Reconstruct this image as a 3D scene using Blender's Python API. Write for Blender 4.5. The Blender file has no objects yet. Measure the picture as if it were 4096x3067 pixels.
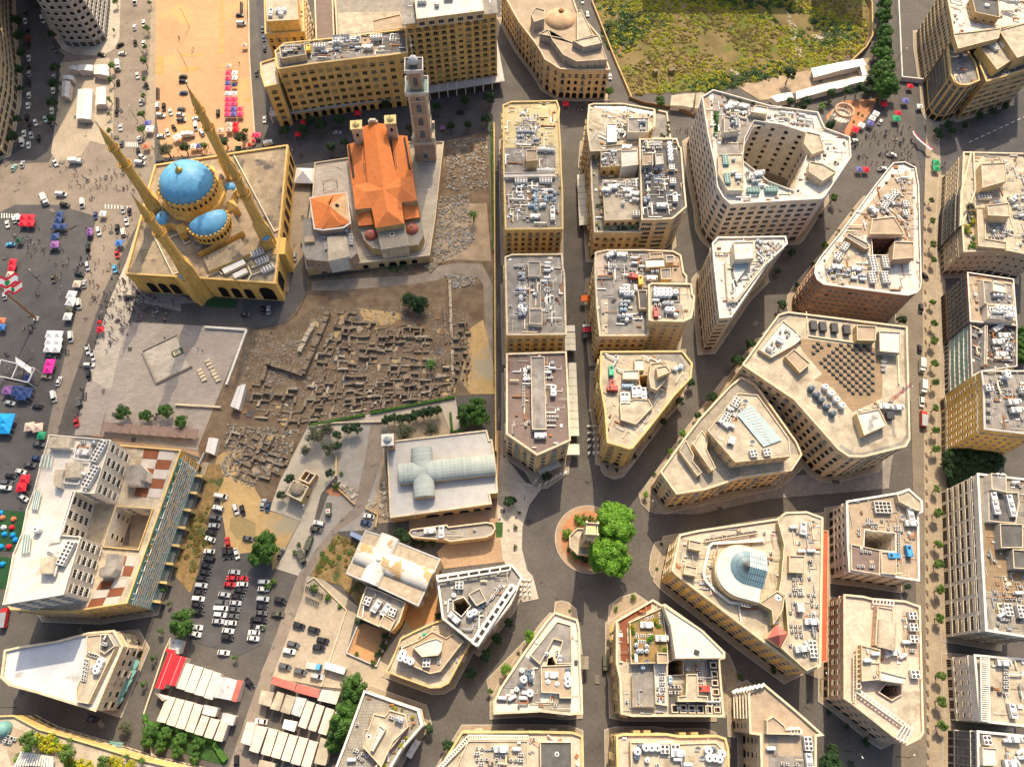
import bpy,math,random
from mathutils import Vector,Matrix
from mathutils.geometry import tessellate_polygon
RND=random.Random(11)
rad=math.radians
SC=bpy.context.scene
COL=SC.collection
# ------------------------------------------------------------------ camera, world, sun, exposure
CAM_H=281.0
FPX=1532*1.85172 # focal length in photo pixels
TAU,ROLL=0.429771,0.022788
cam=bpy.data.cameras.new('camera')
cam.sensor_fit='HORIZONTAL';cam.sensor_width=36;cam.lens=FPX/4096*36
cam.clip_start=1;cam.clip_end=6000
camo=bpy.data.objects.new('camera',cam);COL.objects.link(camo)
CM=Matrix.Rotation(TAU,3,'X')@Matrix.Rotation(ROLL,3,'Z')
camo.matrix_world=Matrix.Translation((0,0,CAM_H))@CM.to_4x4()
SC.camera=camo
SUN_EL,SUN_AZ=46.0,7.0 # azimuth: degrees from +Y (image up) towards +X
world=bpy.data.worlds.new('World');SC.world=world;world.use_nodes=True
wn=world.node_tree.nodes;wl=world.node_tree.links
sky=wn.new('ShaderNodeTexSky');sky.sky_type='NISHITA';sky.sun_disc=False
sky.sun_elevation=rad(SUN_EL);sky.sun_rotation=rad(SUN_AZ);sky.dust_density=5;sky.ozone_density=.6
wl.new(sky.outputs[0],wn['Background'].inputs[0]);wn['Background'].inputs[1].default_value=0.13
sun=bpy.data.lights.new('sun','SUN');sun.energy=3.9;sun.angle=rad(0.5);sun.color=(1.0,0.83,0.60)
suno=bpy.data.objects.new('sun',sun);COL.objects.link(suno)
sd=Vector((math.sin(rad(SUN_AZ))*math.cos(rad(SUN_EL)),math.cos(rad(SUN_AZ))*math.cos(rad(SUN_EL)),math.sin(rad(SUN_EL))))
suno.rotation_euler=sd.to_track_quat('Z','Y').to_euler()
vs=SC.view_settings
vs.view_transform='Standard';vs.look='None';vs.exposure=0.72;vs.gamma=1;vs.use_curve_mapping=False
try:
 SC.cycles.max_bounces=5;SC.cycles.diffuse_bounces=3;SC.cycles.glossy_bounces=2
 SC.cycles.transmission_bounces=2;SC.cycles.transparent_max_bounces=4
except Exception:pass
# ------------------------------------------------------------------ measured points -> places
K=1024/2208
FR={'M':(500,500,.452899),'C':(1150,400,.422705),'Z':(2650,2050,.422705),'D':(0,0,1.85172),'P':(0,0,1)}
for c in range(4):
 for r in range(4):FR['%d%d'%(c,r)]=(1024*c,(0,768,1536,2299)[r],K)
def ray(fr,u,v):
 x0,y0,k=FR[fr];u=x0+u*k;v=y0+v*k
 return CM@Vector(((u-2048)/FPX,-(v-1533.2)/FPX,-1))
def at(fr,u,v,z=0.0):
 d=ray(fr,u,v);t=(z-CAM_H)/d.z
 return Vector((d.x*t,d.y*t,z))
def P(s):
 if not isinstance(s,str):return list(s)
 return[tuple(float(q)for q in p.split(','))for p in s.split()]
def W(fr,s,z=0.0):
 return[at(fr,u,v,z)for u,v in P(s)]
def pix(p):
 q=CM.transposed()@(Vector(p)-Vector((0,0,CAM_H)))
 return 2048+FPX*q.x/-q.z,1533.2-FPX*q.y/-q.z
def area(p):return sum(p[i][0]*p[(i+1)%len(p)][1]-p[(i+1)%len(p)][0]*p[i][1]for i in range(len(p)))/2
def ccw(p):return list(p)if area(p)>0 else list(reversed(p))
def offset(p,d): # positive d grows a counter-clockwise polygon
 n=len(p);out=[]
 for i in range(n):
  a,b,c=Vector(p[i-1][:2]),Vector(p[i][:2]),Vector(p[(i+1)%n][:2])
  e1=(b-a).normalized();e2=(c-b).normalized()
  n1=Vector((e1 .y,-e1 .x));n2=Vector((e2 .y,-e2 .x))
  m=n1+n2
  if m.length<1e-4:m=n1 .copy()
  m.normalize();k=min(1/max(m.dot(n1),.3),2.2)
  q=b+m*d*k;out.append(Vector((q.x,q.y,0)))
 return out
def inside(x,y,p):
 c=False;n=len(p);j=n-1
 for i in range(n):
  if(p[i][1]>y)!=(p[j][1]>y)and x<(p[j][0]-p[i][0])*(y-p[i][1])/(p[j][1]-p[i][1])+p[i][0]:c=not c
  j=i
 return c
# ------------------------------------------------------------------ materials
MATS={}
def mat(name,col,rough=.85,var=.18,vs_=.35,bump=0.,metal=0.,spot=None,brick=None,streak=0.,emit=0,spec=.3,uv=False,col2=None,randobj=0.):
 if name in MATS:return MATS[name]
 m=bpy.data.materials.new(name);m.use_nodes=True;MATS[name]=m
 nt=m.node_tree;N=nt.nodes;L=nt.links;b=N['Principled BSDF']
 b.inputs['Roughness'].default_value=rough;b.inputs['Metallic'].default_value=metal
 b.inputs['Specular IOR Level'].default_value=spec
 geo=N.new('ShaderNodeNewGeometry');pos=geo.outputs['Position']
 rgb=N.new('ShaderNodeRGB');rgb.outputs[0].default_value=(*col,1);cur=rgb.outputs[0]
 def noise(scale,det=3,vec=pos):
  n=N.new('ShaderNodeTexNoise');n.inputs['Scale'].default_value=scale;n.inputs['Detail'].default_value=det
  L.new(vec,n.inputs['Vector']);return n
 def mul(cur,fac,lo,hi):
  mr=N.new('ShaderNodeMapRange');mr.inputs[1].default_value=.3;mr.inputs[2].default_value=.7
  mr.inputs[3].default_value=lo;mr.inputs[4].default_value=hi;L.new(fac,mr.inputs[0])
  mx=N.new('ShaderNodeMixRGB');mx.blend_type='MULTIPLY';mx.inputs[0].default_value=1
  L.new(cur,mx.inputs[1]);L.new(mr.outputs[0],mx.inputs[2]);return mx.outputs[0]
 if var:
  cur=mul(cur,noise(vs_,5).outputs[0],1-var,1+var*.7)
  cur=mul(cur,noise(vs_*9,2).outputs[0],1-var*.6,1+var*.5)
 if randobj:
  oi=N.new('ShaderNodeObjectInfo');cur=mul(cur,oi.outputs['Random'],1-randobj,1+randobj)
 if spot: # (colour, noise scale, threshold, softness)
  n=noise(spot[1],6);cr=N.new('ShaderNodeMapRange');cr.inputs[1].default_value=spot[2];cr.inputs[2].default_value=spot[2]+spot[3]
  L.new(n.outputs[0],cr.inputs[0]);mx=N.new('ShaderNodeMixRGB');L.new(cr.outputs[0],mx.inputs[0]);L.new(cur,mx.inputs[1])
  mx.inputs[2].default_value=(*spot[0],1);cur=mx.outputs[0]
 h=None
 if brick: # (width, height, mortar, darkness, use_uv)
  bt=N.new('ShaderNodeTexBrick');bt.inputs['Scale'].default_value=1
  bt.inputs['Brick Width'].default_value=brick[0];bt.inputs['Row Height'].default_value=brick[1];bt.inputs['Mortar Size'].default_value=brick[2]
  bt.inputs['Mortar Smooth'].default_value=.3
  v=brick[3];bt.inputs['Color1'].default_value=(1.06,)*3+(1,);bt.inputs['Color2'].default_value=(.86,)*3+(1,);bt.inputs['Mortar'].default_value=(v,v,v,1)
  if uv:tc=N.new('ShaderNodeUVMap');L.new(tc.outputs[0],bt.inputs['Vector'])
  else:L.new(pos,bt.inputs['Vector'])
  mx=N.new('ShaderNodeMixRGB');mx.blend_type='MULTIPLY';mx.inputs[0].default_value=1
  L.new(cur,mx.inputs[1]);L.new(bt.outputs[0],mx.inputs[2]);cur=mx.outputs[0];h=bt.outputs[0]
 if streak: # rain streaks running down walls
  mp=N.new('ShaderNodeMapping');mp.inputs['Scale'].default_value=(1.1,1.1,.07);L.new(pos,mp.inputs[0])
  cur=mul(cur,noise(1,4,mp.outputs[0]).outputs[0],1-streak,1+streak*.3)
 L.new(cur,b.inputs['Base Color'])
 if bump:
  bp=N.new('ShaderNodeBump');bp.inputs['Strength'].default_value=bump;bp.inputs['Distance'].default_value=.12
  L.new(h if h else noise(3.5,4).outputs[0],bp.inputs['Height']);L.new(bp.outputs[0],b.inputs['Normal'])
 if emit:b.inputs['Emission Color'].default_value=(*col,1);b.inputs['Emission Strength'].default_value=emit
 m.diffuse_color=(*col,1)
 return m
def wallmat(n,c,s=.22):return mat(n,c,.88,.15,.12,.25,streak=s,brick=(1.3,.45,.03,.72),uv=True)
# walls
wallmat('ochre_stone',(.74,.46,.13),.2);wallmat('yellow_stone',(.70,.47,.17));wallmat('cream_stone',(.68,.50,.27))
wallmat('tan_stone',(.57,.39,.18));wallmat('pale_stone',(.68,.54,.36));wallmat('pink_stone',(.64,.45,.32));wallmat('white_render',(.76,.67,.54),.14)
wallmat('grey_stone',(.38,.35,.30));wallmat('red_brown_stone',(.30,.17,.11));wallmat('rose_stone',(.50,.33,.22));wallmat('olive_render',(.44,.37,.19),.12)
wallmat('brick_rose',(.46,.28,.17),.1)
# roofs
mat('roof_grey',(.24,.22,.195),.9,.32,.25,.1,spot=((.16,.15,.14),.22,.56,.1))
mat('roof_cream',(.40,.345,.255),.9,.28,.25,.1,spot=((.24,.19,.135),.22,.57,.16))
mat('roof_yellow',(.48,.40,.22),.9,.15,.2,.1,spot=((.38,.27,.13),.3,.62,.12))
mat('roof_white',(.54,.51,.45),.8,.18,.2,.05,spot=((.36,.31,.24),.2,.58,.16))
mat('roof_pink',(.52,.41,.32),.85,.1,.2,.1,brick=(1,1,.03,.85))
mat('roof_pavers',(.29,.26,.21),.9,.2,.3,.2,brick=(.9,.9,.08,.6))
mat('roof_brown',(.19,.14,.12),.85,.15,.3,.1,brick=(2.5,.3,.04,.7))
mat('roof_dark',(.10,.095,.09),.9,.3,.3,.1)
mat('roof_tan',(.34,.265,.185),.9,.2,.3,.1)
mat('mosque_roof',(.33,.26,.17),.95,.28,.18,.2,spot=((.09,.08,.07),.13,.55,.1),brick=(3.2,3.2,.06,.75))
mat('orange_tiles',(.82,.25,.065),.75,.12,.4,.5,brick=(.45,.38,.06,.62),uv=True)
mat('orange_tiles_pale',(.62,.40,.20),.75,.2,.4,.3,brick=(.45,.38,.06,.8),uv=True)
mat('red_metal',(.62,.025,.035),.5,.1,.3,.2,brick=(50,.5,.05,.75));mat('faded_red_metal',(.45,.13,.10),.6,.2,.4,.2)
mat('red_render',(.48,.10,.04),.85,.15,.2)
mat('blue_dome',(.13,.38,.60),.5,.2,.35,.1,brick=(1.2,.8,.03,.86),uv=True)
mat('gilt',(.50,.34,.08),.35,.1,1,metal=.7);mat('yellow_plaster',(.66,.52,.22),.8,.1)
mat('red_dome',(.36,.10,.06),.7,.15);mat('dome_concrete',(.50,.34,.20),.9,.25,.2,.1)
mat('vault_metal',(.33,.37,.34),.7,.1,.3,.3,metal=0,brick=(50,.8,.05,.7),uv=True)
mat('old_plaster',(.56,.54,.48),.9,.15,.3,.1,spot=((.38,.26,.13),.16,.54,.05));mat('weathered_plaster',(.38,.31,.22),.95,.25,.5,.1)
# details
mat('glass_and_shade',(.013,.012,.013),.5,.3,.8,spec=.15);mat('glass_blue',(.16,.27,.31),.3,.15,.5,spec=.6);mat('glass_teal',(.17,.42,.35),.2,.2,.5,spec=.5)  # the darkest one is window glass, and also painted shade in arches and openings
mat('glass_slate',(.10,.115,.125),.25,.3,.3,spec=.5);mat('glass_pale',(.33,.41,.41),.2,.1,.5,spec=.5)
mat('shutter_brown',(.12,.045,.03),.7,.2,1);mat('trim_white',(.62,.59,.52),.8,.15);mat('trim_cream',(.55,.46,.32),.8,.2);mat('trim_yellow',(.56,.41,.18),.8,.18)
mat('trim_grey',(.40,.39,.37),.8,.1);mat('metal_white',(.57,.56,.53),.5,.12,1.5,spot=((.42,.26,.12),.8,.66,.1));mat('metal_grey',(.33,.34,.35),.45,.15,1,metal=.4)
mat('metal_dark',(.05,.05,.055),.5,.2,1,metal=.3);mat('fan_black',(.025,.025,.027),.6,.1);mat('rust',(.32,.13,.05),.85,.3,1);mat('pipe_cream',(.62,.52,.35),.6,.1)
mat('tank_white',(.68,.68,.65),.5,.12,1);mat('tank_grey',(.36,.39,.42),.45,.15,1,metal=.2);mat('tank_dark',(.10,.13,.17),.5,.2,1);mat('tank_blue',(.33,.46,.55),.5,.15,1)
mat('machine_blue',(.05,.27,.55),.5,.1);mat('machine_orange',(.72,.42,.03),.5,.1);mat('machine_green',(.04,.35,.20),.5,.1);mat('machine_red',(.45,.07,.05),.5,.1);mat('machine_teal',(.15,.31,.29),.5,.1)
mat('sheet_metal',(.52,.53,.52),.55,.2,.5,.3,metal=.2,spot=((.34,.22,.13),.4,.62,.1),brick=(50,.45,.05,.75));mat('sheet_cream',(.60,.51,.42),.7,.14,.4,.2,spot=((.40,.30,.21),.5,.62,.1))
mat('sheet_blue',(.22,.30,.42),.6,.12);mat('timber',(.20,.12,.065),.85,.2,1);mat('awning_beige',(.55,.53,.45),.8,.08,.5);mat('awning_orange',(.62,.13,.02),.7,.05);mat('awning_red',(.42,.02,.05),.8,.05)
# grounds
mat('asphalt_old',(.22,.18,.14),.9,.18,.12,.1,spot=((.07,.065,.06),.35,.6,.15));mat('asphalt_dark',(.075,.072,.072),.9,.22,.15,.1,spot=((.08,.078,.075),.3,.62,.1))
mat('cobble_dark',(.115,.104,.093),.85,.2,.1,.5,brick=(.6,.3,.05,.6));mat('cobble_warm',(.20,.165,.125),.85,.2,.1,.3,brick=(.6,.3,.05,.7))
mat('pavement_beige',(.33,.265,.185),.9,.15,.15,.3,brick=(1.2,.6,.04,.72));mat('pavement_grey',(.24,.215,.19),.9,.15,.2,.3,brick=(1.5,1.5,.05,.75))
mat('pavement_orange',(.36,.245,.15),.9,.15,.15,.3,brick=(.6,.6,.04,.8));mat('plaza_pink',(.33,.285,.24),.9,.14,.1,.2,brick=(2.4,.8,.05,.78))
mat('plaza_light',(.42,.37,.30),.9,.14,.1,.2,brick=(2.4,1.2,.04,.85));mat('kerb_stone',(.40,.37,.32),.85,.1)
mat('sand_orange',(.44,.26,.14),.95,.12,.03,.1,spot=((.62,.30,.13),.035,.58,.08));mat('sand_lot',(.42,.29,.13),.95,.2,.06,.2,spot=((.30,.26,.18),.05,.54,.1))
mat('sand_mark',(.60,.27,.10),.95,.15,.3);mat('dirt_brown',(.165,.118,.074),.95,.3,.25,.6,spot=((.115,.075,.05),.12,.52,.12));mat('dirt_tan',(.33,.25,.165),.95,.25,.2,.5)
mat('gravel',(.29,.27,.24),.95,.2,.2,.5,spot=((.25,.21,.16),.1,.55,.15));mat('lot_beige',(.36,.30,.22),.95,.2,.1,.3,spot=((.22,.18,.12),.12,.6,.15));mat('terracotta_soil',(.38,.175,.085),.95,.15,.3,.3)
mat('concrete_path',(.42,.37,.29),.9,.14,.12,.1,brick=(5,5,.06,.75));mat('grass',(.035,.085,.02),.95,.3,.6,.6);mat('turf',(.02,.07,.025),.95,.2,.5,.3)
mat('scrub_soil',(.17,.125,.05),.95,.3,.09,.5,spot=((.10,.12,.02),.06,.5,.1));mat('dry_weeds',(.26,.17,.07),.95,.35,.5,.8,spot=((.07,.09,.03),.25,.54,.1))
mat('puddle',(.30,.22,.09),.25,.15,.1,spec=.5);mat('paint_white',(.62,.62,.58),.7,.1);mat('paint_yellow',(.65,.45,.05),.7,.1);mat('marble_red',(.20,.09,.07),.6,.1)
mat('ruin_stone',(.25,.19,.13),.95,.3,.5,.6,brick=(.6,.35,.06,.6));mat('ruin_rubble',(.31,.26,.19),.95,.35,.8,.4,randobj=.25);mat('rubble_grey',(.26,.25,.235),.95,.35,.8,.4)
mat('rust_brown_panel',(.19,.065,.03),.9,.15,.3);mat('grey_panel',(.42,.38,.34),.9,.12,.3);mat('deck_wood',(.27,.19,.11),.8,.15,.3,.2,brick=(20,.35,.04,.6));mat('court_floor',(.40,.22,.10),.9,.15,.2)
mat('blind_tan',(.30,.22,.13),.7,.2,1);mat('track_dirt',(.24,.20,.155),.95,.25,.2,.4);mat('street_patch',(.085,.078,.07),.9,.2,.5);mat('street_patch_pale',(.17,.15,.125),.9,.2,.5)
mat('shelter_brown',(.23,.16,.13),.8,.15,1);mat('roof_blue_white',(.46,.48,.50),.7,.12,.15,.05,spot=((.33,.31,.28),.2,.62,.1))
# leaves
def leaf(n,c,c2):
 m=mat(n,c,.6,.35,1.1,0,spot=(c2,.8,.5,.12),spec=.25,randobj=.15);return m
leaf('leaf_bright',(.075,.19,.012),(.13,.26,.02));leaf('leaf_mid',(.065,.13,.02),(.10,.17,.025));leaf('leaf_dark',(.018,.05,.014),(.03,.07,.02));leaf('leaf_grey',(.10,.11,.065),(.06,.075,.035))
leaf('leaf_yellow',(.34,.31,.01),(.17,.22,.01));leaf('leaf_olive',(.17,.14,.03),(.22,.15,.05));leaf('leaf_green_street',(.04,.11,.018),(.075,.15,.02));mat('bark',(.12,.085,.055),.9,.2,2)
mat('hedge',(.05,.14,.02),.8,.3,1.2,.5)
# ------------------------------------------------------------------ mesh building
class MB:
 def __init__(s):s.v=[];s.f=[];s.m=[];s.uv=[];s.ms=[]
 def mi(s,m):
  m=MATS[m]
  if m not in s.ms:s.ms.append(m)
  return s.ms.index(m)
 def face(s,pts,m,uv=None):
  i=len(s.v);s.v+=[tuple(p)for p in pts];s.f.append(tuple(range(i,i+len(pts))));s.m.append(s.mi(m))
  s.uv.append(uv if uv else[(p[0],p[1])for p in pts])
 def wall(s,a,b,z0,z1,m,u0=0.,za=None):
  L=math.hypot(b[0]-a[0],b[1]-a[1])
  s.face([(a[0],a[1],z0),(b[0],b[1],z0),(b[0],b[1],z1),(a[0],a[1],z1)],m,[(u0,z0),(u0+L,z0),(u0+L,z1),(u0,z1)])
  return u0+L
 def ring(s,p,z0,z1,m,flip=False):
  u=0.;n=len(p)
  for i in range(n):
   a,b=p[i],p[(i+1)%n]
   if flip:a,b=b,a
   u=s.wall(a,b,z0,z1,m,u)
 def cap(s,p,z,m,holes=(),down=False):
  if holes:
   loops=[[Vector((q[0],q[1],0))for q in p]]+[[Vector((q[0],q[1],0))for q in h]for h in holes]
   fl=[q for l in loops for q in l]
   for t in tessellate_polygon(loops):
    tr=[fl[i]for i in t]
    if area(tr)<0:tr.reverse()
    if abs(area(tr))>1e-5:s.face([(q.x,q.y,z)for q in tr],m)
  else:
   q=[(a[0],a[1],z)for a in p]
   if down:q.reverse()
   s.face(q,m)
 def prism(s,p,z0,z1,m,top=None,bottom=False):
  p=ccw(p);s.ring(p,z0,z1,m);s.cap(p,z1,top or m)
  if bottom:s.cap(p,z0,m,down=True)
 def band(s,p,o,z0,z1,m,i=0.): # a course standing proud of a wall ring
  a=offset(p,o);b=offset(p,-i)if i else p;n=len(p)
  s.ring(a,z0,z1,m)
  for k in range(n):
   l=(k+1)%n
   s.face([(b[k][0],b[k][1],z1),(a[k][0],a[k][1],z1),(a[l][0],a[l][1],z1),(b[l][0],b[l][1],z1)],m)
   s.face([(b[l][0],b[l][1],z0),(a[l][0],a[l][1],z0),(a[k][0],a[k][1],z0),(b[k][0],b[k][1],z0)],m)
 def box(s,c,d,m,rot=0.,top=None):
  x,y,z=c;cr,sr=math.cos(rot),math.sin(rot);hx,hy=d[0]/2,d[1]/2
  p=[(x+cr*a-sr*b,y+sr*a+cr*b)for a,b in((-hx,-hy),(hx,-hy),(hx,hy),(-hx,hy))]
  s.ring(p,z,z+d[2],m);s.cap(p,z+d[2],top or m);s.cap(p,z,m,down=True)
 def bar(s,a,b,w,m,n=4):
  a=Vector(a);b=Vector(b);d=(b-a)
  if d.length<1e-5:return
  q=d.to_track_quat('Z','Y');r=[q@Vector((w/2*math.cos(k*2*math.pi/n+.785),w/2*math.sin(k*2*math.pi/n+.785),0))*1.41 for k in range(n)]
  for k in range(n):
   l=(k+1)%n;s.face([a+r[k],a+r[l],b+r[l],b+r[k]],m)
  s.face([b+x for x in r],m);s.face([a+x for x in reversed(r)],m)
 def lathe(s,c,prof,m,n=16,a0=0.,a1=2*math.pi,ms=None,sx=1.,rot=0.):
  full=abs(a1-a0-2*math.pi)<1e-6
  for j in range(len(prof)-1):
   (r0,z0),(r1,z1)=prof[j],prof[j+1];mm=ms[j]if ms else m
   for k in range(n):
    t0=a0+(a1-a0)*k/n;t1=a0+(a1-a0)*(k+1)/n
    def q(r,t,z):
     x,y=r*math.cos(t)*sx,r*math.sin(t);return(c[0]+x*math.cos(rot)-y*math.sin(rot),c[1]+x*math.sin(rot)+y*math.cos(rot),c[2]+z)
    pts=[q(r0,t0,z0),q(r0,t1,z0),q(r1,t1,z1),q(r1,t0,z1)]
    uv=[(r0*t0 if r0>.1 else r1*t0,z0),(max(r0,r1)*t1,z0),(max(r0,r1)*t1,z1),(max(r0,r1)*t0,z1)]
    if r1<1e-4:pts=pts[:3];uv=uv[:3]
    elif r0<1e-4:pts=[pts[0],pts[2],pts[3]];uv=[uv[0],uv[2],uv[3]]
    s.face(pts,mm,uv)
 def mesh(s,name,org=(0,0,0),smooth=False):
  me=bpy.data.meshes.new(name);o=Vector(org)
  me.from_pydata([tuple(Vector(p)-o)for p in s.v],[],s.f)
  for m in s.ms:me.materials.append(m)
  me.polygons.foreach_set('material_index',s.m)
  ul=me.uv_layers.new(name='UVMap');fl=[c for f in s.uv for q in f for c in q];ul.data.foreach_set('uv',fl)
  if smooth:
   import bmesh
   bm=bmesh.new();bm.from_mesh(me);bmesh.ops.remove_doubles(bm,verts=bm.verts,dist=1e-4);bm.to_mesh(me);bm.free()
   me.polygons.foreach_set('use_smooth',[True]*len(me.polygons))
  me.update();return me
 def obj(s,name,parent=None,org=None,smooth=False):
  if not s.f:return None
  if org is None:
   q=parent
   while q is not None and q.parent is not None:q=q.parent
   org=Vector(q.location)if q is not None else(0,0,0)
  org=Vector(org)
  o=bpy.data.objects.new(name,s.mesh(name,org,smooth));COL.objects.link(o)
  if parent is not None:o.parent=parent
  else:o.location=org
  return o
def empty(name,loc):
 o=bpy.data.objects.new(name,None);o.location=loc;o.empty_display_size=.5;COL.objects.link(o);return o
def tag(o,label,cat,group=None):
 o['label']=label;o['category']=cat
 if group:o['group']=group
 return o
def struct(o):
 o['kind']='structure';return o
def stuff(o):
 o['kind']='stuff';return o
THINGS=[]
def reg(o,base,cat,group): # labelled at the end, once it is known what stands beside it
 o['category']=cat;o['group']=group;THINGS.append((o,base,group));return o
def copy_tree(o,parent=None):
 c=o.copy();COL.objects.link(c)
 if parent is not None:c.parent=parent
 for ch in list(o.children):copy_tree(ch,c)
 return c
PROTO={}
def place(key,x,y,z=0.,rot=0.,sc=1.,tilt=None):
 pr,used=PROTO[key]
 o=pr if not used[0]else copy_tree(pr)
 used[0]=True;o.location=(x,y,z);o.rotation_euler=(0,0,rot);o.scale=sc if isinstance(sc,tuple)else(sc,)*3
 return o
def proto(key,name,parts): # parts: list of (part name, MB, [sub parts]) ; one part named None -> the thing is that mesh
 if len(parts)==1 and parts[0][0]is None:r=parts[0][1].obj(name,org=(0,0,0))
 else:
  r=empty(name,(0,0,0))
  for pt in parts:
   o=pt[1].obj(pt[0],r,org=(0,0,0))
   for sp in(pt[2]if len(pt)>2 else[]):sp[1].obj(sp[0],o,org=(0,0,0))
 PROTO[key]=(r,[False])
# ------------------------------------------------------------------ the ground and what is laid on it
LAY=[0]
def flat(name,fr,s,m,k=None,holes=()): # a sheet a few millimetres above the last one
 LAY[0]+=1;z=.004*(LAY[0]if k is None else k)
 b=MB();b.cap(ccw(W(fr,s))if fr else ccw(P(s)),z,m,holes=holes);return struct(b.obj(name))
PAVZ=[0]
def raised(name,fr,s,m,h=.13):
 PAVZ[0]+=1;p=ccw(W(fr,s))if fr else ccw(P(s));b=MB();z=h+.12+.004*PAVZ[0]
 b.ring(p,0,z,'kerb_stone');q=offset(p,-.25);b.cap(q,z,m);n=len(p)
 for i in range(n):b.face([(p[i][0],p[i][1],z),(p[(i+1)%n][0],p[(i+1)%n][1],z),(q[(i+1)%n][0],q[(i+1)%n][1],z),(q[i][0],q[i][1],z)],'kerb_stone')
 return struct(b.obj(name))
g=MB();g.cap([(-2500,-1500),(2500,-1500),(2500,2500),(-2500,2500)],0,'cobble_dark');struct(g.obj('ground'))
flat('avenue','00','90,-300 1400,-300 1340,300 1330,900 1340,1660 1120,2050 900,2500 560,3500 400,4100 -300,4100 -900,1400','asphalt_old')
flat('square','01','-500,420 130,110 500,110 830,210 760,600 640,1100 500,1656 430,1960 320,2500 -200,3600 -600,3600','asphalt_dark')
flat('road','00','-80,-100 320,-300 570,395 500,430 560,480 520,560 500,1250 420,1400 -60,1420','asphalt_dark')
flat('pavement','00','955,-200 1045,-200 1030,330 990,420 920,460 830,480 640,470 540,430 470,330 350,100 420,-200','plaza_light')
flat('parking_lot','00','1345,-300 2140,-300 2130,120 2160,500 2200,1250 1870,1330 1400,1360 1330,900','sand_orange')
for s in('1895,10 1935,10 1930,470 1860,470 1890,440','1345,480 1420,480 1415,640 1340,640','1545,470 1750,465 1750,485 1545,495','1545,580 1735,572 1745,590 1640,630 1540,610','1860,565 1940,560 1940,580 1860,582','2110,860 2160,835 2165,875 2100,880'):
 flat('bare_earth','00',s,'sand_mark',16)
flat('pavement','00','1290,-200 1345,-300 1340,900 1330,1330 1230,1330 1260,900 1300,300','pavement_beige')
flat('building_plot','00','520,545 940,500 985,640 975,1150 900,1250 780,1215 700,1340 500,1400 440,1320 500,900','lot_beige')
flat('street','10','-20,-300 75,-300 80,300 130,1030 430,1050 1200,900 2110,720 2150,900 1990,1150 1640,1210 1500,1220 500,1400 320,1680 300,2200 440,2600 250,3150 -120,2830 -60,1656 -60,1290 100,1240','asphalt_dark')
flat('footpath','11','310,-120 480,-100 430,300 440,500 300,700 280,860 230,860 200,500 280,300','pavement_beige')
flat('pavement','02','760,-60 960,60 860,440 640,440 700,200','plaza_pink')
flat('pavement','01','1200,250 1100,700 1130,830 1150,1000 1050,1300 960,1720 760,1600 830,1300 960,900 1090,600','plaza_light')
flat('memorial_plaza','01','1090,1120 1560,1145 2130,1170 1960,1640 1900,1870 1890,2010 1760,2236 1050,2140 870,2100 960,1690','plaza_pink')
flat('pavement','02','860,430 1770,590 1740,640 1560,570 1000,520 960,470 760,440','pavement_orange')
flat('mosque_forecourt','01','1110,750 1300,760 1700,960 1560,960 1560,1030 1150,940','pavement_grey')
# ruins and dirt around them
flat('excavation_ground','11','1640,-440 1990,-520 2045,100 2060,1656 2062,1745 1730,1755 440,2015 130,2740 -150,2700 -440,2540 -500,2200 -260,1600 -80,1175 30,1185 250,1130 430,900 445,760 1500,600 1560,0','dirt_brown')
flat('dirt_track','11','480,770 900,740 1400,720 1560,640 1750,610 1950,620 2040,800 2040,1500 1990,1500 1960,800 1900,720 1700,700 1560,760 1300,800 700,850 480,850','track_dirt')
flat('dirt_patch','11','1560,100 1990,100 2030,600 1700,580 1530,620','dirt_tan');flat('dirt_patch','11','880,1000 1280,1050 1230,1130 960,1170','sand_lot');flat('dirt_patch','11','1840,1180 1960,1100 2050,1500 2060,1740 1850,1740 1760,1620','sand_lot')
flat('street','21','-150,-600 -60,-600 -45,300 -35,900 -30,1656 -30,2220 -130,2180 -128,1656 -150,800','cobble_dark')
flat('dirt_lot','12','-450,700 -150,500 0,920 110,1090 380,1180 160,1590 -200,1800 -300,1560 -260,1300 -330,900','sand_lot')
flat('puddle','02','1990,1150 2100,1140 2208,1200 2200,1330 2040,1340 1980,1250','puddle')
flat('car_park','03','1720,-150 2208,-200 2350,-100 2330,250 2270,590 2208,620 2060,700 1900,640 1620,560 1640,300','asphalt_dark')
flat('weedy_bank','02','1780,700 1900,690 1930,830 1850,1000 1780,1200 1840,1400 1740,1450 1700,1656 1640,1800 1500,1640 1560,1200 1740,1000','dry_weeds')
flat('concrete_walk','12','450,360 1070,240 1700,120 1720,390 1110,400 930,350 690,600 690,790 560,950 380,1656 170,1590 385,1180 115,1085 210,830','concrete_path')
flat('church_lane','12','930,350 1120,320 1110,560 1090,640 1140,1150 1040,1200 990,1260 700,1270 560,1500 440,1680 380,1656 500,1300 620,960 780,900 690,800 700,520','gravel')
flat('asphalt_lane','12','990,350 1110,330 1090,640 950,1060 890,1140 720,1260 560,1470 450,1656 380,1656 520,1420 700,1200 850,1060 930,700','asphalt_old')
flat('lot','13','380,0 560,20 880,270 780,680 1020,790 1250,480 1300,380 1450,430 1200,760 1120,900 1160,920 1110,1010 560,960 40,860','lot_beige')
flat('parking_lot','13','420,40 540,30 780,300 660,560 590,860 560,960 150,880 200,700 400,200','lot_beige')
flat('lane','13','440,0 380,-30 330,80 50,850 -60,1150 -250,1700 0,1700 90,1180 140,880 400,200','asphalt_old')
flat('weedy_plot','12','700,1290 890,1380 840,1500 780,1640 1000,1760 880,1900 740,1740 470,1650 540,1500','dry_weeds')
flat('garden_soil','12','680,870 770,920 740,970 640,960 600,920','terracotta_soil')
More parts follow.
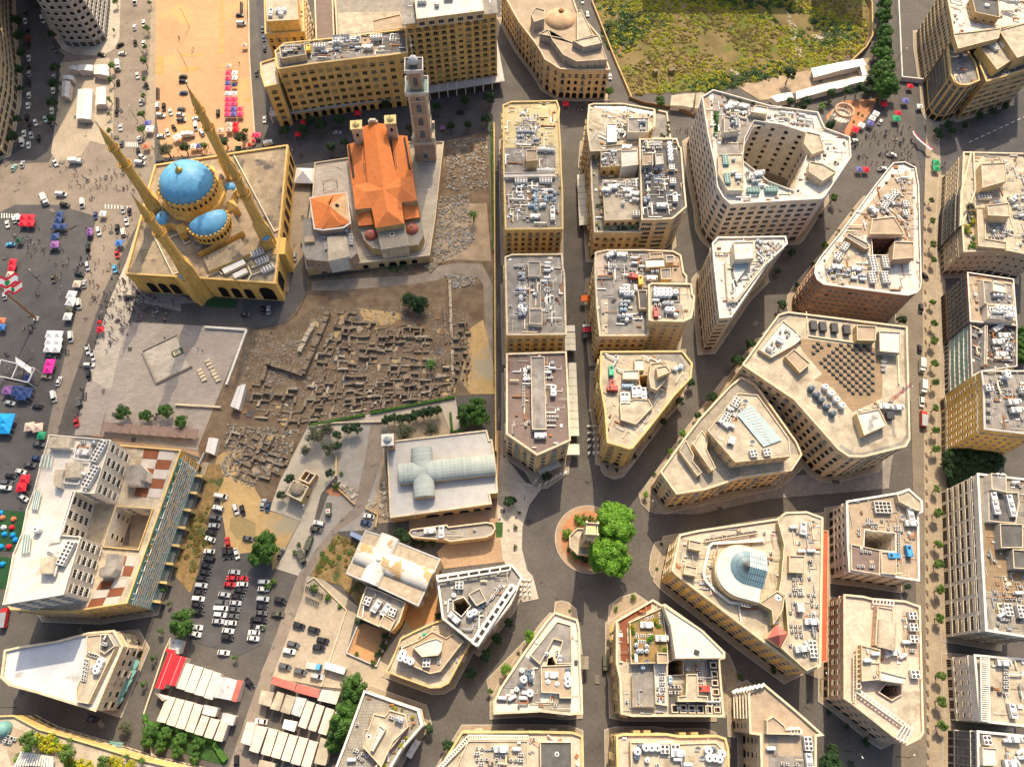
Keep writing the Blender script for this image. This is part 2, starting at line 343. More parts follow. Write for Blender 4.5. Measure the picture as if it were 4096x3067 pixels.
flat('church_garden','12','1130,350 1600,200 1680,420 1640,440 1200,480 1120,430','pavement_beige');flat('garden_path','12','1600,140 1720,110 1760,380 1690,420 1670,200 1600,190','plaza_light')
flat('church_terrace','12','1320,1140 2040,1030 2080,640 2060,400 2130,400 2140,600 2230,750 2190,1000 2130,1190 2140,1330 2150,1530 1620,1590 1560,1450 1640,1370 1320,1300','pavement_orange')
flat('church_yard','12','1060,840 1100,560 1180,1190 1060,1200 1000,1080','dirt_tan')
flat('courtyard','13','1300,250 1540,0 1620,380 1370,480 1250,360','court_floor')
flat('scrubland','20','650,-300 1720,-300 2208,-300 3150,-300 3060,420 2700,580 2208,680 1940,740 1720,780 1390,800 1020,820 900,560 760,240','scrub_soil')
flat('building_plot','20','1930,740 2208,680 2700,580 3080,500 3100,640 2900,700 2208,860 2140,870','dirt_tan')
flat('planted_square','30','500,1000 640,870 900,860 960,820 900,950 720,1180 640,1200 520,1130','terracotta_soil')
flat('street','30','1330,560 1340,700 1345,860 1340,1080 1440,1060 2300,760 2300,1300 1860,1380 1700,1310 1500,1560 1340,1560 1260,1200','asphalt_dark')
flat('street','33','420,-2600 1340,-2600 1370,1700 1060,1750 1080,1430 1300,1300 1230,-1500 420,-1800','cobble_warm')
flat('pavement','33','1370,-4100 1470,-4000 1530,-2400 1550,1700 1370,1750 1330,-2600','pavement_beige')
flat('pavement','32','450,760 900,650 1090,560 1060,700 1040,900 0,990 -600,1120 -980,1120 -1000,960','pavement_grey')
flat('ring_pavement','22','-100,600 0,700 120,850 260,895 150,1040 90,1230 85,1420 130,1600 180,1656 230,1850 90,1880 -80,1500 -130,1100','plaza_light')
# boulevard road markings
b=MB()
for k in range(11):
 a=at('30',1730+k*52,1232-k*24);c=at('30',1760+k*52,1218-k*24);n=Vector((-(c-a).y,(c-a).x,0)).normalized()*.15
 b.face([a+n+Vector((0,0,.3)),a-n+Vector((0,0,.3)),c-n+Vector((0,0,.3)),c+n+Vector((0,0,.3))][::-1],'paint_white')
for(fr,u,v,du,dv,w,n)in(('00',1085,1225,16,0,42,7),('01',905,105,27,2,40,9),('01',10,180,22,2,45,6)):
 for k in range(n):
  a=at(fr,u+k*du,v+k*dv,.21);c=at(fr,u+k*du,v+w,.21)
  b.face([a,a+Vector((.5,0,0)),c+Vector((.5,0,0)),c],'paint_white')
struct(b.obj('road_markings'))
rk=random.Random(8);b=MB()
for k in range(260):
 q=at('D',rk.choice((rk.uniform(1060,2010),rk.uniform(0,300),rk.uniform(1060,2010))),rk.uniform(150,1640));a=rk.choice((0,.05,-.7,.8,1.57))+rk.uniform(-.1,.1);w,l=rk.choice(((.35,.35),(.4,.4),(.8,1.5),(.9,.9)));z=.262+k*.0004;ca,sa=math.cos(a)*w,math.sin(a)*w;b.face([(q.x+ca-sa*l/w,q.y+sa+ca*l/w,z),(q.x-ca-sa*l/w,q.y-sa+ca*l/w,z),(q.x-ca+sa*l/w,q.y-sa-ca*l/w,z),(q.x+ca+sa*l/w,q.y+sa-ca*l/w,z)],rk.choice(('street_patch','street_patch','street_patch_pale')))
struct(b.obj('road_repairs'))
# the round island and its kerbs
C0=at('22',665,1335)
def disc(c,r,n=64):return[(c[0]+r*math.cos(2*math.pi*k/n),c[1]+r*math.sin(2*math.pi*k/n))for k in range(n)]
raised('traffic_island',None,disc(C0,13.6),'pavement_orange')
b=MB();b.cap(disc(C0,11.2),.31,'terracotta_soil');b.ring(disc(C0,11.2),.28,.31,'kerb_stone');struct(b.obj('flower_bed_soil'))
for s in('1240,745 1290,745',):pass
# kerbed corner pavements round the circle
for fr,s in(('23','350,440 370,230 420,218 490,235 555,290 575,420 610,700 610,1200 480,1220 -160,1220 -220,900 110,560'),('23','820,440 835,260 930,190 1060,150 1190,240 1870,680 2010,1000 1900,1010 1840,1230 860,1240'),
   ('22','760,650 765,740 800,790 880,822 960,800 1040,700 1500,60 1500,-300 740,-300'),('22','1290,1350 1230,1360 1190,1480 1180,1600 1200,1656 1320,1740 2300,2400 2700,2560 2760,2400 2720,1100 2208,1150 1300,1310'),
   ('22','1180,1100 1110,1030 1090,940 1220,770 1500,380 1830,-60 2300,-200 2620,640 2300,900 1320,1120'),('22','500,640 490,770 300,900 200,900 90,720 -60,480 -60,200 510,200')):
 raised('pavement',fr,s,'pavement_beige')
# ------------------------------------------------------------------ building parts
def arch(w,h,n=6,pointed=False): # outline of an arched opening, from bottom left round to bottom right
 r=w/2;pts=[(-r,0),(-r,h-r)]
 for k in range(1,n):
  t=math.pi-math.pi*k/n;pts.append((r*math.cos(t),h-r+r*math.sin(t)))
 return pts+[(r,h-r),(r,0)]
WM={}
def winmesh(w,h,kind,pane,frame):
 key=(round(w,1),round(h,1),kind,pane,frame)
 if key in WM:return WM[key]
 w,h=key[0],key[1];b=MB();d=.12;t=.1
 if kind in('arch','arcade','longarch'):
  n=8;o=arch(w+2*t,h+t,n);i=arch(w,h,n)
  for k in range(len(o)-1):
   b.face([(o[k+1][0],d,o[k+1][1]),(o[k][0],d,o[k][1]),(i[k][0],d,i[k][1]),(i[k+1][0],d,i[k+1][1])],frame)
   b.face([(o[k+1][0],0,o[k+1][1]),(o[k][0],0,o[k][1]),(o[k][0],d,o[k][1]),(o[k+1][0],d,o[k+1][1])],frame)
   b.face([(i[k][0],.02,i[k][1]),(i[k+1][0],.02,i[k+1][1]),(i[k+1][0],d,i[k+1][1]),(i[k][0],d,i[k][1])][::-1],frame)
  b.face([(x,.02,z)for x,z in reversed(i)][::-1][::-1],pane)
 else:
  O=[(-w/2-t,-t),(w/2+t,-t),(w/2+t,h+t),(-w/2-t,h+t)];I=[(-w/2,0),(w/2,0),(w/2,h),(-w/2,h)]
  for k in range(4):
   l=(k+1)%4
   b.face([(O[l][0],d,O[l][1]),(O[k][0],d,O[k][1]),(I[k][0],d,I[k][1]),(I[l][0],d,I[l][1])],frame)
   b.face([(O[k][0],0,O[k][1]),(O[l][0],0,O[l][1]),(O[l][0],d,O[l][1]),(O[k][0],d,O[k][1])][::-1],frame)
   b.face([(I[l][0],.02,I[l][1]),(I[k][0],.02,I[k][1]),(I[k][0],d,I[k][1]),(I[l][0],d,I[l][1])][::-1],frame)
  b.face([(x,.02,z)for x,z in I][::-1],pane)
  if kind=='shutter':
   for x in(-w/2+w*.14,w/2-w*.14):b.box((x,.08,0),(w*.27,.05,h),'shutter_brown')
  elif w>1.9 and kind!='slot':
   for k in range(1,int(w/1.1)+1):b.box((-w/2+w*k/(int(w/1.1)+1),.07,0),(.08,.06,h),frame)
  b.box((0,.16,-t-.08),(w+.5,.3,.1),frame)
 WM[key]=b.mesh('window');return WM[key]
BM={}
def balcmesh(w,m):
 key=(round(w,1),m)
 if key not in BM:
  b=MB();b.box((0,.55,0),(w+.9,1.1,.16),m)
  b.box((0,1.06,.95),(w+.9,.05,.06),'metal_dark');n=int(w/.35)+3
  for k in range(n):b.box((-(w+.9)/2+.03+(w+.84)*k/(n-1),1.06,.16),(.05,.04,.8),'metal_dark')
  for s in(-1,1):
   b.box((s*(w+.86)/2,.53,.95),(.05,1.06,.06),'metal_dark')
   b.box((s*w*.35,.25,-.35),(.18,.5,.35),m)
  BM[key]=b.mesh('balcony')
 return BM[key]
STY={ # w, h, bay, floor height, kind, frame, pane, balcony share, ground floor kind, balcony material
'plain':(1.5,2.1,3.1,3.7,'rect','trim_cream','glass_and_shade',.12,'arcade'),
'shut':(1.5,2.2,3.0,3.8,'shutter','trim_yellow','shutter_brown',.5,'arcade'),
'french':(1.7,2.2,3.3,3.8,'rect','trim_cream','glass_and_shade',.25,'arcade'),
'arch':(1.6,2.5,3.1,3.9,'arch','trim_cream','glass_and_shade',.3,'arcade'),
'hotel':(2.0,1.35,3.9,3.15,'rect','trim_yellow','glass_and_shade',.9,'arcade'),
'hotelw':(2.4,2.1,3.9,3.9,'rect','trim_yellow','glass_and_shade',0,'arcade'),
'white':(2.6,1.9,4.1,3.5,'rect','trim_white','glass_and_shade',0,'big'),
'pale':(1.4,1.8,3.2,3.5,'rect','trim_cream','glass_and_shade',0,'arcade'),
'court':(1.7,1.5,4.6,3.5,'rect','trim_cream','glass_and_shade',0,'big'),
'brown':(1.9,1.5,2.7,3.1,'rect','rose_stone','glass_slate',0,'big'),
'strip':(4.6,1.7,5.2,3.2,'rect','trim_cream','glass_and_shade',0,'big'),
'fins':(1.5,2.2,2.3,3.3,'slot','trim_cream','glass_and_shade',0,'big'),
'tower':(2.2,1.9,3.1,3.6,'slot','metal_white','glass_and_shade',0,'big'),
'small':(1.0,1.0,3.0,3.3,'rect','trim_cream','glass_and_shade',0,'big'),
'grid':(1.9,2.2,2.4,2.9,'rect','metal_dark','glass_slate',0,'big'),
'teal':(1.8,2.5,2.1,2.9,'slot','trim_white','glass_teal',0,'big'),
}
NWIN=[0]
def facade(root,p,z0,z1,sty,cnt,only=None,ground=True,flip=False,seed=0,name='window',parent=None):
 w,h,bay,fh,kind,fr,pane,pb,gk=STY[sty];rr=random.Random(seed);org=Vector(root.location);par=parent or root;n=len(p)
 over=cnt.setdefault('over',MB())
 for i in range(n):
  a,b=Vector(p[i][:2]),Vector(p[(i+1)%n][:2]);e=b-a;L=e.length
  if L<bay*.8:continue
  e.normalize();nn=Vector((e.y,-e.x))
  if flip:nn=-nn
  mid=(a+b)/2
  if(Vector((0,0))-mid).dot(nn)<=0 and(only is None or i not in only):continue
  if only is not None and i not in only:continue
  if pix((mid.x,mid.y,z0))[1]<-250:continue
  ang=math.atan2(nn.y,nn.x)-math.pi/2;g=(4.6 if ground and z0<1 else .5);nf=int((z1-z0-g-.9+.6)/fh);nb=max(1,int((L-.8)/bay));st=L/nb
  for k in range(nb):
   q=a+e*(st*(k+.5));x,y=q.x-org.x,q.y-org.y
   def put(mesh,z,nm):
    if cnt['n']<285:
     o=bpy.data.objects.new(nm,mesh);o.location=(x,y,z);o.rotation_euler=(0,0,ang);o.parent=par;COL.objects.link(o);cnt['n']+=1;NWIN[0]+=1
    else:
     M=Matrix.Translation((x+org.x,y+org.y,z))@Matrix.Rotation(ang,4,'Z')
     for pl in mesh.polygons:over.face([M@mesh.vertices[j].co for j in pl.vertices],mesh.materials[pl.material_index].name)
   if ground and z0<1:
    if gk=='arcade':put(winmesh(min(2.5,st*.72),3.7,'arcade','glass_and_shade',fr),.15,'archway')  # dark pane paints the shade inside the open arch
    else:put(winmesh(st*.72,3.0,'rect','glass_and_shade',fr),.4,'shop_window')
   for f in range(nf):
    z=z0+g+.55+f*(z1-z0-g-.9)/max(nf,1)
    kk,ww=kind,min(w,st*.8);pane2=pane if sty in('teal','grid','tower')or rr.random()<.68 or pane=='shutter_brown' and rr.random()<.5 else rr.choice(('glass_slate','blind_tan','glass_and_shade'))
    if kind=='shutter' and f==nf-1:kk='arch' if rr.random()<.2 else kind
    put(winmesh(ww,h,kk,pane2,fr),z,name)
    if pb and f<nf and(k*7+seed)%10<pb*10:put(balcmesh(ww,fr),z-.3,'balcony')
def flush(root,cnt):
 if cnt.get('over')and cnt['over'].f:stuff(cnt['over'].obj('window',root))
BLD={};BLP={};PZ=[0]
def building(key,name,label,fr,s,h,wall,roof,sty='plain',pave=3.0,holes=(),pents=(),patches=(),para=.9,cornice='trim_cream',base=False,cat='building',bands=True,floorh=0.,only=None,pt=.4,seed=None,group=None,ground=True,hsty=None,hwall=None):
 p=ccw(W(fr,s,0 if base else h));seed=len(BLD)if seed is None else seed
 cx=sum(q[0]for q in p)/len(p);cy=sum(q[1]for q in p)/len(p)
 root=empty(name,(cx,cy,0));tag(root,label,cat,group);p2=[Vector((q[0],q[1],0))for q in p]
 hs=[ccw(W(f2,hh,h))for f2,hh in holes]
 b=MB();b.ring(p2,0,h,wall)
 inn=offset(p2,-pt);n=len(p2)
 for i in range(n):
  j=(i+1)%n;b.face([(p2[i].x,p2[i].y,h),(p2[j].x,p2[j].y,h),(inn[j].x,inn[j].y,h),(inn[i].x,inn[i].y,h)],cornice)
 b.ring(inn,h-para,h,wall,flip=True)
 for q in hs:
  b.ring(q,floorh,h,hwall or wall,flip=True);o=offset(q,.3);b.ring(o,h-para,h,wall)
  for i in range(len(q)):
   j=(i+1)%len(q);b.face([(q[i][0],q[i][1],h),(o[i][0],o[i][1],h),(o[j][0],o[j][1],h),(q[j][0],q[j][1],h)][::-1],cornice)
  b.cap(q,floorh+.01 if floorh==0 else floorh,'roof_dark' if floorh==0 else 'roof_tan')
 b.obj('wall',root)
 b=MB();b.cap(inn,h-para,roof,holes=hs);b.obj('roof',root)
 b=MB()
 if bands:
  for bb in((.35,h-.55,h-.05),(.22,h-4.4,h-4.15),(.2,4.45,4.75)):b=MB();b.band(p2,*bb,cornice);b.obj('cornice',root)
 else:b.band(p2,.12,h-.3,h-.05,cornice);b.obj('cornice',root)
 cnt={'n':0}
 if sty:facade(root,p2,0,h-1,sty,cnt,only=only,seed=seed,ground=ground)
 for q in hs:facade(root,q,floorh,h-.4,hsty or 'small',cnt,flip=True,ground=False,seed=seed)
 if pave:
  PAVZ[0]+=1;z=.24+.004*PAVZ[0];o=offset(p2,pave);b=MB();b.ring(o,0,z,'kerb_stone');i2=offset(o,-.25)
  for i in range(n):
   j=(i+1)%n;b.face([(o[i].x,o[i].y,z),(o[j].x,o[j].y,z),(i2[j].x,i2[j].y,z),(i2[i].x,i2[i].y,z)],'kerb_stone')
  b.cap(i2,z,'pavement_beige');struct(b.obj('pavement'))
 BLD[key]=(root,h-para);BLP[key]=(inn,hs)
 for q in pents:pent(key,*q,cnt=cnt)
 for q in patches:patch(key,*q)
 flush(root,cnt)
 return root
def pent(key,fr,s,z1,wall='pale_stone',roof='roof_cream',sty=None,z0=None,name='penthouse',para=.5,cnt=None,cornice='trim_cream',pt=.3):
 root,zr=BLD[key];p=ccw(W(fr,s,z1));p=[Vector((q[0],q[1],0))for q in p];z0=zr if z0 is None else z0;b=MB()
 b.ring(p,z0-.02,z1,wall)
 if para:
  i2=offset(p,-pt);n=len(p)
  for i in range(n):
   j=(i+1)%n;b.face([(p[i].x,p[i].y,z1),(p[j].x,p[j].y,z1),(i2[j].x,i2[j].y,z1),(i2[i].x,i2[i].y,z1)],cornice)
  b.ring(i2,z1-para,z1,wall,flip=True);b.cap(i2,z1-para,roof)
 else:b.cap(p,z1,roof)
 o=b.obj(name,root)
 if sty:
  c=cnt or{'n':0};facade(root,p,z0,z1+.3,sty,c,ground=False,seed=3,parent=o)
  if not cnt:flush(root,c)
 return o
def patch(key,fr,s,m,dz=.005,name='roof_surface',z=None):
 root,zr=BLD[key];z=zr if z is None else z;b=MB();p=ccw(W(fr,s,z));PZ[0]+=1;zz=z+.02+dz+PZ[0]%40*.002;b.cap(p,zz,m);b.ring(p,z-.01,zz,m);return b.obj(name,root)
def partobj(key,name,mb):return mb.obj(name,BLD[key][0])
# ------------------------------------------------------------------ the buildings, north to south
building('west_block','apartment_building','tall pale apartment block cut off by the upper left edge of the view','00','100,-150 118,300 160,690 150,900 60,1335 -400,1500 -500,-150',46,'cream_stone','roof_cream','strip',base=True,pave=2)
building('glass_tower','glass_tower','grey glass tower with rounded kerb standing among dark streets at the upper left','00','575,395 640,412 835,405 925,345 955,60 960,-260 560,-260 530,60',84,'grey_stone','roof_grey','tower',base=True,pave=0,cornice='trim_grey')
building('north_tower','tower_block','tall block north of the glass tower, mostly beyond the top edge','00','170,-90 500,-90 500,-330 170,-330',60,'grey_stone','roof_grey',None,base=True,pave=0)
building('far_block','tower_block','broad block north of the overgrown excavation, beyond the top edge','20','1180,-400 2420,-400 2420,-700 1180,-700',56,'grey_stone','roof_grey',None,base=True,pave=0)
building('far_tower','tower_block','taller block north of the excavation next to the broad one, beyond the top edge','20','2560,-400 2960,-400 2960,-700 2560,-700',67,'grey_stone','roof_grey',None,base=True,pave=0)
building('hotel_wing','hotel_wing','long yellow hotel wing with stepped parapet and rows of dark square windows','10','190,592 500,545 870,502 1110,478 1305,452 1290,250 660,328 240,372 165,440',33,'yellow_stone','roof_grey','hotelw',pave=0,cornice='trim_yellow',seed=2,
pents=[('10','200,400 415,375 430,470 215,505',36,'cream_stone','roof_dark',None),('10','655,325 905,300 905,370 660,395',34.2,'trim_grey','roof_grey',None)],
patches=[('10','1030,300 1290,260 1305,440 1120,460','roof_dark'),('10','900,340 1030,320 1120,440 950,470','roof_tan')])
building('hotel_annex','hotel_annex','lower yellow corner wing with roof terrace at the left end of the long hotel','10','40,540 165,500 195,720 78,745 45,640',27,'yellow_stone','roof_pink','hotelw',pave=0,cornice='trim_yellow')
building('hotel_tower','hotel_tower','tall yellow hotel slab with grey overhanging roof slab and many small balconies','10','1285,205 2075,100 2050,-200 1250,-150',43,'yellow_stone','roof_grey','hotel',pave=0,cornice='trim_yellow',
pents=[('10','1385,165 1968,92 1940,-120 1360,-60',47,'cream_stone','roof_white','white')])
building('orange_tower','office_building','yellow stone office block with recessed rooftop box of three water tanks at the top edge','10','80,288 412,266 400,-140 70,-140',31,'ochre_stone','roof_cream','plain',pave=0,cornice='trim_yellow',
pents=[('10','92,185 365,168 350,-60 85,-60',37,'ochre_stone','roof_cream',None)])
building('dark_roof','low_building','low building with long dark red brown roof between two yellow blocks','10','505,-80 655,-80 672,330 520,352',18,'tan_stone','roof_brown',None,pave=0)
building('cobbled_terrace','podium_building','podium with sunlit cobbled roof terrace behind the long hotel','10','680,-80 1250,-80 1290,250 700,322',20,'tan_stone','roof_pavers',None,pave=0,
patches=[('10','705,110 1240,100 1255,250 720,300','roof_cream')],pents=[('10','1000,178 1245,120 1275,240 1010,276',24,'ochre_stone','roof_tan',None)])
building('egg_dome','cinema_building','honey coloured arcaded corner building wrapped round a bare concrete dome','20','-90,-90 60,185 185,345 250,440 285,508 415,590 590,600 842,597 775,420 735,290 560,90 500,-90',19,'cream_stone','roof_tan','arch',pave=2,
pents=[('20','240,290 310,255 345,340 440,470 560,530 822,512 780,400 755,300 540,370 440,330',23,'grey_stone','roof_tan','small'),('20','165,120 205,65 282,85 280,160 190,190',24,'grey_stone','roof_tan',None),('20','560,90 600,85 700,300 560,340',21,'cream_stone','roof_cream',None),('20','525,350 745,300 780,370 620,405',26,'grey_stone','roof_cream',None)])
# the three long blocks west of the arcade street
building('yellow_block','long_stone_building','long yellow stone block with three differently paved roof sections','20','-75,905 -5,876 385,868 408,935 402,1010 418,1260 425,1500 435,1656 437,1970 -55,1975 -72,1400',25,'yellow_stone','roof_yellow','shut',pave=2.2,cornice='trim_yellow',
patches=[('20','-65,1275 375,1265 375,1480 -65,1490','roof_grey'),('20','-60,1520 420,1515 425,1960 -50,1965','roof_pavers')],
pents=[('20','120,1290 215,1290 220,1380 125,1390',30,'tan_stone','roof_tan',None),('20','-70,1488 375,1480 375,1520 -70,1528',26.2,'white_render','roof_white',None)])
building('courtyard_roof_block','long_stone_building','stone block with flat grey roof and central spine of machines and white framed wells','21','-58,560 0,537 430,533 438,640 452,720 465,1222 -42,1228',24,'yellow_stone','roof_grey','shut',pave=2.2,cornice='trim_cream',
pents=[('21','135,598 245,598 250,722 140,724',25.6,'white_render','roof_grey',None),('21','148,1005 262,1008 262,1140 148,1132',26,'white_render','roof_grey',None),('21','150,730 245,725 248,1000 150,1005',24,'trim_grey','roof_grey',None)])
building('purple_roof_block','long_stone_building','cream block with pointed south front and purple brown paved roof','22','-45,-262 465,-278 480,0 500,480 235,598 215,605 -45,425',23,'cream_stone','roof_brown','french',pave=2.2,
pents=[('22','160,-240 280,-240 298,390 172,388',25,'trim_grey','roof_grey',None)])
# east of the arcade street
building('cream_terrace_block','office_building','cream block with pale blue green glazed roof edge and garden terrace beside it','20','665,905 705,893 960,893 1225,940 1228,1085 1095,1195 1095,1285 680,1300 650,1100',26,'cream_stone','roof_cream','shut',pave=2,
pents=[('20','1000,1015 1180,1015 1182,1140 1000,1140',30,'white_render','roof_grey',None),('20','820,1070 900,1070 905,1220 820,1225',27,'glass_pale','glass_pale',None)],
patches=[('20','705,898 1222,938 1220,985 715,925','glass_pale'),('20','905,1040 990,1060 990,1210 905,1215','roof_dark')])
building('garden_terrace','low_building','small building with planted roof terrace below the large white office block','20','1232,945 1335,968 1368,1190 1185,1190 1230,1085',17,'cream_stone','roof_grey','plain',pave=2)
building('stepped_terrace_block','apartment_building','stone apartment block with cluttered stepped roofs and a planted south terrace','20','680,1305 1095,1290 1120,1300 1122,2000 715,1998 690,1656',21,'cream_stone','roof_pavers','shut',pave=2,
pents=[('20','765,1262 905,1245 1105,1225 1112,1425 768,1440',26,'yellow_stone','roof_grey','shut'),('20','780,1550 1112,1535 1118,1830 1120,1890 800,1900',25,'cream_stone','roof_cream','shut'),('20','940,1300 1085,1290 1090,1420 945,1440',29,'white_render','roof_white',None)])
building('antenna_block','apartment_building','stone block with banded balconies and a roof full of white satellite dishes','20','1102,1200 1420,1195 1440,1262 1458,1275 1480,1560 1502,1780 1385,1880 1230,1890 1122,1890',29,'cream_stone','roof_dark','strip',pave=2,
pents=[('20','1125,1320 1215,1318 1218,1420 1125,1425',32,'grey_stone','roof_tan','small'),('20','1235,1330 1300,1325 1310,1410 1240,1420',32,'trim_grey','trim_grey',None)])
building('tank_roof_block','apartment_building','large stone block with ranks of round water tanks and a yellow roof machine','21','722,518 812,500 1145,498 1390,508 1455,545 1478,690 1505,722 1505,790 1180,800 1175,1232 760,1235 735,1000 718,700',24,'cream_stone','roof_grey','shut',pave=2.2,
patches=[('21','725,530 820,525 820,720 730,725','roof_pink'),('21','1150,520 1450,560 1480,770 1380,770 1370,560','roof_tan'),('21','765,930 830,925 825,1225 775,1225','roof_cream')],
pents=[('21','1185,525 1300,520 1305,575 1190,580',26,'cream_stone','roof_tan',None),('21','1150,575 1320,570 1325,640 1155,650',26,'cream_stone','sheet_metal',None),('21','1280,660 1370,655 1375,750 1285,750',28,'tan_stone','roof_grey',None),('21','1085,845 1165,845 1165,1005 1100,1005',26,'cream_stone','roof_dark',None),('21','1325,548 1400,545 1400,600 1330,605',28,'cream_stone','roof_grey',None)])
building('round_corner_tower','apartment_building','taller stone corner block with two levels of round water tanks on its roof','21','1182,800 1210,785 1545,792 1555,880 1572,900 1560,1000 1545,1080 1475,1112 1212,1105 1185,1100',30,'cream_stone','roof_cream','small',pave=2,
patches=[('21','1210,820 1445,830 1450,960 1215,970','roof_dark'),('21','1215,985 1470,970 1465,1088 1225,1085','roof_grey')])
building('rotunda_block','stone_building','cream corner building with a small rotunda and octagonal roof house','22','770,-280 1470,-285 1552,-180 1542,-60 1400,90 1235,305 1040,545 1010,552 825,497 805,230 765,0',23,'yellow_stone','roof_cream','shut',pave=2.2,cornice='trim_yellow',
patches=[('22','1150,-240 1440,-250 1500,-160 1490,-100 1400,-200 1150,-220','roof_grey')],
holes=[('22','1095,-70 1190,-80 1180,25 1110,30')],
pents=[('22','1055,-218 1140,-218 1140,-120 1060,-120',24.5,'cream_stone','roof_white',None),('22','955,-120 1095,-125 1100,-45 955,-45',25,'cream_stone','roof_white',None),('22','1195,-180 1290,-195 1370,-120 1330,-40 1250,50 1200,30 1180,-60',27,'pale_stone','roof_cream','small'),('22','1245,-150 1330,-165 1375,-110 1260,-60',30,'cream_stone','roof_cream',None),('22','930,165 1060,125 1180,130 1215,195 1070,345 940,305',24.2,'cream_stone','roof_cream',None)])
building('white_courtyard_block','office_building','huge white office block with slot windows round a V shaped courtyard','20','1640,832 1735,772 2210,905 2640,965 2700,1100 2915,1180 2925,1350 2700,1690 2670,1712 1885,1757 1822,1700 1772,1610 1755,1450 1690,1150',31,'white_render','roof_white','white',pave=2.5,cornice='trim_white',bands=False,hsty='court',para=1.2,
holes=[('20','2090,1040 2330,1075 2560,1150 2580,1240 2430,1640 2215,1560 1990,1380 2010,1190')],
patches=[('20','1740,800 2200,920 2190,1080 2080,1100 1950,1380 1900,1500 1800,1640 1770,1300 1730,950','roof_grey'),('20','1640,850 1700,820 1760,1590 1700,1250','roof_tan'),('20','1740,960 1790,960 1770,1190 1745,1170','grass')],
pents=[('20','1830,1000 1960,1030 1970,1120 1830,1140',34,'white_render','roof_grey',None),('20','1780,1330 1990,1325 2000,1400 2000,1640 1860,1640 1780,1500',33,'white_render','roof_cream',None),('20','2540,1130 2660,1160 2690,1290 2590,1330 2520,1240',33,'pale_stone','roof_cream',None),('20','2570,1390 2680,1410 2800,1480 2680,1560 2560,1480',34,'pale_stone','roof_cream',None),('20','2100,905 2210,925 2200,985 2060,965',33,'pale_stone','roof_white',None)])
building('white_triangle','office_building','white triangular office building with a bright white roof and machine deck','21','1732,440 1778,390 2358,382 2373,440 2210,600 1890,1073 1797,1080 1745,600',29.5,'pale_stone','roof_white','strip',pave=2.2,cornice='trim_white',
pents=[('21','1910,430 2085,425 2090,570 1925,580',34,'white_render','roof_white',None),('21','1925,585 2070,585 1935,780 1910,700',30.5,'glass_pale','glass_pale',None),('21','1838,600 1855,598 1870,930 1860,930',30.6,'trim_white','trim_white',None),('21','1865,925 1930,925 2200,570 2215,590 1940,945 1865,945',30.6,'trim_white','trim_white',None)])
building('round_flatiron','office_building','red brown rounded flatiron office block with white rim and dark light well','31','1035,-200 1085,-255 1180,-262 1275,-215 1302,-60 1325,780 1315,830 1285,865 1210,890 1060,872 480,795 425,755 402,700 410,630 450,560 640,330 910,-40',27,'red_brown_stone','roof_white','brown',pave=2.5,cornice='trim_white',bands=False,
holes=[('31','885,370 1170,380 1080,440 1055,540 905,540 900,440')],
patches=[('31','1080,-150 1200,-150 1250,-60 1260,520 1180,400 880,360 700,400 640,380','roof_tan'),('31','480,640 600,430 880,450 900,550 1050,555 1055,850 500,775','roof_cream')],
pents=[('31','1090,425 1260,430 1262,565 1075,580',31,'rose_stone','roof_tan',None),('31','900,230 1090,210 1180,360 880,360',29.5,'pale_stone','roof_tan',None),('31','690,350 860,440 880,480 840,490 670,385',29,'brick_rose','roof_grey',None)])
building('skylight_block','office_building','massive cream block with a chessboard of dark pyramid skylights on its roof','32','-215,-170 95,-600 175,-622 1198,-495 1222,468 1190,530 820,622 700,618 610,560 230,130',26,'pale_stone','roof_cream','french',pave=2.6,
patches=[('32','240,-400 990,-300 985,120 730,240 560,30 400,-40 470,-90 300,-290','deck_wood'),('32','-30,-430 180,-590 1170,-470 1190,430 1150,500 820,590 740,590 630,520 610,540 700,605 820,610 1200,520 1210,-480 170,-612 -60,-430','roof_grey')],
pents=[('32','765,-510 935,-500 930,-375 770,-380',29,'tan_stone','roof_tan',None),('32','960,-460 1145,-450 1140,-270 965,-285',29,'grey_stone','roof_white',None),('32','150,-240 225,-305 370,-180 275,-100',28,'tan_stone','roof_tan',None),('32','765,250 960,210 1030,350 830,440',29,'cream_stone','roof_white',None),('32','-80,-300 130,-550 230,-470 300,-400 230,-340 30,-230',27.2,'cream_stone','roof_white',None)])
building('stepped_block','office_building','cream building stepping down in terraces towards the circle, with a black side wall','22','1285,752 1500,455 1620,300 1890,10 1980,-60 2100,0 2455,500 2498,605 2410,738 1960,805 1660,905 1420,940',20.5,'cream_stone','roof_pavers','french',pave=2,
patches=[('22','1300,755 1430,580 1640,900 1425,925','roof_cream'),('22','1960,660 2400,600 2480,600 2400,725 1965,790','roof_cream')],
pents=[('22','1690,400 1945,75 2060,85 2120,90 2390,470 2405,620 1925,672',27,'cream_stone','roof_cream','small'),('22','1560,515 1640,395 1690,470 1680,560 1760,720 1720,745 1590,560',24,'cream_stone','roof_cream','small'),('22','1440,570 1500,480 1570,610 1560,660 1640,760 1600,790 1490,640',22.5,'cream_stone','roof_pavers','small')])
